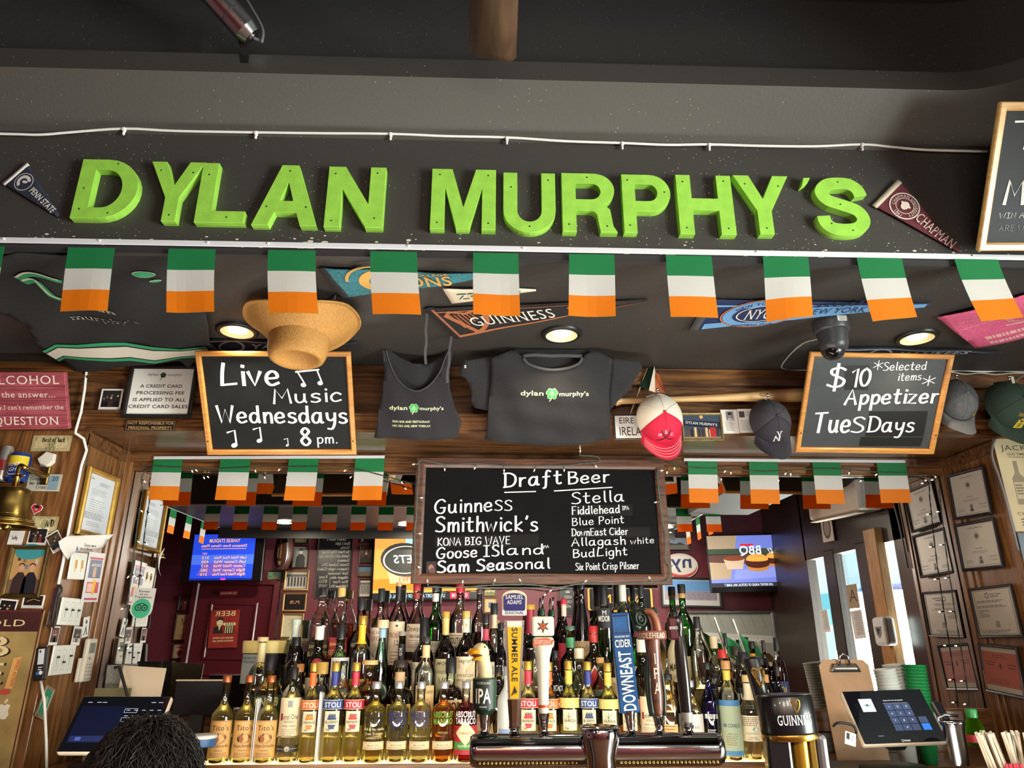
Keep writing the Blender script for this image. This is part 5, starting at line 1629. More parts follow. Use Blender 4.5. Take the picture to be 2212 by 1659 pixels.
# tin beer sign with stickers
TIN = mat('#9c8450',.5,var=.35,vscale=7)
def beer(mb,w,h,z):
 mb.rect(-w/2,h*.36,w/2,h/2,mat('#3f1a18',.5,var=.3),z); mb.poly([(-w/2,-h*.5),(w*.1,-h*.5),(w*.16,-h*.1),(w*.05,h*.2),(-w/2,h*.3)],mat('#4a2a1c',.5,var=.3),z+.0001)
 for r in ((-w/2,h/2-.006,w/2,h/2),(w/2-.006,-h/2,w/2,h/2)): mb.rect(*r,mat('#5c2420',.5),z+.0003)
 c = mat('#dcc99a',.5); dk = mat('#2a1512',.5)
 mb.text('COLD',w*.02,h*.395,h*.042,c,w=w*.62,wgt=3,z=z+.0004)
 for i,ch in enumerate('BEER'):
  mb.text(ch,w*.05,h*(.20-.17*i)-.003,h*.135,dk,wgt=3,w=w*.44,z=z+.0004); mb.text(ch,w*.03,h*(.20-.17*i),h*.13,c,wgt=3,w=w*.42,z=z+.0008)
 mb.hand('Up',-w*.02,-h*.43,h*.08,c,w=w*.32,pen=.22,z=z+.0006)
 mb.poly([(w*.27,h*.19),(w*.36,h*.20),(w*.33,-h*.0),(w*.24,-h*.0)],mat('#d9a35c',.6),z+.001); mb.text('SWEET ACTION',w*.305,h*.10,h*.020,mat('#a83a2a',.6),w=h*.17,wgt=1,rot=-PI/2-.08,z=z+.0014)
 mb.ell(w*.25,-h*.02,w*.07,h*.018,mat('#b9473a',.6),z+.0012)
 ax,ay,ar = w*.28,-h*.14,w*.085
 wm = mat('#e4dcc8',.6)
 mb.poly([(ax+ar*x,ay+ar*y) for x,y in ((0,.75),(.4,.95),(.85,.75),(.68,.35),(.66,0),(.85,-.35),(.6,-.85),(.3,-1),(0,-.9),(-.3,-1),(-.7,-.7),(-.95,0),(-.8,.65),(-.4,.95))],wm,z+.001); mb.ell(ax+ar*.15,ay+ar*1.3,ar*.14,ar*.32,wm,z+.001,rot=-.5)
 bx,by = w*.22,-h*.30
 k = w*.10
 mb.poly([(bx-.4*k,by-.9*k),(bx-.1*k,by-.2*k),(bx-.5*k,by+.2*k),(bx-.2*k,by+.8*k),(bx+.1*k,by+1.2*k),(bx+.4*k,by+.8*k),(bx+.8*k,by+.6*k),(bx+.3*k,by+.2*k),(bx+.2*k,by-.3*k),(bx+.8*k,by-1*k),(bx+.5*k,by-1*k),(bx+.05*k,by-.5*k),(bx-.2*k,by-.9*k)],INK,z+.001)
board('tin_beer_sign','tall tin sign with big cream letters spelling BEER on the left pillar','sign',front(D_PANEL-.02),[(-88,1318),(92,1318),(33,1668),(-165,1668)],TIN,beer,.012,lift=0)
# shelf with cans on the left
t = thing('can_shelf','short dark wooden shelf holding two drink cans at the left edge','shelf',front(2.86).at(10,1046))
mb = MB(); mb.box((-.04,-.012,0),(.20,.02,.088),WOODP,bev=.003); mb.build('board',t)
mb = MB(); mb.box((-.12,-.035,-.03),(.02,.05,.02),WOODP); mb.build('bracket',t)
def can(label,px,py0,py1,wpx,body,art):
 pl = front(2.86)
 a,b = pl.hit(px,py1),pl.hit(px,py0)
 r = (pl.hit(px+wpx/2,py1)-a).length; h = b.z-a.z
 t = thing('drink_can',label,'can',Matrix.Translation(a))
 mb = MB(); mb.lathe([(r*.75,0),(r*.98,.006),(r,.012),(r,h*.88),(r*.86,h*.97),(r*.86,h)],body,28); mb.build('body',t)
 mb = MB(); mb.lathe([(r*.86,h),(r*.84,h+.001),(r*.80,h-.003),(0,h-.003)],STEEL,28,cap=False); mb.cyl((-r*.1,-.005,h-.003),(-r*.1,-.005,h),r*.2,STEEL,12); mb.build('lid',t)
 mb = MB()
 cw = lambda p: ((r+.0006+p.z)*math.sin(p.x/r),-(r+.0006+p.z)*math.cos(p.x/r),p.y)
 art(mb,r,h,cw); mb.build('printed_label',t)
can('silver drink can standing at the far left on the shelf',0,965,1041,26,mat('#b9b4ae',.3,.7),lambda mb,r,h,w: mb.rect(-r*.8,h*.3,r*.8,h*.6,mat('#9a2a2a',.4),0,warp=w,nx=10))
def canart(mb,r,h,w):
 mb.rect(-r*1.4,h*.55,r*1.4,h*.88,mat('#e0c32a',.35),0,warp=w,nx=14); mb.rect(-r*1.4,h*.01+.012,r*1.4,h*.22,mat('#e6e6ea',.35),0,warp=w,nx=14)
 mb.rect(-r*1.4,h*.10,r*1.4,h*.2,mat('#1f3f8f',.35),.0003,warp=w,nx=14)
 mb.text('BUD',-r*.0,h*.50,h*.13,WHITE,w=r*1.2,wgt=1,z=.0006,warp=w,rot=.15,shear=.2); mb.text('LIGHT',r*.05,h*.32,h*.13,WHITE,w=r*1.4,wgt=1,z=.0006,warp=w,rot=.15,shear=.2); mb.ell(-r*.4,h*.2,r*.22,r*.22,WHITE,.0006,warp=w); mb.ell(-r*.4,h*.2,r*.12,r*.12,INK,.0008,warp=w)
can('blue and yellow beer can on the shelf beside the pillar',33,981,1041,43,mat('#27479a',.3,.4),canart)
# brass bell
BP = front(2.73)
b0 = BP.hit(32,1052)
bb = BP.hit(32,1139)
hB = b0.z-bb.z
t = thing('brass_bell','old brass bell hanging from a curved bracket on the left pillar','bell',Matrix.Translation((b0.x,b0.y,bb.z)))
k = hB
mb = MB(); mb.lathe([(.655*k,.0),(.675*k,.01*k),(.60*k,.08*k),(.50*k,.20*k),(.44*k,.34*k),(.41*k,.60*k),(.405*k,.82*k),(.37*k,.93*k),(.28*k,.98*k),(.08*k,1.0*k),(.06*k,1.08*k)],BRASS,40)
for z in (.13,.17,.30): mb.lathe([((.56-.9*(z-.1))*k+.008,z*k-.003),((.56-.9*(z-.1))*k+.012,z*k),((.56-.9*(z-.1))*k+.008,z*k+.003)],BRASS,40)
mb.build('bell_body',t)
mb = MB(); mb.tube([(0,0,.7*k),(.004,0,.1*k)],.006,BRASS); mb.ball((.004,0,.03*k),.018,BRASS,seg=14); mb.build('clapper',t)
mb = MB(); mb.tube([(0,0,1.05*k),(0,0,1.25*k),(0,-.001,1.30*k)],.012,BRASS,12); mb.cyl((-.02,0,1.28*k),(.02,0,1.28*k),.007,BRASS,12); mb.build('hanger',t)
I = -Vector((b0.x,b0.y,bb.z))
P = [Vector((0,0,1.30*k)),Vector((-.002,.005,1.55*k)),BP.hit(52,1010)+I+Vector((0,.01,0)),front(2.82).hit(72,1017)+I,front(2.87).hit(92,1027)+I,front(2.90).hit(100,1026)+I]
mb = MB(); mb.tube([tuple(q) for q in spline(P,6)],.0085,BRASS,12,rf=lambda u: .9+.5*u); q = PIL.hit(100,1028)+I; mb.box((q.x,q.y-.006,q.z),(.03,.012,.075),BRASS,bev=.004); mb.build('bracket',t)

# white conduit down the corner of the pillar
P = [front(2.80).hit(176,784),front(2.885).hit(187,797),front(2.885).hit(183,840),front(2.875).hit(175,890),front(2.87).hit(164,928),front(2.87).hit(163,936),front(2.885).hit(181,948),front(2.895).hit(187,973),front(2.895).hit(176,1005),front(2.895).hit(160,1085),front(2.895).hit(146,1157),front(2.895).hit(136,1215),front(2.895).hit(126,1262)]
t = thing('conduit','thin white conduit running from the jersey down the edge of the left pillar','conduit',Matrix.Translation(P[5]))
mb = MB(); mb.tube([Vector(q)-P[5] for q in P],.0055,WHITE,10); mb.build('pipe',t)
P = [front(2.90).hit(88,1470),front(2.90).hit(96,1515),front(2.90).hit(100,1602),front(2.90).hit(101,1659)]
t = thing('conduit','white cable below the black card terminal on the left pillar','conduit',Matrix.Translation(P[0]))
mb = MB(); mb.tube([Vector(q)-P[0] for q in P],.005,WHITE,10); mb.build('pipe',t)
# card terminal and bottle opener on the pillar
PT = front(D_PANEL-.012)
M,w,h = PT.fit(Qb((365,575),(465,565),(400,868),(305,880)))
t = thing('card_terminal','black card terminal with a white display fixed on the left pillar','card terminal',M)
mb = MB(); mb.box((0,0,.008),(w,h,.024),BLACK,bev=.005,seg=2); mb.build('body',t)
mb = MB(); mb.rect(-w*.20,-h*.02,w*.36,h*.44,mat('#cfd3da',.2),.0206); mb.rect(-w*.1,h*.33,w*.05,h*.40,INK,.021); mb.build('display',t)
mb = MB(); mb.ell(-w*.1,-h*.28,.006,.006,mat('#3a6ac0',.3),.0206); mb.ell(w*.18,-h*.27,.007,.007,WHITE,.0206); mb.print_(-w*.1,w*.3,-h*.12,2,.008,WHITE,.4,.0206); mb.build('buttons',t)
M,w,h = front(D_PANEL-.008).fit(Qb((478,38),(508,36),(460,405),(424,400)))
def opener(label,M,w,h,m):
 mb = MB()
 mb.poly([(w/2*math.cos(a),h/2-w/2+w/2*math.sin(a)) for a in [PI*i/10 for i in range(11)]]+[(w/2*math.cos(a),-h/2+w/2+w/2*math.sin(a)) for a in [PI+PI*i/10 for i in range(11)]],m,0,.003)
 mb.ell(0,h/2-w*.8,w*.22,w*.4,INK,.0034); mb.ell(0,-h/2+w*.7,w*.3,w*.3,INK,.0034)
 return tag(mb.build('bottle_opener',None,M),label,'bottle opener')
opener('flat steel bottle opener hanging on the left pillar above the card terminal',M,w*.9,h,STEEL)
P = [front(D_PANEL-.008).hit(*q) for q in Qb((540,15),(555,60),(530,120),(510,250),(500,330),(480,395),(470,330),(490,200),(525,60),(540,15))]
t = thing('lanyard','black cord lanyard hanging beside the bottle opener','lanyard',Matrix.Translation(P[0]))
mb = MB(); mb.tube([Vector(q)-P[0] for q in spline(P,4)],.004,BLACK); mb.build('cord',t)

# ================================================================ LEFT RETURN WALL
RL = Pl((X_LEFT+.014,0,0),(0,1,0),(0,0,1))
GOLDF = mat('#b08a3e',.3,.6,var=.25,vscale=30)
def licence(mb,w,h,z):
 g = mat('#9a9aa0',.6); f = mat('#cdd2d8',.6)
 mb.ring(0,-h*.02,w*.30,w*.31,f,z,ky=1.35); mb.ell(0,h*.05,w*.16,h*.16,mat('#dadfe4',.6),z)
 mb.text('NYC',-w*.34,h*.40,h*.03,INK,wgt=1,z=z+.0002)
 mb.print_(-w*.05,w*.4,h*.38,3,h*.022,INK,.3,z+.0002,seed=3); mb.print_(-w*.3,w*.3,h*.24,4,h*.03,g,.3,z+.0002,seed=4); mb.print_(-w*.3,w*.36,h*.05,6,h*.04,g,.25,z+.0002,seed=5); mb.print_(-w*.42,w*.42,-h*.18,6,h*.02,INK,.35,z+.0002,seed=6); mb.print_(-w*.3,w*.2,-h*.34,3,h*.03,g,.4,z+.0002,seed=7)
board('framed_licence','gold framed licence document on the oak return wall left of the mirror','certificate',RL,Qa((800,365),(1060,470),(945,1035),(645,960)),mat('#d3d7de',.7,spec=.2),licence,fr=(.022,.018,GOLDF))
def plate(label,q,slots):
 M,w,h = RL.fit(q)
 t = thing('switch_plate',label,'switch',M)
 mb = MB(); mb.box((0,0,.003),(w,h,.007),mat('#e2e2da',.35),bev=.002); mb.build('plate',t)
 for i,(pos,kind) in enumerate(slots):
  x = w*((i+1)/(len(slots)+1)-.5)*1.15
  mb = MB()
  if kind == 'd':
   for r in ((-.013,-h*.34,.013,-h*.34+.001),(-.013,h*.34-.001,.013,h*.34),(-.013,-h*.34,-.012,h*.34),(.012,-h*.34,.013,h*.34)): mb.rect(x+r[0],r[1],x+r[2],r[3],mat('#8f8d86',.5),.0070)
   mb.rect(x-.001,-h*.22,x+.001,h*.16,INK,.0072); mb.box((x+.002,h*pos,.010),(.012,.007,.006),INK)
   mb.build('dimmer',t)
  else:
   mb.box((x,0,.008),(.006,.02,.008),mat('#b6924a',.4),T=None); mb.box((x,h*.12,.008),(.010,.02,.003),mat('#b6924a',.4)); mb.rect(x-.002,-h*.22,x+.002,-h*.05,mat('#b6924a',.4),.0072); mb.build('toggle',t)
 return t
plate('white plate with two switches below the gold framed licence',Qa((640,1130),(770,1140),(745,1380),(592,1372)),[(0,'t'),(0,'t')])
plate('white plate with three level dimmers beside the ticket holder',Qb((545,125),(735,140),(710,385),(510,370)),[(.06,'d')]*3)
plate('lower white plate with three dimmers at uneven settings',Qb((475,560),(670,550),(630,810),(425,830)),[(.10,'d'),(-.08,'d'),(.12,'d')])
RL2 = Pl((X_LEFT+.024,0,0),(0,1,0),(0,0,1))
def ticket(mb,w,h,z):
 c = mat('#b9384a',.35); b_ = mat('#33406a',.35)
 mb.rect(-w*.42,h*.36,w*.42,h*.40,c,z); mb.rect(-w*.38,-.02*h,w*.38,h*.35,b_,z); mb.text('SERIES',w*.02,h*.22,h*.05,WHITE,w=w*.6,wgt=1,z=z+.0004); mb.rect(-w*.12,0,w*.08,h*.2,mat('#c9a98a',.4),z+.0003)
 mb.rect(-w*.38,-h*.32,w*.38,-h*.1,c,z); mb.rect(-w*.34,-h*.30,w*.1,-h*.13,mat('#e0b8b0',.4),z+.0003); mb.poly([(w*.0,-h*.36),(w*.12,-h*.36),(w*.18,-h*.06),(-w*.02,-h*.06)],mat('#e9b42a',.4),z+.0006); mb.rect(-w*.4,-h*.46,w*.4,-h*.42,c,z)
t = board('ticket_holder','plastic sleeve with a red and blue event ticket on a black lanyard','ticket',RL2,Qa((785,1135),(928,1135),(880,1585),(740,1570)),mat('#d9d7da',.25),ticket,.003)
RLs = 'snapshots on the left return wall'
board('polaroid_photo','snapshot of a crowd between the two dimmer plates at the pillar edge','photograph',RL,Qb((468,385),(530,388),(520,556),(430,555)),PAPER,pol(31,'#5a2f2a','#20181a',3),.001,group=RLs)
board('polaroid_photo','snapshot of a person in white between the two dimmer plates','photograph',RL,Qb((660,385),(728,388),(722,560),(640,552)),PAPER,pol(32,'#2b2326','#b9b2ac',1),.001,group=RLs)
board('paper_sticker','white sticker with a black figure above the remote control','sticker',RL,Qb((745,305),(805,300),(790,470),(738,495)),PAPER,lambda mb,w,h,z: (mb.poly([(-w*.3,-h*.4),(0,h*.1),(w*.3,-h*.4),(w*.15,-h*.4),(0,-h*.1),(-w*.15,-h*.4)],INK,z),mb.ell(0,h*.25,w*.14,h*.1,INK,z)),.0008)
M,w,h = RL2.fit([(182,1380),(205,1379),(194,1471),(169,1474)])
t = thing('remote_control','cream air conditioner remote control in a wall holder','remote control',M)
RC = mat('#cfc6b6',.5)
mb = MB(); mb.box((0,0,.004),(w*.8,h,.02),RC,bev=.006,seg=2); mb.build('body',t)
mb = MB(); mb.rect(-w*.26,h*.16,w*.26,h*.40,mat('#6f776a',.3),.0144); mb.build('display',t)
mb = MB()
for i in range(4):
 for j in range(3): mb.ell((j-1)*w*.2,-h*.10-i*h*.08,w*.06,h*.02,mat('#8f8a80',.5),.0144,8)
mb.ell(-w*.1,h*.04,w*.09,h*.03,mat('#b0504a',.5),.0146,10); mb.text('Panasonic',0,-h*.44,h*.03,INK,w=w*.5,z=.0144); mb.build('buttons',t)
mb = MB(); mb.box((-w*.12,-h*.22,-.004),(w*1.0,h*.55,.012),mat('#c7beb0',.5),bev=.003); mb.build('holder',t)
board('banknote','green tinted banknote in a torn plastic sleeve low on the left return wall','banknote',RL,Qb((405,905),(490,945),(400,1245),(318,1190)),mat('#8a7a62',.4),lambda mb,w,h,z: (mb.rect(-w*.32,-h*.36,w*.32,h*.40,mat('#2f8a6a',.5),z),mb.ell(0,0,w*.2,h*.2,mat('#8fb08a',.5),z+.0003),mb.rect(-w*.38,-h*.40,-w*.34,h*.44,PAPER,z),mb.rect(w*.34,-h*.40,w*.38,h*.44,PAPER,z)),.001)
# curled flyer at the corner
M = RL2.at(172,1180)
t = thing('curled_flyer','curled white flyer with handwriting sticking out under the gold framed licence','flyer',M)
mb = MB()
fl = RL2.local([(139,1170),(150,1158),(205,1154),(195,1182),(160,1190),(142,1209)],M)
mb.sheet(fl,mat('#d3cfcb',.6),.02,lambda x,y: .02+6*y*y+.05*math.sin(x*9),.0006); cw = lambda p: (p.x,p.y,.0212+6*p.y*p.y+.05*math.sin(p.x*9)+p.z)
mb.hand('Sexy men',-.005,.0,.012,INK,w=.05,warp=cw); mb.hand('save lives',-.02,-.015,.012,INK,w=.05,warp=cw); mb.poly([(-.035,-.02),(-.03,.0),(-.027,-.02)],mat('#2a4fa0',.5),.0004,warp=cw); mb.build('sheet',t)
# round review sticker stuck on the mirror
MP = front(D_MIRROR-.001)
M,w,h = MP.fit(Qb((1188,42),(1388,42),(1366,325),(1172,310)))
mb = MB(); mb.poly([(-w/2,h/2),(-w/2,-h*.2)]+[(-w/2*math.cos(PI*i/12),-h*.2-h*.3*math.sin(PI*i/12)) for i in range(1,12)]+[(w/2,-h*.2),(w/2,h/2)],mat('#d5d2cd',.4),0,.0012)
for i,s_ in enumerate(('Review','us on','Tripadvisor')): mb.text(s_,0,h*(.36-.095*i),h*.065,INK,w=w*(.5,.38,.82)[i],wgt=1,z=.0018)
mb.ell(0,-h*.17,w*.43,w*.43,mat('#3fae82',.4),.0018,36)
mb.ring(-w*.15,-h*.15,w*.10,w*.145,INK,.0022); mb.ring(w*.15,-h*.15,w*.10,w*.145,INK,.0022); mb.ell(-w*.15,-h*.15,w*.045,w*.045,INK,.0022); mb.ell(w*.15,-h*.15,w*.045,w*.045,INK,.0022)
mb.ring(0,-h*.20,w*.24,w*.275,INK,.0022,a0=.6,a1=PI-.6); mb.poly([(-w*.04,-h*.22),(w*.04,-h*.22),(0,-h*.27)],INK,.0022)
tag(mb.build('review_sticker',None,M),'white sticker with a green owl-eyed circle stuck on the left edge of the mirror','sticker')

# ================================================================ RIGHT RETURN WALL AND PILLAR
RR = Pl((X_RIGHT-.014,0,0),(0,-1,0),(0,0,1))
Qr,Qs = Qz(1860,940,4.608),Qz(1800,1260,4.1578)
def cert(seed,port):
 def d(mb,w,h,z):
  g = mat('#6a655e',.6)
  mb.text('The City of New York',0,h*.40,h*.032,INK,w=w*.4,wgt=2,z=z); mb.print_(-w*.38,w*.38,h*.35,1,.01,g,.012,z,ragged=0,seed=seed)
  mb.ell(0,h*.22,w*.05,h*.055,g,z); mb.ring(0,h*.22,w*.056,w*.062,g,z,ky=1.1)
  mb.print_(-w*.42,w*.42,h*.05,1,.01,INK,.012,z,ragged=0,seed=seed+1); mb.text('FOOD PROTECTION',0,-h*.08,h*.024,INK,w=w*.2,z=z); mb.print_(-w*.2,w*.38,-h*.14,2,h*.035,g,.25,z,seed=seed+2)
  mb.rect(-w*.06,-h*.42,w*.06,-h*.24,mat('#b9b6b2',.5),z); mb.ell(0,-h*.30,w*.028,h*.04,mat('#4a3a34',.5),z+.0003); mb.poly([(-w*.055,-h*.42),(-w*.03,-h*.345),(w*.03,-h*.345),(w*.055,-h*.42)],mat('#20222a',.5),z+.0003)
  mb.hand('Mary B',w*.22,-h*.30,h*.04,INK,w=w*.2,z=z); mb.hand('T Mann',w*.22,-h*.38,h*.04,INK,w=w*.2,z=z); mb.print_(-w*.42,-w*.2,-h*.34,3,h*.03,g,.3,z,seed=seed+4)
  mb.rect(-w*.46,-h*.47,w*.46,-h*.462,g,z)
 return d
BKF = mat('#16161a',.35)
CP = mat('#cfc5b8',.4)
board('framed_certificate','framed pale certificate with a small portrait, topmost beside the mirror\'s right edge','certificate',RR,Qr((870,400),(1228,305),(1322,785),(945,850)),CP,cert(3,0),fr=(.013,.012,BKF))
board('framed_certificate','framed pale certificate with a small portrait, second down beside the mirror\'s right edge','certificate',RR,Qr((945,890),(1338,815),(1430,1320),(1018,1360)),CP,cert(13,1),fr=(.013,.012,BKF))
def liq(mb,w,h,z):
 g = mat('#4a4640',.6)
 for k in range(22):
  for y in (h*.47,-h*.485): mb.rect(w*(-.47+k*.0435),y,w*(-.45+k*.0435),y+h*.015,g,z)
 for x in (-w*.455,w*.445): mb.rect(x,-h*.46,x+w*.01,h*.45,g,z)
 mb.ring(-w*.12,h*.36,w*.035,w*.05,g,z); mb.text('State Liquor',w*.10,h*.37,h*.032,g,w=w*.28,wgt=1,z=z); mb.text('Authority',w*.06,h*.32,h*.032,g,w=w*.2,wgt=1,z=z)
 mb.print_(-w*.42,w*.42,h*.24,2,h*.03,INK,.35,z,seed=5); mb.print_(-w*.42,w*.42,h*.13,2,h*.03,INK,.35,z,seed=6); mb.print_(-w*.42,-w*.1,h*.04,6,h*.03,INK,.35,z,ragged=.6,seed=7); mb.rect(-w*.04,-h*.34,w*.06,-h*.2,mat('#8f8a84',.6),z); mb.hand('x',w*.28,-h*.3,h*.06,g,z=z); mb.print_(-w*.42,w*.42,-h*.40,3,h*.025,g,.4,z,seed=9)
board('framed_certificate','framed state licence paper with a dotted border above the salmon pink permit','certificate',RR,Qs((1228,42),(1612,8),(1712,480),(1318,498)),mat('#cabdae',.45),liq,fr=(.011,.010,BKF))
def pinkd(mb,w,h,z):
 c = mat('#a85a4a',.6); mb.rect(-w/2,-h*.38,w/2,h*.40,c,z); g = mat('#4a2a24',.6)
 mb.print_(-w*.2,w*.3,h*.32,2,h*.05,g,.3,z+.0003,seed=2); mb.print_(-w*.42,-w*.1,h*.14,2,h*.06,g,.35,z+.0003,seed=3); mb.ell(0,h*.08,w*.035,h*.07,g,z+.0003); mb.print_(w*.2,w*.45,h*.12,2,h*.07,g,.4,z+.0003,seed=4); mb.print_(-w*.36,w*.36,-h*.22,4,h*.035,mat('#7a3a30',.6),.35,z+.0003,seed=5)
board('framed_certificate','framed salmon pink permit, lowest on the dark right return wall','certificate',RR,Qs((1300,520),(1665,590),(1740,1030),(1385,985)),mat('#b3a894',.4),pinkd,fr=(.012,.010,BKF))
def jd(mb,w,h,z):
 g = mat('#4a4438',.6); a = mat('#a8702c',.6)
 mb.text("JACK DANIEL'S",0,h*.37,h*.055,g,w=w*.86,wgt=3,z=z); mb.text('OLD TIME',-w*.28,h*.315,h*.022,g,w=w*.2,wgt=1,z=z); mb.ring(-w*.08,h*.315,w*.035,w*.045,g,z); mb.text('7',-w*.08,h*.305,h*.025,g,wgt=1,z=z+.0003); mb.text('WHISKEY',w*.18,h*.30,h*.04,g,w=w*.4,wgt=3,z=z); mb.text('TENNESSEE',-w*.28,h*.285,h*.018,g,w=w*.2,z=z)
 for i in range(4):
  x = w*(-.32+i*.21); c = INK if i % 2 else mat('#8f8570',.6)
  mb.poly([(x-w*.07,-h*.22),(x+w*.07,-h*.22),(x+w*.07,h*.06),(x+w*.025,h*.12),(x+w*.025,h*.25),(x-w*.025,h*.25),(x-w*.025,h*.12),(x-w*.07,h*.06)],c,z)
  mb.rect(x-w*.06,-h*.16,x+w*.06,h*.02,mat('#d9cfae',.6) if i % 2 else mat('#b9ae90',.6),z+.0003)
  if i % 2: mb.rect(x-w*.068,h*.03,x+w*.068,h*.08,a,z+.0003)
  mb.print_(x-w*.05,x+w*.05,-h*.02,4,h*.03,g,.4,z+.0006,seed=i)
 mb.text('CHARCOAL MELLOWED',0,-h*.33,h*.03,g,w=w*.86,wgt=2,z=z); mb.print_(-w*.4,w*.4,-h*.38,3,h*.03,g,.35,z,seed=8)
board('tin_poster','cream tin whiskey poster with drawn bottles at the right edge','poster',front(D_PANEL-.006),[(2141,948),(2330,948),(2390,1147),(2194,1148)],mat('#cbbd98',.5,var=.08),jd,.003)
board('tin_poster','blue grey poster partly visible below the cream tin whiskey poster','poster',front(D_PANEL-.006),[(2196,1152),(2390,1152),(2440,1300),(2232,1300)],mat('#6f7f8c',.5,var=.2),lambda mb,w,h,z: None,.003)

# ================================================================ DRAFT BOARD, WALL FLAGS, FAIRY LIGHTS
DP = front(3.17)
Qd = Qz(880,960,3.814)
WALN = wood('#2c1912','#6e4632','x',11,rough=.45,contrast=.7,coat=.15)
DQ = [(896,991),(1434,993),(1450,1266),(892,1260)]
def w4(mb,pl,M,w,h):
 z = .004
 for s_,a,b,hp,pn in (('Draft',(1088,1053),(1212,1045),30,.17),('Beer',(1226,1046),(1316,1041),26,.17),('Guinne',(939,1110),(1062,1104),30,.15),('SS',(1068,1103),(1105,1103),22,.15),("Smithwick's",(940,1149),(1160,1147),32,.15),('KONA BIG WAVE',(945,1179),(1101,1175),16,.16),
                             ('Goose IS',(943,1207),(1077,1201),23,.17),('land',(1080,1199),(1173,1197),21,.17),('IPA',(1168,1187),(1185,1183),6,.18),('Sam Sea',(944,1237),(1090,1231),24,.20),('sonal',(1092,1229),(1187,1228),22,.17),('Stella',(1234,1089),(1347,1083),24,.14),
                             ('Fiddlehead',(1235,1112),(1338,1108),17,.15),('IPA',(1344,1102),(1358,1101),8,.18),('Blue Point',(1235,1136),(1347,1130),16,.14),('DownEast Cider',(1235,1158),(1356,1155),15,.15),('Allagash',(1235,1180),(1350,1176),17,.15),('white',(1362,1176),(1412,1173),13,.13),('BudLight',(1237,1205),(1354,1199),17,.15),('Six Point Crisp Pilsner',(1243,1232),(1380,1229),15,.12)):
  px_hand(mb,pl,M,s_,a,b,hp,CHALK,pn,z)
 for a,b in (((1090,1064),(1157,1062)),((1197,1061),(1322,1053))):
  mb.stroke(pl.local([a,b],M),.005,CHALK,z,flat=1)
 for q in ([(1232,1092),(1366,1090),(1366,1114),(1232,1116)],[(1233,1141),(1404,1139),(1404,1160),(1233,1162)],[(940,1158),(1164,1154),(1164,1180),(940,1183)]):
  mb.poly(pl.local(q,M),mat('#1b1a1a',.6,spec=.12),.0034)
t,MD,w,h = chalkboard('draft_beer_board','large walnut framed chalkboard listing draft beers hung over the mirror',DP,DQ,w4,fw=.045,wood_=WALN,slate=mat('#131213',.7,var=.12,spec=.08),lift=.0)
a = DP.local([(921,1213),(943,1213),(942,1242),(920,1242)],MD)
mb = MB(); mb.poly(a,mat('#2a1a1c',.4),.006,.001); mb.ell((a[0][0]+a[2][0])/2,(a[0][1]+a[2][1])/2,.012,.015,mat('#8a6a5c',.5),.0075); mb.ell((a[0][0]+a[2][0])/2+.006,(a[0][1]+a[2][1])/2-.012,.014,.012,mat('#5a3a3c',.5),.0078)
tag(mb.build('small_photo',None,MD),'tiny dark photo tucked in the lower left corner of the draft beer board','photograph')
WIRE = mat('#3b463c',.6)
WIREG = mat('#57645c',.6)
BULB = mat('#ffe9b0',.3,emit=7.0)
SOCK = mat('#cfd8cc',.4)
def fairy(label,pl,runs,bulbs,rad=.0022,wire=WIREG):
 """wire runs and small lamps given as image points on a plane; a lamp: (x, y, dx, dy) socket towards tip"""
 o = pl.hit(*runs[0][0])
 t = thing('fairy_lights',label,'string lights',Matrix.Translation(o))
 mb = MB()
 for rn in runs:
  P = [pl.hit(*p)-o for p in rn]
  S_ = [Vector(q) for q in spline(P,6)]
  for k in (0,1):
   mb.tube([q+Vector((math.cos(i*1.1+k*PI),.6*math.sin(i*1.1+k*PI),math.sin(i*1.1+k*PI)))*rad*.9 for i,q in enumerate(S_)],rad*.7,wire,5)
 mb.build('wire',t)
 for x,y,dx,dy in bulbs:
  a = pl.hit(x,y)-o
  b = pl.hit(x+dx,y+dy)-o
  n = (b-a).normalized()
  mb = MB(); mb.cyl(a,a+n*.016,.0030,wire,8); mb.build('socket',t)
  mb = MB(); mb.cyl(a+n*.016,a+n*.026,.0024,BULB,8,r2=.0008); mb.build('bulb',t)
 return t
DF = front(3.145)
fairy('string of tiny warm lights wound around the draft beer board',DF,[Qd((1420,90),(1560,100),(1585,140),(1540,152),(1430,160),(1300,175),(1040,178),(800,178),(560,160),(310,165),(130,130),(95,150),(98,210),(80,430),(75,600),(60,730),(66,1000),(50,1140)),
 Qd((170,1172),(400,1178),(700,1160),(1000,1155),(1200,1176),(1300,1170),(1430,1150),(1700,1150),(2010,1138),(2120,1132),(2165,1080),(2158,1000),(2130,950),(2130,760),(2110,660),(2080,470),(2055,210))],
 [q+d for q,d in zip(Qd((308,172),(575,165),(797,182),(1057,180),(1292,178),(1535,152),(1420,92),(88,160),(80,440),(66,735),(66,990),(170,1165),(450,1172),(705,1158),(945,1155),(1205,1178),(1440,1150),(2015,1135),(2060,215),(2080,470),(2130,725),(2158,1000)),
     [(0,9),(-5,8),(0,11),(-3,9),(0,7),(4,6),(1,-9),(-9,1),(10,0),(14,0),(8,6),(-1,-10),(2,-12),(4,-10),(-4,-9),(-7,8),(10,-8),(-5,-9),(10,0),(-5,1),(9,0),(9,1)])])
WF = front(3.235)
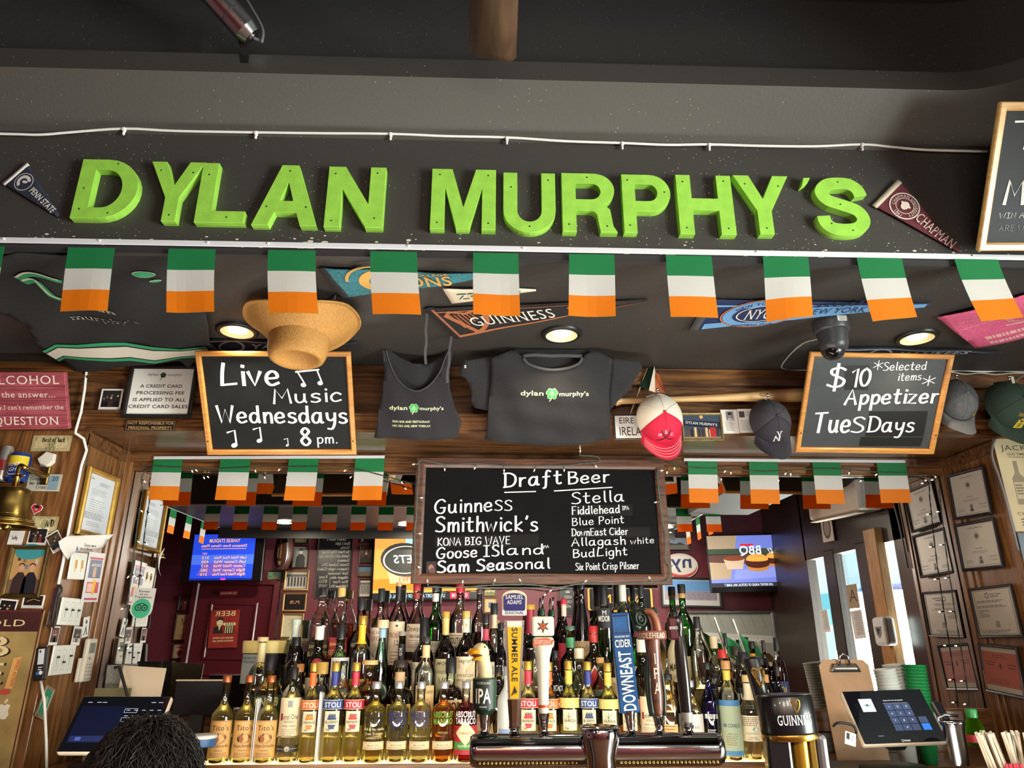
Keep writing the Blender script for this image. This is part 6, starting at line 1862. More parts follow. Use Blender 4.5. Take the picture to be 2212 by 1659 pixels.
for side,xa,xb,y0,y1,tops in (('left',332,831,989,987,((333,395,320,388,1081),(477,542,465,532,1081),(625,689,611,682,1082),(768,831,761,824,1081))),('right',1477,1955,993,997,((1485,1548,1489,1551,1087),(1617,1679,1622,1683,1089),(1754,1814,1760,1826,1089),(1893,1955,1900,1968,1087)))):
 a,b = WF.hit(xa,y0),WF.hit(xb,y1)
 t = thing('flag_rail','white plastic strip along the top of the mirror, %s half' % side,'rail',Matrix.Translation((a+b)/2))
 mb = MB(); mb.box((0,0,0),((b-a).length,.006,.014),mat('#d2d1d6',.45),bev=.001,T=RY(-math.atan2(b.z-a.z,b.x-a.x))); mb.build('strip',t)
 for i,(xl,xr,bl,br,yb) in enumerate(tops):
  yt = y0+(y1-y0)*(xl-xa)/(xb-xa)+2
  p,q,r = WF.uv(xl,yt),WF.uv(xr,yt),WF.uv((bl+br)/2,yb)
  w = q[0]-p[0]
  mb = flag_mesh(w,p[1]-r[1],.006,40+i)
  dx = r[0]-(p[0]+q[0])/2
  hh = p[1]-r[1]
  for v in mb.v: v.x += dx*(-v.y/hh)**1.3
  o = mb.build('irish_flag',None,Matrix.Translation(((p[0]+q[0])/2,3.233,p[1])) @ Matrix(((1,0,0,0),(0,0,-1,0),(0,1,0,0),(0,0,0,1))))
  if side == 'left': lab = ('at the far left end of the mirror rail','second from the left on the mirror rail','third from the left on the mirror rail','just left of the draft beer board')[i]
  else: lab = ('just right of the draft beer board','on the mirror rail behind the navy cap','second from the right end of the mirror rail','at the far right end of the mirror rail')[i]
  tag(o,'green white and orange paper flag '+lab,'flag','flags along the top of the mirror')
WG = front(3.228)
fairy('string of tiny warm lights along the lintel left of the draft beer board',WG,[[(300,1002),(360,1008),(413,1010),(470,1012),(560,1008),(610,1008),(690,1008),(752,1010),(830,1028),(895,1046)]],[(412,1010,4,10),(418,1010,8,8),(549,1009,3,9),(610,1008,-6,6),(752,1010,-8,8),(862,1036,6,6)],wire=WIRE)
fairy('string of tiny warm lights along the lintel right of the draft beer board',WG,[[(1442,996),(1456,1002),(1500,1010),(1571,1012),(1640,1018),(1701,1016),(1770,1012),(1836,1014),(1900,1020),(1975,1022),(2000,1030)]],[(1456,1003,1,10),(1442,1012,-1,8),(1571,1012,-7,9),(1578,1013,1,9),(1701,1016,-6,10),(1708,1016,0,10),(1836,1014,-2,9),(1898,1020,-6,6)],wire=WIRE)
CL = front(3.26)
fairy('string of tiny warm lights down the left edge of the mirror',CL,[[(352,1002),(325,1010),(306,1030),(308,1060),(300,1110),(292,1170),(284,1240),(276,1310),(268,1400),(262,1480)]],[(306,1035,10,8),(300,1098,8,8),(292,1165,8,6),(284,1238,-6,7),(284,1238,8,8),(274,1310,-6,3),(268,1395,-6,3)],wire=WIRE)
fairy('string of tiny warm lights down the right edge of the mirror',CL,[[(1985,1022),(2024,1032),(2030,1070),(2034,1107),(2042,1177),(2052,1249),(2063,1322),(2075,1395),(2087,1470),(2096,1540)]],[(2022,1036,-9,1),(2028,1036,-5,-4),(2034,1104,-12,2),(2041,1177,-12,0),(2051,1247,-10,2),(2062,1320,-12,1),(2074,1395,-12,0),(2086,1470,-10,1),(2093,1520,-9,1)],wire=WIRE)
# ================================================================ STEPPED BOTTLE SHELF
ROWS = {1: (2.935,1.057),2: (3.035,1.132),3: (3.128,1.205),4: (3.212,1.285)}
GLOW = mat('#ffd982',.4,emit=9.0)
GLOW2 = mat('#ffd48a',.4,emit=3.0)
XA,XB = front(2.95).hit(434,1645).x,front(2.95).hit(1700,1640).x
OAKS = wood('#3a210f','#8a5a2c','x',9)
Z_N = 1.03
for i in (1,2,3,4):
 d,z = ROWS[i]
 x0 = XA if i == 1 else front(d).hit(528,1560).x
 y0,y1 = d-.047,(ROWS[i+1][0]-.048 if i < 4 else 3.262)
 t = thing('bottle_shelf',('lowest and frontmost lit step of the stepped bottle shelf','second lit step of the stepped bottle shelf from the front','third lit step of the stepped bottle shelf from the front','highest lit step of the bottle shelf, against the mirror')[i-1],'shelf',Matrix.Translation(((x0+XB)/2,(y0+y1)/2,Z_N)),'steps of the bottle shelf')
 mb = MB(); mb.box((0,0,(z-.005-Z_N)/2),(XB-x0,y1-y0,z-.005-Z_N),OAKS); mb.build('step',t)
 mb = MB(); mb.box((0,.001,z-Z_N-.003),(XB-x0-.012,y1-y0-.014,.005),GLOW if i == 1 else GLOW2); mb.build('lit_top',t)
 mb = MB(); mb.box((0,-(y1-y0)/2+.002,z-Z_N-.008),(XB-x0,.010,.016),OAKS,bev=.002); mb.build('edge_strip',t)
TAKEN = []

CLEAR = glass('#f1f5f0','#a9b8ae')
CG = {'clear': CLEAR,'green': glass('#4fb84a','#0f5a1c'),'dkgreen': glass('#1f5a34','#08200f'),'blue': glass('#2740c4','#0a1260'),'aqua': glass('#cfe6dc','#6f9a8a'),'brown': glass('#5a2f18','#1c0c06'),
      'smoke': glass('#3a2a24','#140c0a'),'black': mat('#0e0d10',.12,coat=.5),'frost': mat('#b9bdb9',.35),'cream': mat('#d3c6a0',.3),'white': mat('#e3e0d8',.3),'teal': glass('#9fc4b8','#4a7a6a'),'navy': glass('#1a2140','#070a18')}
KIND = {'stoli': (.60,.74,.34),'tito': (.52,.68,.34),'abs': (.60,.73,.36),'wine': (.56,.76,.34),'square': (.60,.82,.40),'round': (.46,.64,.34),'flask': (.58,.70,.42),'tall': (.62,.80,.34),'bulb': (.40,.72,.36),'cone': (.30,.80,.34),'slim': (.52,.78,.40)}
def bottle(label,x,top,row,w,kind,gl,liq=None,lvl=.5,cap=('#1a1a1a',.09,1.1),labs=(),neck=None,pour=False,sq=0.0,base=False,art=None,group=None,name='bottle',turn=.8):
 d,z0 = ROWS[row]
 pl = front(d)
 X = pl.hit(x,1640).x if base else pl.hit(x,top).x
 Ht = pl.hit(x,top).z-z0
 r = r0 = (pl.hit(x+w/2,top+60)-pl.hit(x-w/2,top+60)).length/2
 for k in range(40):
  hit = [q for q in TAKEN if math.hypot(q[0]-X,q[1]-d) < q[2]+r+.001]
  if not hit: break
  q = max(hit,key=lambda q: q[2]+r-math.hypot(q[0]-X,q[1]-d))
  r = max(r*.97,r0*.72) if k % 2 == 0 else r
  X += .0015*(1 if X > q[0] else -1)
  d += .0010*(1 if d >= q[1] else -1)
  d = max(ROWS[row][0]-.012,min(d,ROWS[row][0]+.012))
 if row > 2: r = min(r,.0425)
 TAKEN.append((X,d,r))
 zs,zn,rn = KIND[kind]
 ch,cf = cap[1],cap[2]
 zt = 1-ch
 M = Matrix.Translation((X,d,z0)) @ RZ(math.atan2(-X,d)*turn)
 t = thing(name,label,'bottle',M,group or 'bottles on the lit shelf')
 prof = [(.80,0),(.94,.006),(1.0,.022),(1.0,zs)]
 n = 9
 for i in range(1,n+1):
  u = i/n
  if kind in ('round','bulb','abs'): k = rn+(1-rn)*math.sqrt(max(0,1-u**1.8)) if u < 1 else rn
  elif kind == 'cone': k = 1+(rn-1)*u
  else: k = rn+(1-rn)*(.5+.5*math.cos(PI*u))**(.8)
  prof.append((k,zs+(zn-zs)*u))
 prof += [(rn,zt-.02),(rn*1.12,zt-.018),(rn*1.12,zt)]
 G = CG[gl]
 mb = MB(); mb.lathe([(0,.002)]+[(a*r,b*Ht) for a,b in prof],G,32,sq=sq); mb.build('glass_body',t)
 if liq:
  L = []
  for a,b in prof:
   if b >= lvl: break
   L.append((a,b))
  k0 = L[-1]; k1 = prof[len(L)]
  ka = k0[0]+(k1[0]-k0[0])*(lvl-k0[1])/max(1e-6,k1[1]-k0[1])
  L.append((ka,lvl))
  mb = MB(); mb.lathe([(0,.014*Ht)]+[(max(.001,a*r-.0022),max(b*Ht,.012)+.001) for a,b in L]+[(0,lvl*Ht)],liquid(liq),32,sq=sq); mb.build('drink',t)
 rc = r*rn*cf
 if cap[0]:
  cm = mat(cap[0],.35,.7) if cap[0] in ('#c9a24a','#b9b9bc','#b5653f') else mat(cap[0],.4)
  mb = MB(); mb.lathe([(rc,(zt-.005)*Ht),(rc,(1-.006)*Ht),(rc*.92,Ht),(0,Ht)],cm,24); mb.build('cap',t)
 if pour:
  mb = MB(); mb.lathe([(rc*.55,Ht),(rc*.45,Ht+.012),(0,Ht+.012)],BLACK,14); mb.tube([(0,0,Ht+.01),(0,0,Ht+.03),(.004,-.004,Ht+.055)],.0042,STEEL,10); mb.build('pourer',t)
 if neck:
  z0n,z1n,c = neck[:3]
  mb = MB(); 
  def rad(z):
   for (a,b),(a2,b2) in zip(prof,prof[1:]):
    if b <= z <= b2: return a+(a2-a)*(z-b)/max(1e-6,b2-b)
   return rn
  zz = [z0n+(z1n-z0n)*i/6 for i in range(7)]
  mb.lathe([(rad(z)*r+.0008,z*Ht) for z in zz],mat(c,.45),28)
  if len(neck) > 3:
   rr = rad((z0n+z1n)/2)*r+.0016
   nw = lambda p: (rr*math.sin(p.x/rr),-rr*math.cos(p.x/rr),p.y)
   if len(neck) > 5: mb.text(neck[3],0,(z0n+z1n)/2*Ht,(rr*.7),mat(neck[4],.5),wgt=1,warp=nw,rot=PI/2)
   else: mb.text(neck[3],0,(z0n+z1n)/2*Ht-rr*.4,rr*.8,mat(neck[4],.5),wgt=1,warp=nw,maxw=rr*2.2)
  mb.build('neck_band',t)
 ro = r+.0009
 def cw(p):
  a = p.x/ro
  q = ro+p.z
  if sq:
   e = 2+6*sq
   c,s_ = abs(math.cos(a-PI/2)),abs(math.sin(a-PI/2))
   q = ro*(c**e+s_**e)**(-1/e)+p.z
  return (q*math.sin(a),-q*math.cos(a),p.y)
 for lb in labs:
  za,zb,ang,bg,tx = lb
  ww = 2*ro*math.radians(ang)
  mb = MB()
  if bg: mb.rect(-ww/2,za*Ht,ww/2,zb*Ht,mat(bg,.55),0,warp=cw,nx=14)
  for s_ in tx:
   st,zc,hh,c,wg = s_[:5]
   mw = s_[5] if len(s_) > 5 else .88
   if wg == 'h': mb.hand(st,-ww*mw/2,zc*Ht,hh*Ht,mat(c,.6),w=ww*mw,z=.0004,warp=cw,pen=.11)
   elif wg == 'p': mb.print_(-ww*mw/2,ww*mw/2,zc*Ht,st,hh*Ht,mat(c,.6),.4,.0004,warp=cw,seed=int(x))
   elif wg == 'o': mb.ell(st[0]*ww,zc*Ht,hh*Ht*st[1],hh*Ht,mat(c,.6),.0003+.0002*(len(st) > 2),warp=cw)
   elif wg == 'r': mb.rect(st[0]*ww,zc*Ht,st[1]*ww,(zc+hh)*Ht,mat(c,.6),.0003,warp=cw,nx=16)
   elif wg == 'd':
    for k in range(-7,7):
     a,b2 = k/7,(k+1)/7
     ya,yb = hh*Ht*(1-abs(a)),hh*Ht*(1-abs(b2))
     mb.add([(a*st*ww,zc*Ht-ya,.0004+.0002*mw),(b2*st*ww,zc*Ht-yb,.0004+.0002*mw),(b2*st*ww,zc*Ht+yb,.0004+.0002*mw),(a*st*ww,zc*Ht+ya,.0004+.0002*mw)],[(0,1,2,3)],mat(c,.6),False,None,cw)
   else: mb.text(st,0,zc*Ht,hh*Ht,mat(c,.6),wgt=wg,z=.0006,warp=cw,maxw=ww*mw)
  if art: art(mb,ro,Ht,cw)
  mb.build('paper_label' if bg else 'printed_lettering',t)
  art = None
 return t

# ---- front row
CU = ('#b5653f',.075,1.15)
def tito(label,x,turn=.8):
 br = '#2a1510'
 return bottle(label,x,1459,1,48,'tito','clear','#f6ecc4',.60,CU,[(.07,.485,62,'#d6a45f',[("Tito's",.375,.055,br,2,.74),((0,1.35),.285,.062,br,'o'),((0,1.3,1),.285,.052,'#7a3f28','o'),((-.10,.7,1),.275,.036,'#a05a38','o'),('Handmade',.185,.036,br,2,.84),('VODKA',.140,.020,br,0,.5),(3,.118,.014,'#6a4028','p',.7),((-.48,.48),.078,.004,br,'r'),((-.48,.48),.474,.004,'#8a3a24','r')])],base=True,turn=turn)
tito('tan labelled vodka bottle at the far left end of the front row',470)
tito('tan labelled vodka bottle second in the front row, left of the folded menu',518,1.2)
tito('tan labelled vodka bottle third in the front row, right of the folded menu',569)
KET = [(.28,.68,70,'#e2cba6',[('Ketel One',.455,.052,'#1c1a22',2,.70),((-.37,-.27),.44,.075,'#b02a24','r'),('VODKA',.415,.026,'#4a3a34',2,.4),('FAMILY MADE',.375,.018,'#4a3a34',0,.5),((-.10,.08),.58,.07,'#8f8f8c','r'),((-.01,.7),.61,.022,'#c9c2b4','o'),(5,.345,.020,'#9a8a70','p',.6),((.30,.44),.32,.26,'#d2b888','r')]),(.115,.185,75,'#2a2624',[((0,1.0),.15,.04,'#3a3430','o'),((0,1.0,1),.15,.028,'#b9a98a','o'),(1,.145,.02,'#a89a80','p',.9)])]
bottle('clear vodka bottle with a long cream label and black pourer, fourth in front row',616,1442,1,46,'stoli','clear','#f4efd8',.46,('#17161a',.12,1.2),KET,pour=True,base=True)
def stoli(label,x,top,band,txt,neckc,fruit,flav,tint,row=1,w=44,pour=False,base=True):
 fl = mat(fruit,.6); gr = mat('#3a6a2c',.6)
 def art(mb,r,Hh,cw):
  rr = random.Random(int(x))
  if flav != 'VANILLA':
   f2 = mat(fruit,.5,var=.3,vscale=300)
   for i in range(9): mb.ell(r*(-.32+.16*(i % 5)+.08*(i//5)),Hh*(.436+.024*(i//5)),r*.11,r*.12,fl if i % 2 else f2,.0008+.0001*i,10,warp=cw)
   for i in range(7): mb.ell(r*(-.24+.16*(i % 4)+.08*(i//4)),Hh*(.366-.022*(i//4)),r*.10,r*.11,f2 if i % 2 else fl,.0008+.0001*i,10,warp=cw)
   for i in range(3): mb.ell(r*(-.2+.22*i),Hh*.478,r*.12,r*.05,gr,.0018,8,rot=.5-.5*i,warp=cw)
  else:
   for i in range(7): mb.stroke([(r*(-.1),Hh*.44),(r*(.42*math.cos(i*.9)),Hh*.44+r*.4*math.sin(i*.9))],r*.05,mat('#5a5a3a',.6),.0008,None,cw)
  mb.hand('Stoli',-r*.5,Hh*.318,Hh*.022,INK,w=r*.38,warp=cw,z=.0008)
 return bottle(label,x,top,row,w,'stoli','clear',tint,.34,('#c9a24a',.085,1.2),[(.305,.510,42,'#e6d4ae',[(flav,.388,.027,'#24401f',1,.82)]),(.525,.625,80,band,[('STOLI',.548,.050,txt,1,.60),((-.5,.5),.528,.004,'#e8d9a8','r'),((-.5,.5),.617,.004,'#e8d9a8','r')])],neck=(.76,.90,neckc),base=base,art=art,pour=pour)
PALE = '#f2e7b0'
stoli('orange banded fruit vodka bottle just left of the standing white cards',657,1432,'#d9631f','#f2e2c4','#e0641f','#e0771f','ORANGE',PALE)
stoli('blue banded fruit vodka bottle right of the standing cards in the front row',711,1431,'#24447c','#f0ece0','#23307c','#2f3a6a','BLUEBERRY',PALE)
stoli('red banded fruit vodka bottle left of the vanilla vodka with black lettering',755,1431,'#b81f2c','#f0ece0','#b8243a','#b8323a','RASPBERRY',PALE)
def absol(label,x,l1,l2,c,tint,lvl=.62,extra=None,pour=False,liqbody=None):
 L = [(.09,.70,66,None,[(l1,.555,.072,c,1,.86),(l2,.470,.072,c,1,.82)]+(extra or [('Swedish Vodka',.425,.030,c,'h',.6)])),
         (.165,.262,60,'#e0c79c',[(1,.245,.01,'#7a6a54','p',.8),('40% ALC/VOL',.205,.022,'#3a3226',0,.5),(2,.188,.014,'#7a6a54','p',.8)])]
 return bottle(label,x,1472,1,50,'abs','clear',tint,lvl,('#b9b9bc',.085,1.14),L,base=True,pour=pour)
absol('clear vanilla vodka bottle with black lettering in the front row',803,'ABSOLUT','VANILIA','#1c1a10','#f0e08a',.64,[('Rich in the vanilla',.40,.032,'#f0e8c8','h',.8),('from Sweden',.345,.032,'#f0e8c8','h',.7),('smooth',.295,.032,'#f0e8c8','h',.6)])
absol('clear vodka bottle with blue lettering and silver screw cap in the front row',852,'ABSOLUT','VODKA','#1a2a6a','#e8e2c0',.66)
absol('clear vodka bottle with blue lettering and a black pourer in the front row',902,'ABSOLUT','VODKA','#1a2a6a','#f0e8c4',.60,pour=True)
absol('mango vodka bottle filled with orange liquid and green lettering',953,'ABSOLUT','MANGO','#6aa02a','#f5a81c',.66,[('mango',.36,.03,'#e8c06a','h',.4)])
bottle('pepper vodka bottle with red wrap, white lettering and cream diamond, left of the goose tap',1001,1471,1,50,'abs','clear','#b01c24',.70,('#b9b9bc',.085,1.14),[(.10,.45,88,'#a8202a',[(.32,.36,.15,'#e6cfa0','d',1),('TABASCO',.345,.030,'#6a2a1c',1,.36),((-.5,.5),.16,.09,'#3f8a34','r'),('GLUTEN FREE',.19,.026,'#e6e2c8',1,.46)]),(.46,.70,70,None,[('ABSOLUT',.555,.072,'#efe9e0',1,.86),('TABASCO',.470,.072,'#efe9e0',1,.86)])],base=True)
bottle('frosted pale vodka bottle with a mountain picture behind the golden ale tap handle',1096,1440,1,44,'tall','frost',None,0,('#8f9496',.10,1.1),[(.08,.34,60,'#7f97b8',[((-.1,1.6),.14,.06,'#3f5a8a','o'),((.2,1.4),.16,.04,'#dfe4ea','o')])],base=True)
stoli('red banded fruit vodka bottle between the golden ale and white star tap handles',1142,1428,'#b81f2c','#f0ece0','#b8243a','#b8323a','RASPBERRY','#f4ecd0')
stoli('orange banded fruit vodka bottle half hidden by the white star tap handle',1187,1430,'#d9631f','#f2e2c4','#e0641f','#e0771f','ORANGE','#f0b060')
stoli('yellow banded vanilla vodka bottle right of the white star tap handle',1229,1427,'#d9bf5a','#f0e4a8','#d9bf4a','#6a6a3a','VANILLA','#f0eca0')
stoli('blue banded fruit vodka bottle behind the round chrome cap of the tap tower',1273,1429,'#24447c','#f0ece0','#23307c','#2f3a6a','BLUEBERRY','#f4ecd0')
stoli('yellow banded vanilla vodka bottle with a pourer left of the blue cider tap',1318,1432,'#d9bf5a','#f0e4a8','#d9bf4a','#6a6a3a','VANILLA','#f0eca0',pour=True)
stoli('orange banded fruit vodka bottle behind the blue cider tap',1363,1432,'#d9631f','#f2e2c4','#e0641f','#e0771f','ORANGE','#f0a050')
bottle('clear vodka bottle with a cream label between the blue cider and brown fern taps',1400,1440,1,46,'stoli','clear','#f4efd8',.40,('#17161a',.12,1.2),KET,base=True)
bottle('small plain bottle with a steel pourer and tan label right of the fern tap',1452,1456,1,50,'tall','clear','#c9b07a',.36,('#1a1a1a',.06,1.2),[(.08,.42,34,'#dcb676',[(9,.39,.034,'#9a5a34','p',.9)])],pour=True,base=True)
bottle('white labelled rum bottle between the dark stout tap and the cobalt blue bottle',1503,1470,1,44,'tall','clear','#e6e0d0',.5,('#b9b9bc',.08,1.1),[(.05,.58,75,'#e3dfd8',[('MOUNT',.40,.03,'#3a4a34',2,.7),('ISLAND',.22,.05,'#b98f5a',2,.7),('BLANC',.14,.04,'#b98f5a',2,.6)])],base=True)
bottle('cobalt blue tequila bottle with white script left of the rabbit label bottle',1537,1431,1,42,'wine','blue',None,0,('#16161c',.07,1.3),[(.18,.60,60,None,[('milagro',.42,.07,'#e6e9f0','h',.7),(3,.30,.02,'#e6e9f0','p',.5)])],base=True)
def rabbit(mb,r,Hh,cw):
 c = mat('#c07a3a',.6)
 mb.stroke([tuple(q) for q in spline([(-r*.5,Hh*.43),(-r*.2,Hh*.45),(r*.1,Hh*.44),(r*.35,Hh*.46),(r*.5,Hh*.445)],4)],r*.06,c,.001,None,cw,1); mb.ell(r*.35,Hh*.462,r*.12,r*.08,c,.0012,warp=cw); mb.stroke([(r*.4,Hh*.465),(r*.2,Hh*.485)],r*.07,c,.001,None,cw,1)
bottle('clear mezcal bottle with a blue bordered yellow rabbit label and cork stopper',1583,1427,1,45,'tall','clear','#e4e2d4',.20,('#b98a55',.085,1.35),[(.05,.60,82,'#4a86b8',[((-.5,.5),.10,.44,'#a8b89a','r')]),(.12,.525,58,'#e0bf6a',[('400 CONEJOS',.33,.034,'#2a4a6a',1,.86),('MEZCAL',.255,.018,'#6a4a24',0,.5),(5,.235,.02,'#8a6a3a','p',.6)])],neck=(.80,.90,'#d9c24a'),base=True,art=None)
bottle('clear tequila bottle with a cream handwritten style label at the right of the front row',1627,1458,1,47,'slim','clear','#e6dccb',.46,('#cfb27a',.08,1.2),[(.22,.52,62,'#e0d3b4',[(5,.49,.022,'#4a4238','p',.9),((.16,1.4),.36,.03,'#5aa89a','o'),('CASAMIGOS',.30,.024,'#2a7a6a',0,.6),('Tequila',.26,.024,'#2a2a2a','h',.36),('Jon Jay',.235,.03,'#2a2a2a','h',.5)])],neck=(.70,.90,'#d9cfae'),base=True)
bottle('small clear bottle with a cork behind the black stout tower',1668,1457,1,36,'tall','clear','#e0d8c8',.4,('#b98a55',.09,1.3),[],base=True)
bottle('dark bottle with a plastic pourer at the right end of the front row',1692,1440,1,34,'tall','navy',None,0,('#16161a',.10,1.2),[],pour=True,base=True)
# ---- second row
bottle('clear whiskey bottle with a long paper neck seal behind the tan labelled vodkas',569,1376,3,56,'round','clear','#e6dcb8',.15,('#d3b98c',.055,1.5),[],neck=(.66,.92,'#e0cf9c'))
bottle('rye whiskey bottle with a dark green label and black capped neck',587,1413,2,64,'round','clear','#d9b25a',.12,('#15141a',.20,1.2),[(.20,.50,80,'#2c3c26',[('KNOB',.375,.10,'#d9c98a',1,.60),('CREEK',.30,.045,'#d9c98a',1,.5),('7',.235,.045,'#d9c98a',0,.2),((.34,1.0),.40,.06,'#5a6a4a','o')])])
bottle('small dark decanter with a cork between the rye and orange banded bottles',646,1434,2,44,'bulb','clear','#3a1a0c',.50,('#a9713c',.11,1.5),[])
bottle('round dark amber bottle with a pale wooden stopper and black seal',697,1430,2,44,'bulb','clear','#4a220c',.42,('#c9a050',.16,1.7),[(.55,.66,30,None,[((0,1.0),.62,.07,'#22222a','o')])])
bottle('clear bottle printed with heavens door lettering between the blue and red banded bottles',738,1428,2,52,'wine','clear','#c98a4a',.30,('#1a1a1c',.05,1.1),[(.40,.60,60,None,[("HEAVEN'S",.52,.05,'#d9c06a',1,.7),('DOOR',.45,.05,'#d9c06a',1,.6)]),(.20,.38,55,'#7a2a1c',[(.3,.29,.06,'#c9a050','d',1)])])
bottle('wide amber bourbon bottle with a wood stopper left of the round amber bourbon bottle',800,1426,2,60,'bulb','clear','#b05a14',.56,('#d2ad74',.055,1.6),[(.30,.44,70,None,[('WOODFORD RESERVE',.36,.04,'#e0b870',1,.9)])])
bottle('round amber bourbon bottle with a cream neck label and dark stopper',866,1426,2,60,'round','clear','#5a1c0a',.58,('#2a1e1c',.09,1.5),[(.15,.42,55,'#dcb86e',[('Four Roses',.34,.06,'#3a2a1c',2,.9),(3,.28,.04,'#8a5a34','p',.7)])],neck=(.66,.84,'#dcb98a','','#a02a2a'))
bottle('tall clear bottle with a cream roses label and cream neck label',922,1375,2,46,'tall','clear','#e2c890',.12,('#2e2a2a',.06,1.2),[(.08,.50,55,'#e0bf86',[('Four Roses',.42,.045,'#3a2a1c',2,.9),((0,1.0),.29,.075,'#a8384a','o'),((0,1.0,1),.29,.05,'#c24a5a','o'),('BOURBON',.15,.03,'#5a3a24',0,.6)])],neck=(.78,.91,'#dcb98a'))
bottle('dark amber bourbon bottle with a square tan label and black neck',975,1421,2,58,'round','clear','#5a2208',.58,('#15141a',.20,1.2),[(.10,.46,55,'#d9bd84',[('KNOB',.31,.12,'#241a14',1,.86),('CREEK',.22,.055,'#241a14',1,.86),(3,.18,.03,'#8a6a3a','p',.8)])])
bottle('dark bottle beside the frosted vodka behind the golden ale tap',1078,1440,2,40,'wine','smoke','#7a2a0c',.6,('#151518',.1,1.1),[])
bottle('clear bottle with a black stopper between the green whiskey and the white star tap',1156,1409,2,42,'wine','clear','#8a8f6a',.5,('#151518',.08,1.3),[])
bottle('black bottle with white lettering right of the white star tap',1199,1405,2,40,'wine','black',None,0,('#151518',.08,1.1),[(.42,.62,60,None,[('MR BLACK',.52,.06,'#d9d6d0',1,.8),(3,.46,.03,'#d9d6d0','p',.6)])])
bottle('clear ribbed bottle with a cream screw cap between the two diamond labelled whiskeys',1250,1400,2,44,'wine','clear','#b9c2a8',.25,('#d9d0b8',.12,1.4),[(.30,.46,60,'#d9c795',[('R',.36,.06,'#5a5a3a',2,.3)])])
bottle('clear bottle with a tan stopper in front of the red diamond whiskey',1296,1420,2,40,'wine','clear','#7a3a20',.4,('#c79a5a',.07,1.3),[(.50,.58,60,'#5a6a5a',[])])
bottle('dark brown bottle with a tan label behind the blue cider tap',1318,1346,2,48,'wine','smoke','#3a1a0c',.6,('#1a1410',.08,1.1),[(.12,.50,60,'#c9ae80',[('TONIC',.40,.05,'#3a2a1c',2,.6),(4,.3,.04,'#7a6040','p',.7)])])
bottle('white labelled rum bottle with a red circle and cream screw cap',1386,1380,2,46,'wine','dkgreen',None,0,('#d9d4c6',.14,1.5),[(.10,.36,75,'#e0d3ae',[('BACARDI',.19,.06,'#2a2226',1,.8),((0,1.0),.31,.055,'#b8282a','o'),(1,.14,.02,'#3a3030','p',.3)]),(.38,.46,70,'#26241c',[])])
bottle('purple dark coffee bottle with white ribbed top right of the fern tap',1470,1400,2,40,'wine','navy',None,0,('#d9cfae',.08,1.1),[],neck=(.6,.9,'#cdbf98'))
bottle('green liqueur bottle with a red cap behind the cobalt blue bottle',1559,1403,2,38,'wine','dkgreen',None,0,('#c22a2a',.10,1.4),[(.20,.55,50,'#e6e4dc',[('J',.36,.10,'#3a6a3a',2,.5)])])
bottle('dark whiskey bottle with a black label right of the rabbit label bottle',1604,1408,2,42,'square','clear','#4a2a20',.75,('#1a181c',.12,1.3),[(.24,.56,80,'#16151a',[('JUST',.42,.07,'#e4e0d8',1,.7),(2,.34,.03,'#b9b6b0','p',.6)])],sq=.5)
bottle('clear bottle with a white label right of the cobalt blue bottle',1640,1420,2,38,'wine','clear','#d8cfc0',.3,('#16161a',.10,1.2),[])
# ---- third row
bottle('black apothecary gin bottle with a cream diamond label',641,1376,3,60,'flask','black',None,0,('#0e0d10',.11,1.0),[(.02,.42,70,None,[(.42,.22,.20,'#d9c9a0','d',1),(.38,.22,.18,'#e6dcc0','d',2),('HENDRICKS',.21,.04,'#2a2622',1,.5)])])
bottle('squat green gin bottle with a red wax seal and white screw cap',692,1353,3,46,'flask','dkgreen',None,0,('#ded8cf',.16,1.0),[(.12,.40,70,'#d9cfb4',[('Tanqueray',.33,.03,'#a83a2a',2,.5),((.14,1.0),.22,.06,'#c9a050','o')]),(.48,.62,40,None,[((0,1.0),.56,.065,'#9a1c34','o'),((0,1.0,1),.56,.045,'#b8304a','o')])])
bottle('pale blue gin bottle with an arched white label and black neck',739,1350,3,46,'flask','teal',None,0,('#17161a',.16,1.0),[(.14,.62,55,'#e0ded6',[('BOMBAY',.53,.05,'#22262a',1,.8),((0,.9),.40,.08,'#4a7aa8','o'),((0,.8,1),.40,.05,'#a8c4d8','o'),('SAPPHIRE',.26,.035,'#22262a',1,.8)])],pour=True,turn=1.6)
bottle('clear gin bottle with yellow neck foil and yellow label',784,1330,3,44,'stoli','clear','#d8b878',.06,('#c9a24a',.09,1.3),[(.22,.34,66,'#d9b13a',[('GORDON',.265,.048,'#3a2214',1,.84),((-.5,.5),.225,.006,'#b8502a','r')]),(.02,.20,60,'#b8a68a',[((0,.9),.11,.06,'#8a5a3a','o')])],neck=(.70,.90,'#e3b92a'))
bottle('slender teal glass gin bottle with a round emblem and wooden stopper',826,1339,3,44,'cone','teal',None,0,('#dcc199',.085,1.75),[(.10,.34,66,None,[((0,1.0),.22,.10,'#2f6a6a','o'),((0,1.0,1),.22,.085,'#d8e0d0','o')])],neck=(.80,.91,'#8fb0c4'))
bottle('dark round gin bottle with a black neck label printed GIN',872,1364,3,48,'round','smoke',None,0,('#8f8f84',.05,1.2),[(.28,.46,60,None,[('7 MOMENT',.40,.03,'#b9b6aa',1,.6)])],neck=(.64,.84,'#141318','GIN','#e6e4de',1))
bottle('dark whisky bottle with a black capsule and white script label',917,1334,3,48,'wine','smoke','#3a1608',.6,('#121116',.28,1.25),[(.10,.52,75,'#ddd2bb',[('Canadian',.44,.05,'#2a2622','h',.8),('Club',.36,.06,'#2a2622','h',.5),(3,.28,.03,'#6a6258','p',.7)])])
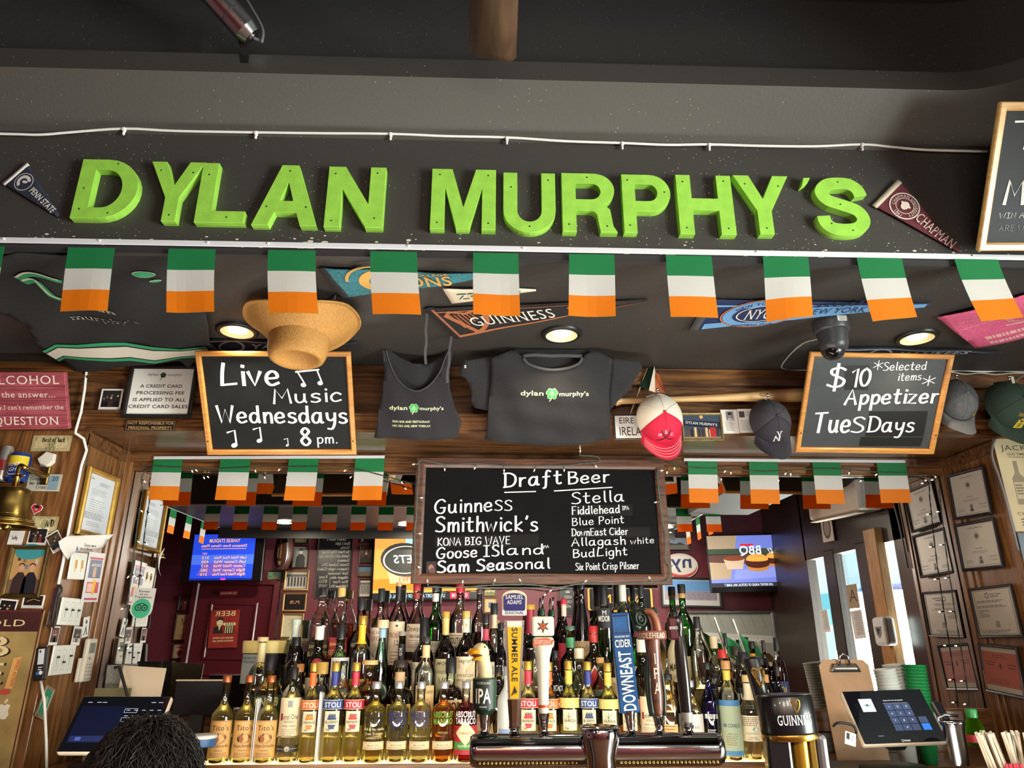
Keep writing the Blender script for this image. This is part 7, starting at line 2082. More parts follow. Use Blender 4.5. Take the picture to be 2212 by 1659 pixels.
bottle('dark whisky bottle with gold neck foil and pale green label',964,1321,3,42,'wine','smoke','#2a1206',.6,('#b9973f',.06,1.15),[(.14,.52,70,'#cfc79c',[('IMPORTED',.46,.03,'#3a3020',1,.7),("Seagram's",.38,.035,'#5a5a3a',2,.7),('VO',.25,.09,'#6a6a3a',0,.5),('CANADIAN',.20,.025,'#5a5a3a',0,.6)])],neck=(.76,.93,'#cdb06a'))
bottle('dark whiskey bottle with a large red seven on a cream label',1007,1320,3,44,'wine','smoke','#2a1206',.6,('#c9a860',.07,1.15),[(.06,.54,70,'#e2d3b0',[("Seagram's",.48,.04,'#2a2622',2,.7),('7',.20,.26,'#c2243a',1,.6),('AMERICAN',.34,.03,'#3a2a24',2,.8),('BLENDED WHISKEY',.30,.022,'#3a2a24',2,.8)])],neck=(.78,.92,'#e2d3b0','7','#c2243a'))
bottle('black capped whisky bottle with a cream label behind the goose tap',1050,1326,3,40,'wine','clear','#4a3028',.5,('#17161a',.10,1.2),[(.10,.50,70,'#ded2bc',[("WOODY'S",.38,.07,'#2a2622',1,.8),(3,.3,.03,'#6a6258','p',.6)])],neck=(.72,.84,'#a8384a'))
bottle('dark green bottle with white lettering behind the golden ale tap',1068,1345,3,36,'wine','black',None,0,('#151518',.08,1.1),[(.30,.55,60,None,[('TULLA',.45,.06,'#d9d6d0',1,.8),('DEW',.35,.06,'#d9d6d0',1,.6)])])
bottle('green whiskey bottle with red neck foil and a cream label reading Jameson',1145,1306,3,46,'wine','dkgreen',None,0,('#b08a34',.045,1.5),[(.08,.46,75,'#dccb9c',[('JAMESON',.385,.055,'#2a2a1c',1,.92),((0,.9),.28,.05,'#8a3a3a','o'),(3,.18,.04,'#7a6a44','p',.6)])],neck=(.72,.955,'#8a1c2c'))
bottle('dark whiskey bottle with a green diamond label and green neck seal',1231,1352,3,48,'flask','smoke','#3a1608',.55,('#4a6a5a',.05,1.1),[(.10,.55,70,None,[(.46,.30,.24,'#dfd4b0','d',1),(.40,.30,.21,'#2f6a44','d',2),('POWERS',.33,.06,'#1c1a14',1,.7)])],neck=(.74,.86,'#3f8a5a'))
bottle('dark whiskey bottle with a red diamond label and red cap',1281,1352,3,50,'flask','smoke','#3a1408',.55,('#b8282a',.09,1.1),[(.10,.55,70,None,[(.46,.30,.24,'#e6dcc8','d',1),(.40,.30,.21,'#c22a24','d',2),('POWERS',.33,.06,'#1c1a14',1,.7)])],neck=(.80,.90,'#b8322a'))
bottle('green wine shaped bottle with a red neck band and a pourer behind the cider tap',1374,1310,3,40,'wine','green',None,0,('#131215',.07,1.3),[(.12,.42,66,'#d9cdb4',[((0,1.0),.30,.08,'#b99a7a','o')])],neck=(.70,.90,'#7a2a34'),pour=True)
bottle('white rum bottle with black cap and slanted black lettering',1456,1322,3,40,'wine','cream',None,0,('#16151a',.12,1.0),[(.15,.55,70,None,[('MALIBU',.40,.07,'#1a1a1c',1,.8),((-.3,.3),.25,.05,'#b9703a','r')])])
bottle('clear bottle with a black cap in front of the framed mirror reflection',1504,1332,3,38,'tall','clear','#d9d6d0',.2,('#16151a',.13,1.1),[])
bottle('spiced rum bottle with cream cap and a navy label',1523,1375,3,44,'wine','clear','#e0dcd4',.2,('#d8c8a0',.16,1.5),[(.20,.48,75,'#1f2640',[('CAPTAIN',.36,.07,'#e6e4de',1,.9),(3,.28,.03,'#b9b6b0','p',.6)])])
bottle('small amber bottle with a black cap beside the two green flags',1548,1368,3,24,'wine','clear','#e0701c',.66,('#16151a',.17,1.3),[(.3,.5,60,'#b06a3a',[])])
bottle('square clear liqueur bottle with a black and white chequered cap',1579,1396,3,44,'square','clear','#d9cdc0',.3,('#3a352e',.14,1.4),[(.2,.5,60,'#d8d2c6',[])],sq=.6)
bottle('coffee liqueur bottle with yellow neck band and dark cap',1622,1385,3,34,'wine','smoke',None,0,('#16151a',.10,1.2),[],neck=(.66,.82,'#d99a2a'))
bottle('dark capped bottle left of the bright amber bottle',1636,1383,3,28,'wine','smoke',None,0,('#2a2022',.16,1.1),[])
bottle('tall bright amber bottle with black cap and navy label at the right of the shelf',1653,1377,3,44,'bulb','clear','#c23a0a',.78,('#16151a',.18,1.1),[(.06,.40,66,'#3a4a80',[('NOL',.24,.09,'#e6c23a',1,.7)])])
bottle('small bottle with a pale brown cap at the far right end of the shelf',1668,1430,3,30,'wine','smoke',None,0,('#9a9484',.08,1.3),[])
# ---- top row
bottle('pale green ribbed gin bottle with a silver neck left of the black labelled scotch',641,1338,4,42,'bulb','aqua',None,0,('#b9c2b6',.06,1.3),[],neck=(.72,.94,'#c6ccc2'))
bottle('square scotch bottle with a slanted black label',700,1271,4,46,'square','clear','#c2641c',.20,('#1a1a1e',.075,1.05),[(.22,.46,60,'#17161a',[('JOHNNIE WALKER',.40,.028,'#c9a860',1,.7),('BLACK LABEL',.32,.045,'#d9b870',1,.8),(2,.27,.02,'#c9a860','p',.6)])],sq=.75)
bottle('square scotch bottle with a slanted red label and gold cap',736,1270,4,46,'square','clear','#c2601c',.64,('#c9a860',.085,1.1),[(.22,.50,60,'#a81c28',[('JOHNNIE WALKER',.42,.028,'#e0c070',1,.7),('RED LABEL',.33,.05,'#e0c070',1,.8),('Walker',.26,.03,'#e0c070','h',.5)])],sq=.75)
bottle('round shouldered scotch bottle with a black label and dark stopper',782,1291,4,44,'round','clear','#a8551c',.34,('#1b171a',.13,1.3),[(.34,.52,60,'#15141a',[('HIGHLAND',.45,.045,'#c9c2b0',1,.8),('PARK',.38,.045,'#c9c2b0',1,.6)])])
bottle('scotch bottle with a cream label showing a brown bird',820,1271,4,42,'wine','clear','#b8501c',.24,('#1b2426',.13,1.15),[(.26,.60,70,'#dcc9b4',[('THE FAMOUS',.53,.035,'#7a2a24',2,.9),('GROUSE',.47,.04,'#7a2a24',2,.8),((.05,1.6),.34,.05,'#6a3a34','o'),((.22,1.2),.37,.02,'#6a3a34','o')]),(.19,.25,70,'#2a2226',[(1,.21,.02,'#c9a860','p',.7)])])
bottle('single malt bottle with a plain cream label and black neck',859,1258,4,42,'tall','clear','#8a2a10',.22,('#c9a070',.035,1.0),[(.22,.62,60,'#d3bfa2',[('MACALLAN',.47,.045,'#8a3a2a',2,.9),('12',.40,.045,'#3a2a24',2,.3),((-.06,.06),.57,.02,'#2a2226','r'),(4,.33,.03,'#8a7a64','p',.6)])],neck=(.82,.955,'#121116'))
bottle('scotch bottle with a white label and red neck bands',899,1259,4,42,'wine','clear','#c2561c',.28,('#a8323a',.075,1.25),[(.34,.60,66,'#d3c2aa',[("Dewar's",.53,.05,'#4a3a34',2,.8),('White Label',.47,.035,'#4a3a34','h',.6),(4,.44,.02,'#8a7a6a','p',.7)]),(.10,.26,66,'#cbb894',[(4,.22,.03,'#8a7a6a','p',.8)])],neck=(.84,.90,'#8a2a24'))
bottle('green triangular scotch bottle with a white label',942,1265,4,40,'wine','green',None,0,('#3a3a3e',.055,1.2),[(.12,.45,66,'#d8ccb2',[('Glenfiddich',.40,.04,'#4a4a4a',2,.9),(3,.33,.03,'#8a8a80','p',.6)])],neck=(.84,.92,'#c9c6bd'))
bottle('clear fluted liqueur bottle with a cream label and red cap',994,1261,4,44,'tall','clear','#e0b890',.14,('#c2243a',.085,1.2),[(.24,.52,70,'#ddd0b2',[('SOUTHERN',.42,.055,'#241e1c',1,.86),('COMFORT',.34,.055,'#241e1c',1,.86),(1,.49,.02,'#8a5a4a','p',.8)]),(.17,.235,70,'#7a1c2a',[])])
bottle('dark amber honey whiskey bottle right of the clear fluted liqueur',1036,1273,4,34,'tall','clear','#7a2008',.56,('#4a464a',.04,1.15),[(.10,.3,66,'#1a1416',[('SINGLE LEAF',.2,.05,'#c9c2b0',1,.8)])])
bottle('round topped bottle partly hidden by the golden ale tap',1062,1303,4,34,'bulb','clear','#a86a2a',.4,('#20242a',.13,1.5),[],neck=(.70,.86,'#cfc4a4'))
bottle('green bottle with a steel pourer left of the white star tap head',1172,1316,4,24,'wine','dkgreen',None,0,('#20442c',.07,1.3),[],pour=True)
bottle('green bottle with a steel pourer behind the white star tap head',1187,1318,4,24,'wine','dkgreen',None,0,('#20442c',.07,1.3),[],pour=True)
bottle('red bottle with a red cap just right of the white star tap head',1205,1294,4,42,'wine','smoke','#8a1018',.6,('#c2243a',.06,1.2),[(.2,.5,60,'#a8243a',[])],neck=(.80,.94,'#d9b8a8'))
bottle('dark friar shaped liqueur bottle with a tan label',1257,1250,4,52,'cone','black',None,0,('#15131a',.09,1.1),[(.02,.42,70,'#cbb083',[('Frangelico',.33,.06,'#5a2a1c',2,.86),(7,.27,.025,'#8a6a44','p',.7)])])
bottle('bright green melon liqueur bottle with a black neck',1302,1251,4,46,'flask','clear','#1f9a2c',.52,('#16151a',.24,1.1),[(.54,.72,46,'#15141a',[('MIDORI',.60,.05,'#d9d6d0',1,.8),('M',.66,.04,'#d9d6d0',2,.3)])])
bottle('clear bottle with a round seal and an orange neck stripe',1339,1243,4,44,'bulb','clear','#e4ecd4',.2,('#16151a',.05,1.2),[],neck=(.76,.94,'#d8d4c8'))
bottle('slim green bottle with a black cap behind the cider tap',1376,1257,4,40,'wine','green','#3fae3a',.5,('#14131a',.15,1.1),[])
bottle('slim green bottle with a black cap and gold neck rings above the dark stout tap',1471,1262,4,42,'wine','green','#3fae3a',.5,('#14131a',.09,1.2),[(.1,.3,66,'#d9c9a0',[])],neck=(.86,.905,'#b08a4a'))
# big tin shaped like a pint, at the left end
d_,z_ = ROWS[3]
pt = front(3.15)
a,b = pt.hit(574,1384),pt.hit(532,1420)
r = pt.hit(618,1420).x-a.x
t = thing('pint_bucket','large ice bucket shaped like a pint of stout behind the bottles at the left','bucket',Matrix.Translation((a.x-.02,3.215,ROWS[4][1])) @ Matrix.Diagonal((1,.5,1,1)))
hh = a.z-ROWS[4][1]
mb = MB(); mb.lathe([(0,.002),(r*.80,.002),(r*.84,.02),(r*.98,hh*.72),(r,hh*.86)],mat('#0f0d0e',.2),36); mb.build('body',t)
mb = MB(); mb.lathe([(r*.985,hh*.74),(r*1.01,hh*.80),(r*1.02,hh*.97),(r*.98,hh),(r*.90,hh)],mat('#d8c47c',.4),36); mb.lathe([(r*.9,hh),(0,hh-.004)],mat('#cdbb78',.5),36); mb.build('cream_head',t)
mb = MB(); bw = lambda p: ((r*.985+.001+p.z)*math.sin(p.x/r-.62),-(r*.985+.001+p.z)*math.cos(p.x/r-.62),p.y)
mb.rect(-.045,hh*.12,.045,hh*.72,mat('#8f9a9a',.5),0,warp=bw,nx=10); mb.text('COLD AND OUT',0,hh*.62,.008,INK,w=.08,wgt=1,z=.0005,warp=bw); mb.text('OF IRELAND',0,hh*.54,.008,INK,w=.07,wgt=1,z=.0005,warp=bw); mb.poly([(-.03,hh*.2),(.02,hh*.3),(.0,hh*.46),(-.03,hh*.4)],mat('#b98a6a',.5),.0005,warp=bw); mb.poly([(-.02,hh*.2),(.03,hh*.25),(.02,hh*.3)],mat('#9a3a2a',.5),.0007,warp=bw); mb.build('paper_label',t)
# menus standing among the bottles
def menu(label,q0,q1,y0,y1,d,n):
 pl = front(d)
 a,b = pl.hit(q0,y1),pl.hit(q1,y1); c = pl.hit(q0,y0)
 t = thing('folded_menu',label,'menu',Matrix.Translation((a.x,d,ROWS[1][1])))
 for i in range(n):
  mb = MB(); w = (b.x-a.x); mb.box((w*(i+.5)/n,.04*0,(c.z-ROWS[1][1])/2),(.0022,.052,c.z-ROWS[1][1]-.004*i),PAPER if i % 3 else mat('#d9d0c4',.6),T=RZ(.12-.05*i)); mb.build('sheet',t)
menu('folded white menu standing between the second and third tan labelled vodkas',541,549,1508,1640,2.918,2)
menu('stack of white cards standing between the orange and blue banded bottles',680,688,1494,1642,2.918,4)
# two small green flags on sticks
for i,(px,py,lab) in enumerate(((1543,1333,'left one of two small green flags on white sticks among the right hand bottles'),(1583,1337,'right one of two small green flags on white sticks among the right hand bottles'))):
 pl = front(3.17)
 a = pl.hit(px,py); b = pl.hit(px+44,py+118)
 t = thing('hand_flag',lab,'flag',Matrix.Translation(b),'small green flags')
 mb = MB(); mb.cyl(a-b,(0,0,0),.0035,WHITE,8); mb.build('stick',t)
 e = (a-b)
 P = [e*.95,e*.95+Vector((.055,-.01,-.05)),e*.5+Vector((.075,-.02,-.035)),e*.25+Vector((.045,0,-.01))]
 mb = MB(); mb.sheet([(0,0),(.085,-.01),(.09,.085),(0,.10)],mat('#1d7a45',.7),.012,lambda x,y: .008*math.sin(x*90+y*20),.0008)
 S = e.normalized()
 X = Vector((1,0,-.55)).normalized()
 Z = X.cross(S).normalized()
 F_ = Matrix(((X.x,S.x,Z.x,(e*.30).x),(X.y,S.y,Z.y,(e*.30).y),(X.z,S.z,Z.z,(e*.30).z),(0,0,0,1)))
 mb.v = [F_ @ p for p in mb.v]
 mb.build('cloth',t)
# ================================================================ REAR ROOM (shown by the mirror)
Qm,Qn = Qz(320,960,3.607),Qz(1420,960,3.607)
R0 = rear(Y_REAR+.002)
def rbox(q,y=Y_REAR+.002): return rear(y),q
# flags round the dropped ceiling
RP = rear(Y_DROP+.012)
t = thing('flag_rail','white strip edging the dropped ceiling seen in the mirror','rail',Matrix.Translation((-.45,Y_DROP+.006,2.665)))
mb = MB(); mb.box((0,0,0),(5.3,.008,.018),mat('#d6d5dc',.45)); mb.box((-2.652,-.95,0),(.008,1.9,.018),mat('#d6d5dc',.45)); mb.box((2.652,-.95,0),(.008,1.9,.018),mat('#d6d5dc',.45)); mb.build('strip',t)
FM = Matrix(((-1,0,0,0),(0,0,1,0),(0,1,0,0),(0,0,0,1)))
fl = [446,508,571,634,698,760,819,879,1459,1522]
for i,x in enumerate(fl):
 p,q = RP.hit(x,1094),RP.hit(x+32,1094)
 mb = flag_mesh(abs(q.x-p.x),.225,.006,60+i)
 o = mb.build('irish_flag',None,Matrix.Translation(((p.x+q.x)/2,Y_DROP+.014,2.655)) @ FM)
 lab = ('reflected Irish flag, %s from the left corner of the ceiling edge in the mirror' % ORD(i)) if i < 7 else ('reflected Irish flag cut by the left side of the draft board','reflected Irish flag just right of the draft board in the mirror','second reflected Irish flag right of the draft board in the mirror')[i-7]
 tag(o,lab,'flag','flags on the ceiling edge in the mirror')
SM = {'l': Matrix(((0,0,-1,0),(-1,0,0,0),(0,1,0,0),(0,0,0,1))),'r': Matrix(((0,0,1,0),(1,0,0,0),(0,1,0,0),(0,0,0,1)))}
for s_,X,ys in (('l',-3.108,(-.55,-.95,-1.35)),('r',2.208,(-.45,-.85,-1.25))):
 for i,y in enumerate(ys):
  o = flag_mesh(.15,.225,.004,80+i).build('irish_flag',None,Matrix.Translation((X,y,2.655)) @ SM[s_])
  tag(o,'reflected Irish flag, %s round the %s corner of the mirrored ceiling edge' % (ORD(i),'left' if s_ == 'l' else 'right'),'flag','flags on the ceiling edge in the mirror')
# lamps of the dropped ceiling
for i,(lx,ly,wh) in enumerate(((-2.2,-1.2,'far left'),(-.9,-1.3,'left of the draft board'),(.9,-1.3,'right of the draft board'),(2.0,-1.4,'far right'))):
 M = Matrix.Translation((lx,ly,2.659)) @ RX(PI)
 t = thing('downlight','recessed lamp of the dropped ceiling in the mirror, '+wh,'ceiling lamp',M,'downlights in the mirror')
 mb = MB(); mb.lathe([(.075,0),(.08,.008),(.095,.006),(.098,0)],mat('#d8cfae',.4),28); mb.build('trim_ring',t)
 mb = MB(); mb.lathe([(.075,.002),(0,.002)],LAMPE,28); mb.build('bulb',t)
# screens
def tv(label,q,y,art,bez=.02,low=.0):
 pl = rear(y)
 M,w,h = pl.fit(q)
 t = thing('television',label,'television',M)
 mb = MB(); mb.box((0,0,-.03),(w,h,.06),mat('#0d0d0f',.3),bev=.006); mb.build('casing',t)
 mb = MB(); art(mb,w-2*bez,h-2*bez-low,.0008,low/2); mb.build('screen',t)
 mb = MB(); mb.box((0,0,-.09),(.2,.2,.08),BLACK); mb.build('wall_mount',t)
 return t
SB = screen('#2347d8',.9); SL = screen('#6f9af0',1.0); SO = screen('#ffb15a',1.0); SW = screen('#dfe6ff',1.0)
def a1(mb,w,h,z,dy):
 w *= .80
 mb.rect(-w/2,-h/2,w/2,h/2,SB,z); mb.rect(-w/2,-h*.16,w/2,h*.05,screen('#4a6fe8',.8),z+.0002); mb.poly([(-w*.4,-h*.40),(w*.4,-h*.40),(w*.3,-h*.12),(-w*.3,-h*.12)],screen('#6a5ad0',.7),z+.0003)
 mb.text('YANKEE STADIUM',0,h*.32,h*.075,SO,w=w*.5,wgt=1,z=z+.001); mb.text('Distance from Home Plate',0,h*.22,h*.055,SO,w=w*.74,wgt=1,z=z+.001); mb.rect(-w*.36,h*.175,w*.36,h*.185,SO,z+.001); mb.text('FEET',w*.3,h*.06,h*.035,SO,z=z+.001)
 for i,(a,b) in enumerate((('Left Field Foul Pole','312'),('Left Center Wall','430'),('Center Field Wall','417'),('Right Center Wall','385'),('Right Field Foul Pole','310'))):
  mb.text(a,-w*.38,h*(-.04-.09*i),h*.055,SO,w=w*.52,wgt=1,z=z+.001,al='l'); mb.text(b,w*.28,h*(-.04-.09*i),h*.055,SO,w=w*.12,wgt=1,z=z+.001)
 mb.rect(-w/2,-h*.5,w/2,-h*.46,screen('#1a2a9a',.6),z+.0005); mb.rect(-w*.08,-h*.5,w*.0,-h*.46,screen('#e03ab0',.8),z+.0008)
tv('reflected television with a blue baseball stadium screen at the left of the mirror',[(396,1151),(573,1150),(565,1255),(392,1259)],-2.0,a1)
def a2(mb,w,h,z,dy):
 mb.rect(-w/2,-h/2,w/2,h/2,screen('#ff9a4a',1.0),z); mb.rect(-w*.30,h*.12,w*.2,h/2,screen('#a8d4ea',1.0),z+.0002); mb.poly([(-w/2,-h*.1),(w/2,-h*.2),(w/2,-h*.36),(-w/2,-h*.36)],screen('#ff7a2a',1.0),z+.0003)
 x = w*.20
 mb.poly([(x-w*.15,-h*.26),(x+w*.14,-h*.26),(x+w*.19,h*.1),(x-w*.19,h*.1)],screen('#f0b48a',1.0),z+.0004)
 mb.ell(x,h*.10,w*.24,h*.26,screen('#3a3c38',.8),z+.0006,rot=.12); mb.ring(x,h*.10,w*.20,w*.215,screen('#d8d6d0',.9),z+.0008,ky=.62); mb.text('JETS',x,h*.05,h*.12,SW,w=w*.22,wgt=1,z=z+.001,shear=.2); mb.text("Arby's",x-w*.02,-h*.22,h*.08,screen('#e03a2a',1),w=w*.16,wgt=2,z=z+.001)
 mb.rect(-w/2,-h/2,w/2,-h*.40,screen('#20242a',.5),z+.0012); mb.rect(-w*.42,-h*.5,-w*.24,-h*.40,screen('#e8283a',1),z+.0014); mb.text('COMING UP 3:45',-w*.33,-h*.475,h*.05,SW,w=w*.15,wgt=1,z=z+.0016); mb.text('LIVE REPORT AHEAD OF CRITICAL GAME 7',w*.12,-h*.475,h*.05,screen('#a8d4f0',1),w=w*.62,wgt=1,z=z+.0016)
tv('reflected television with an orange advert showing a dark oval logo, partly behind the draft board',[(805,1152),(1036,1147),(1033,1297),(803,1299)],-2.22,a2)
def a3(mb,w,h,z,dy):
 o = dy
 mb.rect(-w/2,-h/2+o,w/2,h/2+o,screen('#7a8ae8',.75),z); mb.rect(-w/2,h*.12+o,w/2,h*.24+o,screen('#4a5a4a',.5),z+.0003); mb.poly([(-w/2,h*.12+o),(w/2,h*.14+o),(w/2,-h*.02+o),(-w/2,-h*.12+o)],screen('#6a4a44',.5),z+.0003); mb.poly([(w*.18,h*.5+o),(w/2,h*.5+o),(w/2,-h*.35+o),(w*.3,-h*.35+o)],screen('#b9a48a',.6),z+.0002)
 mb.poly([(-w/2,-h*.30+o),(w*.26,-h*.36+o),(w*.24,-h*.18+o),(-w/2,-h*.08+o)],screen('#8f9cf0',.8),z+.0005)
 for x,y,k in ((w*.0,-h*.06,1.15),(-w*.20,-h*.0,1.0)):
  y += o; r = w*.10*k
  mb.ell(x,y-h*.07*k,r,h*.06*k,screen('#c98a44',.8),z+.0008,20); mb.ell(x,y,r*1.1,h*.075*k,screen('#5a2a22',.6),z+.0010,20); mb.ell(x,y+h*.07*k,r*1.0,h*.10*k,screen('#e0a850',.9),z+.0012,20,a0=0,a1=PI); mb.ell(x,y+h*.065*k,r*1.0,h*.03*k,screen('#e0a850',.9),z+.0012,20)
 for x in (w*.24,-w*.38): mb.poly([(x-w*.08,-h*.16+o),(x+w*.08,-h*.16+o),(x+w*.11,h*.04+o),(x-w*.11,h*.04+o)],screen('#d8c0a8',.7),z+.0008); mb.ell(x,h*.05+o,w*.11,h*.05,screen('#8a4a34',.7),z+.001,18)
 mb.text('BBQ',w*.06,h*.13+o,h*.16,SW,w=w*.24,wgt=1,z=z+.0014); mb.text('Tangy',-w*.20,h*.17+o,h*.10,SW,w=w*.16,wgt=2,z=z+.0014,shear=.2); mb.rect(w*.02,h*.29+o,w*.16,h*.33+o,screen('#d0242a',1),z+.0014)
 mb.rect(-w/2,-h/2+o,w/2,-h*.42+o,screen('#3a3a48',.5),z+.0016); mb.rect(-w*.42,-h/2+o,-w*.18,-h*.42+o,screen('#d0304a',.9),z+.0018); mb.text('COMING UP 3:50',-w*.30,-h*.485+o,h*.045,SW,w=w*.18,wgt=1,z=z+.002); mb.text('LIVE REPORT AHEAD OF CRITICAL NHL GAME 7',w*.12,-h*.485+o,h*.045,SW,w=w*.5,wgt=1,z=z+.002)
tv('reflected television showing pulled pork burgers at the right of the mirror',[(1527,1157),(1736,1151),(1747,1277),(1534,1280)],-2.05,a3,bez=.012,low=.05)
# red door with its signs
DK = mat('#4a141c',.35,coat=.3)
M,w,h = R0.fit([(424,1262),(575,1268),(562,1640),(388,1640)])
o = M.translation.copy()
mb = MB(); mb.box((0,0,.02),(w,h,.04),DK,bev=.004)
for y0,y1 in ((h*.05,h*.40),(-h*.42,-h*.02)): mb.frame(w*.66,y1-y0,[(0,.04),(.012,.052),(.03,.052),(.04,.042)],DK,TR(0,(y0+y1)/2))
mb.frame(w+.16,h+.16,[(0,0),(0,.05),(.06,.06),(.08,.03)],DK)
struct('door_1',mb,M)
def nos(mb,w,h,z): mb.text('NO SMOKING',0,-h*.2,h*.42,mat('#d9a8a0',.5),w=w*.86,wgt=1,z=z)
board('door_sign','reflected small red sign reading NO SMOKING over the dark red door','sign',rear(Y_REAR+.066),[(474,1277),(514,1276),(514,1286),(474,1287)],mat('#7a1c24',.5),nos,.003)
CRM = mat('#d9cf9c',.5)
def beerp(mb,w,h,z):
 mb.text('BEER',0,h*.34,h*.13,CRM,w=w*.74,wgt=3,z=z)
 mb.ell(w*.16,h*.17,w*.11,h*.11,CRM,z,20); mb.poly([(w*.04,h*.2),(w*.05,h*.29),(w*.16,h*.31),(w*.27,h*.28),(w*.27,h*.2),(w*.16,h*.24)],INK,z+.0003); mb.ell(w*.12,h*.175,w*.012,h*.01,INK,z+.0003,8); mb.ell(w*.20,h*.175,w*.012,h*.01,INK,z+.0003,8); mb.stroke([(w*.11,h*.115),(w*.16,h*.10),(w*.21,h*.115)],w*.015,INK,z+.0003)
 mb.poly([(w*.0,-h*.12),(w*.38,-h*.12),(w*.34,h*.04),(w*.2,h*.07),(w*.1,h*.06)],INK,z); mb.poly([(w*.12,h*.06),(w*.2,h*.06),(w*.16,-h*.06)],CRM,z+.0003)
 mb.poly([(-w*.34,-h*.14),(-w*.04,-h*.14),(-w*.02,h*.10),(-w*.34,h*.10)],INK,z+.0002)
 for i in range(4): mb.rect(-w*(.30-.075*i),-h*.12,-w*(.27-.075*i),h*.08,CRM,z+.0004)
 for i in range(5): mb.ell(-w*(.34-.08*i),h*.12,w*.06,h*.04,CRM,z+.0005,12)
 mb.text('HELPING UGLY PEOPLE',0,-h*.26,h*.04,CRM,w=w*.72,wgt=1,z=z); mb.text('HAVE FUN SINCE 1862',0,-h*.34,h*.04,CRM,w=w*.72,wgt=1,z=z)
board('tin_poster','reflected red tin poster with a man and a beer mug on the dark red door','poster',rear(Y_REAR+.056),[(457,1318),(520,1317),(510,1398),(448,1401)],mat('#8a2a24',.5,var=.2),beerp,.003)
# football shaped wall sign
M = rear(-2.06).at(614,1190)
t = thing('football_sign','reflected brown football shaped stout sign with a steel rim between television and pictures','sign',M @ RY(.62))
mb = MB(); mb.lathe([(0,-.05),(.14,-.05),(.15,-.03),(.15,.03),(.14,.05),(0,.055)],mat('#4a2a1e',.35),36,Matrix.Diagonal((.72,1.42,1,1))); mb.build('body',t)
mb = MB(); mb.lathe([(.15,.02),(.158,.03),(.152,.055),(.142,.055)],STEEL,36,Matrix.Diagonal((.72,1.42,1,1))); mb.build('rim',t)
mb = MB(); c = mat('#d8c79c',.5); harp(mb,0,.12,.07,c,.057); mb.text('GUINNESS',0,-.012,.024,c,w=.16,wgt=3,z=.057,rot=PI/2); mb.text('DRAUGHT',.04,-.02,.012,c,w=.12,wgt=1,z=.057,rot=PI/2); mb.print_(-.03,.03,-.13,3,.015,c,.4,.057); mb.build('lettering',t)
# pictures and signs on the rear wall
FRB,FRG = mat('#2a1a12',.4),mat('#8f7240',.35,.4)
def q4(x0,y0,x1,y1): return [(x0,y0),(x1,y0),(x1,y1),(x0,y1)]
RG = 'pictures on the wall seen in the mirror'
def rpic(label,q,bgc,art,fr=(.014,.02,FRB),cat='picture',name='framed_picture',y=Y_REAR+.002):
 return board(name,label,cat,rear(y),q,mat(bgc,.35),art,fr=fr,group=RG)
def land(a,b):
 return lambda mb,w,h,z: (mb.rect(-w/2,-h/2,w/2,-h*.1,mat(b,.4),z),mb.rect(-w/2,-h*.1,w/2,h/2,mat(a,.4),z),mb.poly([(-w*.4,-h*.1),(-w*.1,h*.15),(w*.1,-h*.02),(w*.4,h*.1),(w*.45,-h*.1)],mat('#5a5248',.4),z+.0004))
def bw(mb,w,h,z):
 g = [mat(c,.4) for c in ('#8f8f8c','#1c1c1c','#c9c7c2','#4a4a48')]
 mb.rect(-w/2,-h/2,w/2,h/2,g[0],z); mb.poly([(-w*.35,-h*.5),(w*.35,-h*.5),(w*.3,h*.0),(w*.1,h*.16),(-w*.1,h*.16),(-w*.3,h*.0)],g[1],z+.0003); mb.ell(0,h*.25,w*.13,h*.12,g[2],z+.0005,16); mb.ell(0,h*.33,w*.24,h*.03,g[3],z+.0007,16); mb.ell(0,h*.37,w*.14,h*.07,g[3],z+.0006,16)
def street(mb,w,h,z):
 mb.rect(-w/2,-h/2,w/2,h/2,mat('#a9a6a0',.4),z)
 for i in range(6): mb.rect(w*(-.42+.15*i),-h*.35,w*(-.34+.15*i),h*.2,mat('#33302e',.4),z+.0003)
 mb.rect(-w/2,h*.22,w/2,h*.36,mat('#5a5652',.4),z+.0003)
rpic('reflected small blue landscape picture above the black and white portrait',q4(637,1151,669,1175),'#3a4a5a',land('#4a7ab0','#8a7a5a'))
rpic('reflected black and white portrait of a man in a brimmed hat',q4(632,1179,667,1228),'#8f8f8c',bw)
rpic('reflected gold framed black and white street view under the hat portrait',q4(614,1232,667,1276),'#a9a6a0',street,fr=(.022,.02,FRG))
rpic('reflected picture of stacked small photos left of the gold framed street view',q4(577,1233,612,1268),'#2a221e',scene_photo(41,'#6a8a6a','#3a3a34',1))
def pub(s_): return lambda mb,w,h,z: mb.text(s_,0,-h*.1,h*.2,mat('#a8704a',.5),w=w*.5,wgt=1,z=z)
rpic('reflected dark framed sign reading PUB',q4(611,1281,662,1321),'#171314',pub('PUB'),fr=(.02,.02,FRG))
rpic('reflected narrow dark framed sign left of the PUB sign',q4(577,1271,606,1323),'#171314',pub('BU'))
rpic('reflected narrow framed print below the narrow dark sign',q4(573,1325,600,1378),'#6a6058',lambda mb,w,h,z: mb.poly([(-w*.3,-h*.3),(0,h*.3),(w*.3,-h*.3),(0,0)],INK,z))
rpic('reflected cream framed document below the PUB sign',q4(608,1325,655,1380),'#b9b094',lambda mb,w,h,z: mb.print_(-w*.3,w*.3,h*.3,8,h*.07,INK,.2,z),fr=(.02,.02,FRG))
rpic('reflected small dark picture left of the red door, upper',q4(386,1287,414,1320),'#241c1a',scene_photo(42,'#4a4038','#241c1a',1))
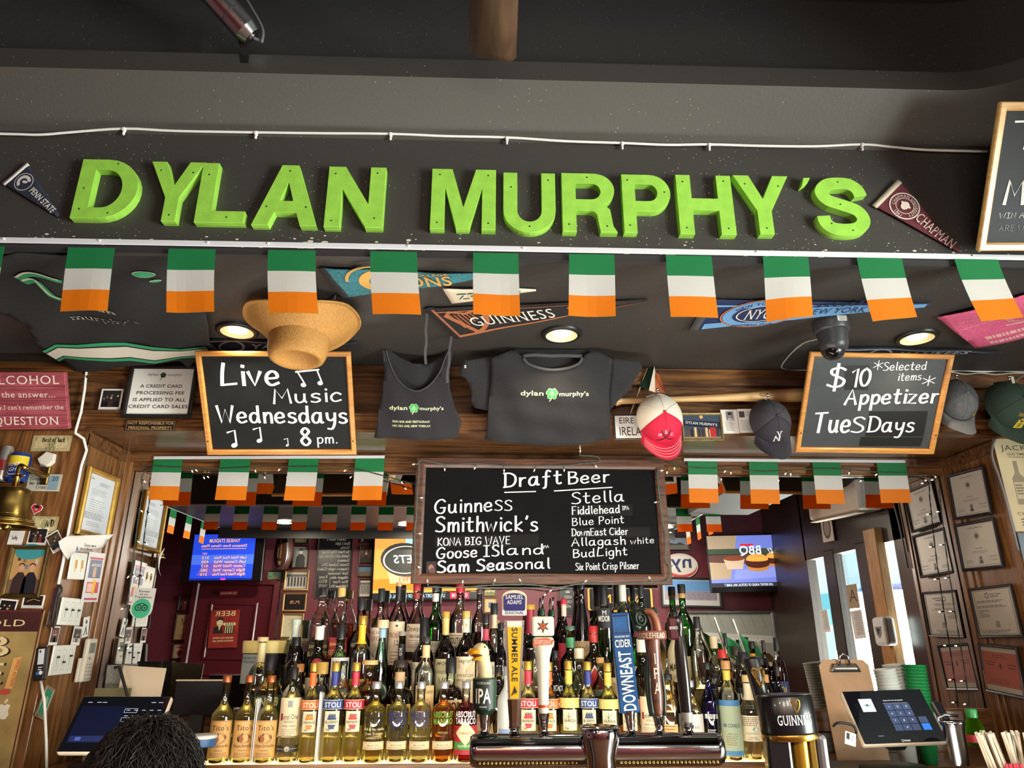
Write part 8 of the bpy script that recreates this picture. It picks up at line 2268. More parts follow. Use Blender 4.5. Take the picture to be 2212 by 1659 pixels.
rpic('reflected cream drawing left of the red door, middle',q4(378,1324,411,1384),'#b9a67c',lambda mb,w,h,z: (mb.stroke([(-w*.3,h*.2),(0,h*.1),(w*.1,h*.3)],w*.08,INK,z),mb.print_(-w*.3,w*.3,-h*.35,2,h*.07,mat('#a85a3a',.5),.5,z)))
rpic('reflected cream print with red lettering left of the red door, lower',q4(373,1388,404,1424),'#c2b49a',lambda mb,w,h,z: (mb.rect(-w*.3,h*.2,w*.3,h*.3,mat('#a83a2a',.5),z),mb.ell(0,-h*.15,w*.22,h*.2,mat('#8a2a24',.5),z)))
rpic('reflected top picture of the column left of the orange television',q4(780,1146,805,1173),'#4a443c',bw)
rpic('reflected second picture of the column left of the orange television',q4(777,1179,805,1218),'#3a2a22',scene_photo(43,'#4a3428','#2a1e18',1))
rpic('reflected third picture of the column left of the orange television',q4(773,1222,805,1247),'#3a4a58',land('#4a6a8a','#5a4a3a'))
rpic('reflected lowest picture of the column left of the orange television',q4(775,1251,802,1291),'#6a6a62',street)
rpic('reflected small landscape below the orange television, right end',q4(1046,1270,1072,1288),'#8a8a5a',land('#b9b48a','#5a6a3a'),fr=(.012,.015,FRG))
rpic('reflected picture with pale mount behind the round topped bottle',q4(1046,1292,1074,1324),'#c2ae84',lambda mb,w,h,z: mb.rect(-w*.2,-h*.2,w*.2,h*.25,mat('#4a5a6a',.4),z),fr=(.012,.015,FRG))
def keep(mb,w,h,z):
 c = mat('#8f8f8a',.5)
 mb.poly([(-w*.12,h*.32),(w*.12,h*.32),(w*.16,h*.42),(w*.06,h*.37),(0,h*.44),(-w*.06,h*.37),(-w*.16,h*.42)],c,z)
 for i,s_ in enumerate(('KEEP','CALM','AND')): mb.text(s_,0,h*(.12-.17*i),h*.10,c,w=w*(.5,.5,.36)[i],wgt=1,z=z)
rpic('reflected black sign with a crown and grey capital letters behind the dark friar bottle',q4(1208,1268,1246,1332),'#1a191b',keep,cat='sign',name='wall_sign')
def openn(mb,w,h,z):
 o_ = screen('#ff8a3a',1.6)
 P = []
 for cx,cy,a0 in ((w/2-.05,h/2-.05,0),(-w/2+.05,h/2-.05,90),(-w/2+.05,-h/2+.05,180),(w/2-.05,-h/2+.05,270)):
  for k in range(5):
   a = math.radians(a0+22.5*k); P.append((cx+.04*math.cos(a),cy+.04*math.sin(a)))
 mb.stroke(P+P[:1],.02,o_,z+.002,flat=1); mb.text('OPEN',0,-h*.16,h*.34,o_,w=w*.62,wgt=0,z=z+.002)
board('neon_sign','reflected orange neon sign with a rounded glowing border behind the tall bottles','sign',rear(Y_REAR+.03),q4(1269,1267,1408,1322),mat('#15151c',.3),openn,.03)
def giants(mb,w,h,z):
 b_ = mat('#27345e',.5); r_ = mat('#a83a3c',.5)
 mb.ell(0,0,w*.5,h*.42,mat('#d6d2cf',.5),z,32); mb.ell(0,-h*.02,w*.47,h*.38,r_,z+.0003,32); mb.ell(-w*.02,h*.03,w*.44,h*.33,mat('#d6d2cf',.5),z+.0006,32); mb.text('ny',-w*.03,-h*.06,h*.42,b_,w=w*.62,wgt=1,z=z+.001)
M_,w_,h_ = rear(Y_REAR+.02).fit(q4(1432,1190,1508,1255))
mb = MB(); mb.lathe([(w_*.5,-.015),(w_*.5,.0)],mat('#d6d2cf',.5),32,Matrix.Diagonal((1,h_*.84/w_,1,1))); giants(mb,w_,h_,.0004)
tag(mb.build('team_sign',None,M_),'reflected oval white sign with navy ny letters right of the draft board','sign',RG)
rpic('reflected pale stadium photograph above the oval navy letter sign',q4(1440,1160,1488,1190),'#8f9fb4',land('#9fb4cc','#8a8a80'))
rpic('reflected framed stadium panorama with blue sky under the oval sign',[(1425,1244),(1557,1250),(1559,1313),(1428,1313)],'#b9b8bc',lambda mb,w,h,z: (mb.rect(-w*.46,-h*.30,w*.46,h*.06,mat('#8f8a9c',.4),z),mb.rect(-w*.46,h*.06,w*.46,h*.46,mat('#5a8ac0',.4),z),mb.print_(-w*.46,w*.46,h*.0,6,h*.05,mat('#6a6474',.4),.4,z+.0004)),fr=(.028,.03,mat('#2b2a2c',.35)))
def dmm(mb,w,h,z):
 mb.rect(-w/2,-h/2,w/2,h/2,mat('#9aa09c',.2),z); mb.poly([(-w/2,-h*.1),(w/2,h*.04),(w/2,h*.16),(-w/2,h*.04)],mat('#c9ccca',.2),z+.0003); mb.text("DYLAN MURPHY'S",0,-h*.1,h*.12,mat('#e3e6e4',.3),w=w*.8,wgt=2,z=z+.0005,rot=.05)
 for i in range(9): mb.stroke([(w*(-.45+.11*i),h*.2),(w*(-.40+.11*i),h*.48)],.006,mat('#6f7674',.3),z+.0004)
rpic('reflected silver framed picture of the pub front behind the green flags',[(1449,1320),(1668,1318),(1684,1440),(1452,1440)],'#9aa09c',dmm,fr=(.035,.035,mat('#77777a',.25,.6,bump=.6,bscale=80)))
rpic('reflected small team photograph above the red mug sign',q4(1675,1320,1714,1348),'#5a6a9a',scene_photo(44,'#6f7f9f','#3a4a8a',3),fr=(.012,.015,mat('#b9b4ac',.4)))
def mug(mb,w,h,z):
 mb.rect(-w/2,h*.28,w/2,h/2,mat('#1f1b1c',.4),z); mb.text('GUINNESS',0,h*.32,h*.12,mat('#d9c26a',.4),w=w*.86,wgt=3,z=z+.0003); mb.rect(-w/2,-h/2,w/2,h*.28,mat('#b8303a',.4),z)
 mb.poly([(-w*.26,-h*.42),(w*.20,-h*.42),(w*.26,h*.08),(-w*.30,h*.08)],INK,z+.0004); mb.poly([(-w*.30,h*.08),(w*.26,h*.08),(w*.24,h*.22),(-w*.28,h*.22)],mat('#e6e0d0',.4),z+.0005); mb.ring(w*.30,-h*.12,w*.10,w*.16,mat('#e6e0d0',.4),z+.0003,ky=1.4); mb.text('GUINNESS',-w*.02,-h*.18,h*.06,mat('#b9b4a8',.4),w=w*.36,wgt=2,z=z+.0008); harp(mb,-w*.02,h*.0,h*.10,mat('#b9b4a8',.4),z+.0008)
board('tin_poster','reflected red tin sign of a stout mug by the street door','poster',R0,[(1674,1353),(1724,1352),(1730,1407),(1678,1408)],mat('#b8303a',.4),mug,.004,group=RG)
# second chalkboard, seen in the mirror
def w5(mb,w,h,z):
 c = mat('#b4b2ac',.8)
 for i,(s_,x0,x1) in enumerate((('Draft Beers',-.30,.26),('Bud Light',-.44,.0),('Stella',-.44,-.16),('Six Point (The Crisp)',-.44,.38),("Smithwick's (Irish Ale)",-.44,.46),('Guinness',-.44,-.10),('Goose Island IPA',-.44,.36),('Magners Apple (Cider)',-.44,.48),('Sam Seasonal',-.44,.16),('Allagash white',-.44,.06),('Blue Point',-.44,.0),('Fiddlehead IPA',-.44,.06))):
  mb.hand(s_,w*x0,h*(.40-.068*i),h*.042,c,w=w*(x1-x0),z=z,pen=.14)
 mb.rect(w*.09,-h*.36,w*.10,-h*.18,c,z)
 for i,s_ in enumerate(('Kona','BIG','WAVE')): mb.hand(s_,w*.18,h*(-.20-.07*i),h*.045,c,w=w*.24,z=z,pen=.14)
rpic('reflected narrow chalkboard listing draft beers left of the orange television',[(686,1153),(763,1152),(757,1292),(681,1293)],'#17171a',w5,fr=(.012,.015,FRB),cat='chalkboard',name='chalkboard')
# street wall: air conditioner, papers, soap dispenser, picture
FX = Pl((XFAC-.02,0,0),(0,-1,0),(0,0,1),True)
M,w,h = FX.fit([(1792,1063),(1905,1035),(1905,1100),(1790,1128)])
t = thing('air_conditioner','reflected cream wall air conditioner over the street door','air conditioner',M)
AC = mat('#d8c8b4',.45)
mb = MB(); mb.box((0,0,.11),(w,h,.22),AC,bev=.03,seg=3); mb.build('casing',t)
mb = MB(); mb.box((0,-h/2-.004,.12),(w*.9,.012,.14),mat('#6f675e',.6)); mb.build('outlet',t)
mb = MB(); mb.box((0,-h/2-.02,.19),(w*.92,.008,.07),AC,T=None); mb.build('louver_flap',t)
board('wall_picture','reflected narrow pale picture on the dark wall left of the air conditioner','picture',FX,[(1774,1112),(1798,1105),(1801,1168),(1779,1173)],mat('#c9bcae',.5),lambda mb,w,h,z: (mb.ell(0,0,w*.36,h*.40,mat('#4a443f',.5),z,24),mb.ell(0,0,w*.26,h*.30,mat('#8f867c',.5),z+.0003,24)),.01)
GX = Pl((XFAC+.04,0,0),(0,-1,0),(0,0,1),True)
board('grade_card','reflected sanitary grade card with a big letter A on the street door glass','card',GX,[(1829,1264),(1852,1261),(1857,1313),(1834,1316)],mat('#a8957c',.6),lambda mb,w,h,z: mb.text('A',0,-h*.22,h*.5,mat('#4a342a',.5),w=w*.7,wgt=0,z=z),.002)
board('paper_menu','reflected paper menu taped under the grade card on the street door','menu',GX,[(1839,1319),(1863,1316),(1870,1378),(1845,1382)],PAPER,lambda mb,w,h,z: mb.print_(-w*.36,w*.36,h*.4,14,h*.058,mat('#6a6670',.6),.4,z),.002)
board('paper_menu','reflected paper menu taped on the left pane of the street door','menu',GX,[(1772,1318),(1788,1316),(1794,1364),(1777,1368)],mat('#c9cac8',.6),lambda mb,w,h,z: mb.print_(-w*.36,w*.36,h*.4,14,h*.058,mat('#6a6670',.6),.4,z),.002)
PX_ = Pl((XFAC-.075,0,0),(0,-1,0),(0,0,1),True)
M,w,h = PX_.fit([(1899,1334),(1943,1331),(1950,1394),(1905,1396)])
w = min(w,.2)
t = thing('soap_dispenser','reflected white soap dispenser on the wooden post by the street window','dispenser',M)
mb = MB(); mb.box((0,0,.05),(w,h,.10),mat('#dfe3e4',.3),bev=.03,seg=4); mb.build('casing',t)
mb = MB(); mb.poly([(-w*.24,h*.16),(w*.24,h*.16),(w*.16,-h*.12),(0,-h*.24),(-w*.16,-h*.12)],mat('#8a8f90',.2),.1005,.003); mb.poly([(-w*.16,h*.10),(w*.16,h*.10),(0,-h*.14)],mat('#3a3f42',.2),.104); mb.build('level_window',t)
# things in the street outside
t = thing('delivery_truck','reflected blue and white truck parked in the bright street outside','truck',Matrix.Translation((6.9,-7.4,0)))
mb = MB(); mb.box((0,0,1.75),(2.2,4.6,2.3),mat('#c4d6dd',.4),bev=.06); mb.box((-1.11,0,1.9),(.02,4.0,.5),mat('#3fa8b8',.4)); mb.box((-1.115,-.6,2.5),(.02,2.0,.25),mat('#e08a3a',.4)); mb.build('box_body',t)
mb = MB(); mb.box((0,3.0,1.35),(2.1,1.3,1.7),mat('#2f6ab0',.35),bev=.12,seg=3); mb.box((-1.06,3.1,1.75),(.02,.7,.6),mat('#20282c',.1)); mb.build('cab',t)
for y in (-1.5,2.7):
 for x in (-.95,.95):
  mb = MB(); mb.lathe([(0,-.12),(.38,-.12),(.42,-.08),(.42,.08),(.38,.12),(0,.12)],mat('#1c1c1e',.7),28,TR(x,y,.42) @ RY(PI/2)); mb.lathe([(0,-.125),(.2,-.125)],STEEL,20,TR(x,y,.42) @ RY(PI/2)); mb.build('wheel',t)
t = thing('street_lantern','reflected yellow street lantern outside the left door pane','lantern',Matrix.Translation((5.0,-4.9,2.45)))
mb = MB(); mb.lathe([(.05,-.2),(.16,.02),(.17,.06),(.06,.16),(0,.2)],mat('#d9b85a',.4),12); mb.build('glass_lamp',t)
mb = MB(); mb.cyl((0,0,-2.35),(0,0,-.2),.03,BLACK,12); mb.build('post',t)
# ================================================================ BACK COUNTER, TILLS AND THE LEFT CORNER
t = thing('back_counter','dark back bar counter under the tills','counter',Matrix.Translation((.2,2.58,0)))
mb = MB(); mb.box((0,.0,.98),(5.4,.60,.04),WOODP,bev=.006); mb.build('worktop',t)
mb = MB(); mb.box((0,.03,.48),(5.4,.54,.96),WOODV); mb.build('cabinet_body',t)
t = thing('niche_counter','dark wooden counter in the mirror recess under the bottle shelf','counter',Matrix.Translation(((X_LEFT+X_RIGHT)/2,3.09,0)))
mb = MB(); mb.box((0,0,1.01),(X_RIGHT-X_LEFT-.05,.34,.04),WOODP,bev=.004); mb.build('worktop',t)
mb = MB(); mb.box((0,.01,.49),(X_RIGHT-X_LEFT-.05,.30,.98),WOODP); mb.build('front_panel',t)
SCR = mat('#0b0d14',.06,coat=1.0)
def till(label,pl,q,art):
 M,w,h = pl.fit(q)
 t = thing('till_screen',label,'till',M)
 mb = MB(); mb.box((0,0,-.008),(w,h,.022),mat('#c9b9a2',.3,.3),bev=.008,seg=3); mb.build('casing',t)
 mb = MB(); mb.box((0,0,.0035),(w-.008,h-.008,.003),SCR,bev=.001); mb.build('glass_screen',t)
 mb = MB(); art(mb,w,h,.0056); mb.build('screen_display',t)
 I = M.inverted()
 foot = M @ Vector((0,-h*.5,-.06)); foot.z = 1.10
 mb = MB()
 c = I @ foot
 mb.box((0,-h*.12,-.05),(.07,h*.62,.05),BLACK,bev=.01); mb.build('stand_arm',t)
 L = I @ (Matrix.Translation(foot+Vector((0,.05,-.014))))
 mb = MB(); mb.lathe([(0,0),(1,0),(1,.010),(.94,.016),(0,.018)],BLACK,36,L @ Matrix.Diagonal((w*.38,.10,1,1))); mb.build('stand_base',t)
 return t,M,w,h
SGR = screen('#9aa4b8',.55); SD = screen('#31405e',.5)
def tl(mb,w,h,z):
 mb.rect(-w*.44,-h*.34,w*.04,h*.30,screen('#0b1026',.25),z)
 for i in range(4):
  for j in range(5): mb.rect(w*(.06+.085*j),h*(.22-.10*i),w*(.10+.085*j),h*(.23-.10*i),SGR,z+.0003)
 for x,y in ((.04,.18),(.04,.02)): 
  for r in ((0,0,.14,.006),(0,.07,.14,.076),(0,0,.004,.076),(.136,0,.14,.076)): mb.rect(w*(x+r[0]),h*(y+r[1]),w*(x+r[2]),h*(y+r[3]),SGR,z+.0003)
 for x in (-.40,-.30,-.24,.30,.38): mb.rect(w*x,h*.36,w*(x+.05),h*.37,SGR,z+.0003)
 mb.rect(-w*.42,-h*.32,w*.02,-h*.22,screen('#1c2448',.3),z+.0003); mb.rect(-w*.36,-h*.30,-w*.30,-h*.24,screen('#3a4a8a',.4),z+.0005)
till('dark till screen with small white menu text at the lower left',tilted(230,1628,2.42,-33),[(174,1503),(366,1504),(334,1628),(126,1628)],tl)
def tr_(mb,w,h,z):
 mb.rect(-w*.34,h*.08,-w*.18,h*.32,screen('#b4c4ea',.8),z); mb.ell(-w*.26,h*.20,w*.018,w*.018,screen('#3a6a4a',.5),z+.0003,10); mb.rect(-w*.31,h*.195,-w*.21,h*.205,screen('#3a4a3a',.5),z+.0002)
 mb.text('Swipe card or enter your passcode',w*.08,h*.27,h*.022,screen('#d8dcea',.8),w=w*.24,z=z); mb.rect(-w*.06,h*.225,w*.24,h*.23,SGR,z)
 ks = ['1','2','3','4','5','6','7','8','9','','0','']
 for i in range(12):
  x,y = w*(-.055+.105*(i % 3)),h*(.10-.125*(i//3)); mb.rect(x,y,x+w*.098,y+h*.115,screen('#3b4866',.55),z)
  if ks[i]: mb.text(ks[i],x+w*.049,y+h*.045,h*.03,SW,z=z+.0003)
 mb.rect(w*.28,-h*.15,w*.38,-h*.035,screen('#3b4866',.5),z); mb.rect(w*.28,-h*.275,w*.38,-h*.16,screen('#2f6ae0',.9),z)
 mb.text('toast',w*.02,-h*.46,h*.040,WHITE,w=w*.075,wgt=1,z=z); mb.ring(-w*.035,-h*.445,w*.010,w*.014,WHITE,z); mb.text('Version 2',-w*.26,-h*.36,h*.018,SGR,z=z)
till('till screen with a lit passcode keypad at the lower right',tilted(1950,1608,2.42,-33),[(1821,1492),(1993,1488),(2043,1604),(1860,1613)],tr_)
# black boxes under the tills
CD = front(2.30)
a,b = CD.hit(1803,1632),CD.hit(2078,1632)
t = thing('cash_drawer','black cash drawer under the keypad till','cash drawer',Matrix.Translation(((a.x+b.x)/2,2.48,1.0)))
mb = MB(); mb.box((0,0,.045),(b.x-a.x,.42,.09),mat('#1b1c20',.45),bev=.006,seg=2); mb.build('body',t)
mb = MB(); mb.box((.02,-.212,.035),((b.x-a.x)*.86,.006,.06),mat('#24262c',.45),bev=.002); mb.build('drawer_front',t)
a,b = CD.hit(64,1650),CD.hit(330,1650)
t = thing('cash_drawer','black cash drawer under the dark till at the lower left','cash drawer',Matrix.Translation(((a.x+b.x)/2,2.50,1.0)))
mb = MB(); mb.box((0,0,.05),(b.x-a.x,.42,.10),mat('#1b1c20',.45),bev=.006,seg=2); mb.build('body',t)
mb = MB(); mb.box((0,-.212,.05),((b.x-a.x)*.86,.006,.06),mat('#24262c',.45),bev=.002); mb.build('drawer_front',t)
# clipboard
M,w,h = tilted(1840,1580,2.80,-8).fit([(1782,1426),(1893,1424),(1906,1668),(1796,1668)])
t = thing('clipboard','brown clipboard with a steel clip standing behind the keypad till','clipboard',M)
mb = MB(); mb.poly([(-w/2+.012,-h/2),(w/2-.012,-h/2),(w/2,-h/2+.012),(w/2,h/2-.02),(w/2-.02,h/2),(-w/2+.02,h/2),(-w/2,h/2-.02),(-w/2,-h/2+.012)],mat('#a07b58',.6,var=.08,vscale=30),0,.004); mb.build('board',t)
mb = MB(); mb.sheet([(-w*.30,h*.38),(w*.30,h*.38),(w*.24,h*.46),(-w*.24,h*.46)],mat('#6b6560',.3,.8),.02,lambda x,y: .012-.25*(y-h*.38)**2*20,.002); mb.tube([(-w*.1,h*.45,.012),(-w*.08,h*.53,.016),(0,h*.55,.016),(w*.08,h*.53,.016),(w*.1,h*.45,.012)],.004,STEEL,8); mb.build('clip',t)
# stacks of nested plastic cups
CUPW = mat('#dfe4e0',.3); CUPG = mat('#1f8a4a',.35)
def cup_mesh(m):
 mb = MB(); mb.lathe([(0,0),(.028,0),(.040,.095),(.042,.097),(.0425,.101),(.041,.101),(.039,.096),(.027,.002)],m,20)
 return mb
for k,(px,py,n,m,tilt,lab,grp) in enumerate(((1930,2.97,21,CUPW,-.12,'clear plastic cup nested in the left leaning stack behind the till','left stack of clear cups'),(1950,3.07,22,CUPW,-.10,'clear plastic cup nested in the right leaning stack behind the till','right stack of clear cups'),(1990,2.99,22,CUPG,.02,'green plastic cup nested in the stack beside the clear cups','stack of green cups'))):
 o = front(py).hit(px,1530)
 base = Matrix.Translation((o.x-math.sin(tilt)*.24,o.y,1.031)) @ RY(tilt)
 first = None
 for i in range(n):
  M = base @ TR(0,0,.012*i)
  if first is None:
   first = tag(cup_mesh(m).build('plastic_cup',None,M),lab,'cup',grp)
  else:
   c = first.copy(); COL.objects.link(c); c.matrix_world = M
# card reader, shaker, bottles and straws on the right
def simple(name,label,cat,M,parts,group=None):
 t = thing(name,label,cat,M,group)
 for nm,mb in parts: mb.build(nm,t)
 return t
M,w,h = tilted(2030,1570,2.45,-40).fit([(2013,1519),(2035,1524),(2048,1570),(2028,1574)])
simple('card_reader','black card reader clipped on the right side of the keypad till','card reader',M,[('body',MB().box((0,0,.01),(w,h,.02),mat('#1a1b20',.3),bev=.004)),('button_pad',MB().rect(-w*.2,-h*.3,w*.2,-h*.1,STEEL,.0205))])
M = front(2.36).at(2078,1655)
simple('cocktail_shaker','steel and glass measuring jug right of the keypad till','jug',Matrix.Translation(front(2.36).hit(2075,1652)),[('body',MB().lathe([(.026,0),(.030,.10),(.034,.115)],STEEL,28,cap=False)),('handle',MB().tube([(-.034,0,.11),(-.045,0,.128),(-.02,0,.138),(.02,0,.134)],.004,STEEL)),('rim',MB().lathe([(.034,.113),(.036,.117),(.034,.12)],CHROME,28))])
M = Matrix.Translation(front(2.42).hit(2112,1612))
simple('juice_bottle','small green juice bottle with a green cap and red label','bottle',M,[('body',MB().lathe([(0,0),(.026,.002),(.028,.01),(.028,.05),(.020,.072),(.014,.085)],liquid('#7fae3a',.6),28)),('cap',MB().lathe([(.016,.082),(.017,.104),(.015,.107),(0,.107)],mat('#2f8f4a',.4),24)),('paper_label',MB().lathe([(.0286,.012),(.0286,.034)],mat('#b8323c',.5),28))])
a,b = front(2.22).hit(2104,1640),front(2.22).hit(2330,1640)
t = thing('bar_caddy','black plastic bar caddy holding the straws at the lower right','caddy',Matrix.Translation(((a.x+b.x)/2,2.26,1.02)))
mb = MB(); W_ = b.x-a.x
for x in (-W_/2,-W_*.12,W_/2): mb.box((x,0,.05),(.004,.15,.10),mat('#17171b',.35))
for y in (-.075,.075): mb.box((0,y,.05),(W_,.004,.10),mat('#17171b',.35))
mb.box((0,0,.002),(W_,.15,.004),mat('#17171b',.35)); mb.build('tray',t)
SP_ = front(2.26)
c0 = SP_.hit(2180,1650)
stw = MB(); stw.cyl((0,0,0),(0,0,.185),.0042,mat('#d9cdb4',.7),8); stw.box((0,0,.190),(.008,.003,.012),mat('#d9cdb4',.7))
st0 = None
rr = random.Random(9)
for i in range(26):
 M = Matrix.Translation((c0.x-.045+.013*(i % 9)+rr.uniform(-.003,.003),2.235+.018*(i//9),1.035)) @ RY(rr.uniform(-.20,.10)-.10+.02*(i % 9)) @ RX(rr.uniform(-.08,.10))
 if st0 is None: st0 = tag(stw.build('paper_straw',None,M),'cream paper wrapped straw standing in the black caddy at the lower right','straw','wrapped straws')
 else:
  c = st0.copy(); COL.objects.link(c); c.matrix_world = M
rd0 = None
c1 = front(2.19).hit(2200,1660)
for i in range(9):
 M = Matrix.Translation((c1.x-.03+.011*i,2.195,1.03)) @ RY(rr.uniform(-.03,.03))
 if rd0 is None:
  m_ = MB(); m_.cyl((0,0,0),(0,0,.125),.0046,mat('#c8203c',.4),8)
  rd0 = tag(m_.build('red_stirrer',None,M),'red plastic stirrer standing in front of the wrapped straws','stirrer','red stirrers')
 else:
  c = rd0.copy(); COL.objects.link(c); c.matrix_world = M
M,w,h = tilted(1836,1612,2.40,-14).fit([(1826,1579),(1849,1586),(1845,1612),(1824,1607)])
board('small_card','little white instruction card leaning left of the keypad till','card',tilted(1836,1612,2.40,-14),[(1826,1579),(1850,1587),(1846,1613),(1824,1606)],PAPER,lambda mb,w,h,z: (mb.rect(-w*.4,-h*.1,-w*.1,h*.4,INK,z),mb.print_(-w*.05,w*.42,h*.2,3,h*.15,INK,.4,z)),.003)
P = [front(2.5).hit(1800,1568),front(2.45).hit(1812,1561),front(2.45).hit(1840,1566),front(2.45).hit(1850,1582),front(2.5).hit(1846,1600)]
t = thing('cable','black cable curling beside the keypad till','cable',Matrix.Translation(P[0]))
mb = MB(); mb.tube([Vector(q)-P[0] for q in spline(P,5)],.004,BLACK); mb.build('cord',t)
# check presenters with papers, small monitor and a tin on the left
o = front(3.10).hit(262,1500)
M = Matrix.Translation((o.x,3.10,1.03))
zo = o.z-.09-1.03
t = thing('paper_holder','black slanted paper holder with envelopes against the mirror behind the left till','holder',M)
mb = MB()
mb.sheet([(-.11,0),(.06,0),(.0,.20+zo),(-.11,.20+zo)],mat('#17161a',.5),.1,None,.004,T=TR(0,.06,0) @ RX(PI/2)); mb.box((-.02,0,.004),(.20,.14,.006),mat('#17161a',.5))
mb.tube([(-.02,-.05,zo+.19),(.0,-.055,zo+.195),(.08,-.06,zo+.03),(.08,-.06,.01)],.006,mat('#17161a',.5)); mb.build('rack',t)
mb = MB(); mb.box((.055,.0,zo/2+.10),(.17,.004,zo+.19),mat('#cbb79c',.7),T=RY(.06)); mb.build('envelope',t)
mb = MB(); mb.box((-.01,.03,zo/2+.10),(.12,.003,zo+.20),mat('#77746e',.7,var=.3,vscale=200),T=RY(-.05)); mb.build('printed_sheet',t)
mb = MB(); mb.box((-.02,-.03,zo/2+.06),(.14,.003,zo+.11),mat('#6a6542',.6)); mb.build('folder',t)
M = front(3.12).at(432,1508)
simple('counter_display','small dark screen with a pale top edge left of the first vodka bottle','screen',M,[('casing',MB().box((0,0,0),(.20,.13,.02),mat('#101014',.3),bev=.004)),('top_edge',MB().box((0,.066,0),(.20,.005,.022),mat('#b9a88c',.4))),('foot',MB().box((0,-.14,0),(.05,.16,.03),BLACK))])
M = Matrix.Translation(front(2.75).hit(436,1612))
simple('round_tin','round blue and white tin beside the far left vodka bottle','tin',M,[('body',MB().lathe([(0,0),(.045,0),(.046,.004),(.046,.026)],mat('#2f5a8a',.4),28)),('lid',MB().lathe([(.046,.026),(.047,.034),(.042,.037),(0,.037)],mat('#d9d6cc',.4),28))])

# ================================================================ BAR WITH THE TAPS
t = thing('bar_counter','dark wooden bar counter carrying the beer taps','counter',Matrix.Translation((.3,1.70,0)))
mb = MB(); mb.box((0,0,1.05),(4.6,.34,.045),WOODP,bev=.01); mb.build('worktop',t)
mb = MB(); mb.box((0,.03,.52),(4.6,.26,1.02),WOODP); mb.build('front_panel',t)
D_T = 1.65
TP = front(D_T)
a,b = TP.hit(1015,1622),TP.hit(1560,1622)
zt,zb = TP.hit(1290,1583).z,TP.hit(1290,1657).z
r = (zt-zb)/2
zc = (zt+zb)/2
t = thing('beer_tap_tower','chrome T shaped beer tap tower in front of the bottles','tap tower',Matrix.Translation(((a.x+b.x)/2,D_T,zc)))
Lh = (b.x-a.x)/2
mb = MB(); mb.lathe([(0,-Lh),(r*.80,-Lh),(r*.95,-Lh+.006),(r,-Lh+.016),(r,Lh-.016),(r*.95,Lh-.006),(r*.80,Lh),(0,Lh)],CHROME,48,RY(PI/2)); mb.build('cross_tube',t)
cx = TP.hit(1290,1600).x-(a.x+b.x)/2
fr_ = front(D_T-.045)
rt = (fr_.hit(1327,1575)-fr_.hit(1240,1575)).length/2
top = fr_.hit(1284,1566).z-zc
mb = MB(); mb.lathe([(0,top-.004),(rt*.93,top-.002),(rt,top-.006),(rt,top-.020),(rt*.97,top-.028),(rt*.74,top-.055),(rt*.70,top-.09),(rt*.70,top-.10),(rt*.69,top-.101),(rt*.70,top-.103),(rt*.78,top-.135),(rt*1.1,top-.18),(rt*1.2,1.0725-zc)],CHROME,48,TR(cx,-.045)); mb.build('column',t)
mb = MB()
for i in range(60):
 x = -Lh+.02+i*(2*Lh-.04)/59
 if abs(x-cx) > rt: mb.ball((x,-r*.80,-r*.66),.003,BRASS,seg=6,sc=(1.6,1,1))
mb.build('rope_trim',t)
# tap handles
def tapM(px,lift=0.0):
 p = TP.hit(px,1584)
 return Matrix.Translation((p.x,D_T,zt-.002)) @ Matrix(((1,0,0,0),(0,0,-1,0),(0,1,0,0),(0,0,0,1)))
def hz(py,px=1200): return TP.hit(px,py).z-zt
def wx(p): return p*(TP.hit(1201,1500)-TP.hit(1200,1500)).length
V_ = RX(-PI/2)
def ferrule(t,y,r0=.0125,r1=.009):
 mb = MB(); mb.lathe([(.012,0),(.010,.004),(r1*.8,.008),(r1,.014),(r1*1.05,.024),(r1*1.1,y*.6),(r0,y)],CHROME,24,V_); mb.build('ferrule',t)
TG = 'beer tap handles'
# goose
t = thing('beer_tap','cream goose head beer tap with an orange bill and green IPA sleeve','tap handle',tapM(1046),TG)
ferrule(t,hz(1537))
GSL = mat('#26402c',.5,var=.15,vscale=60)
w_ = wx(52)/2
mb = MB(); mb.lathe([(w_*.55,hz(1540)),(w_*.78,hz(1534)),(w_*.80,hz(1528))],mat('#12251c',.25),32,V_); mb.build('base_ring',t)
mb = MB(); mb.lathe([(w_*.9,hz(1528)),(w_*.98,hz(1525)),(w_,hz(1466)),(w_*.97,hz(1462)),(w_*.5,hz(1462))],GSL,36,V_)
gw = lambda p: (w_*1.01*math.sin(p.x/w_-.12),p.y,w_*1.01*math.cos(p.x/w_-.12)+p.z)
mb.rect(-w_*1.1,hz(1527),w_*.9,hz(1464),mat('#16201a',.5),.0003,warp=gw,nx=14); mb.text('IPA',-.001,hz(1514),hz(1484)-hz(1514),mat('#e6e2d4',.5),w=w_*1.35,wgt=1,z=.0008,warp=gw); mb.text('GOOSE ISLAND',0,hz(1474),.0045,mat('#b9bfae',.5),w=w_*1.2,z=.0008,warp=gw)
for i in range(4): mb.ell((-1.5+i)*.004,hz(1522),.0012,.0012,mat('#e6e2d4',.5),.0008,8,warp=gw)
mb.build('sleeve',t)
GC = mat('#d8c79c',.25,coat=.6)
hd = Vector((-wx(13),hz(1407),.006))
mb = MB(); mb.tube([(0,hz(1464),0),(0,hz(1440),.0),(-wx(5),hz(1420),.001),(hd.x+wx(6),hd.y+.002,.003)],wx(17),GC,20,rf=lambda u: .98-.22*u); mb.ball(hd+Vector((wx(3),0,0)),wx(18.5),GC,seg=24,sc=(1.02,1.08,1.0)); mb.build('goose_head',t)
BIL = mat('#e0981c',.25,coat=.6)
mb = MB(); T1 = TR(hd.x-wx(1),hd.y+wx(1),.015) @ RZ(.10) @ RY(-.35)
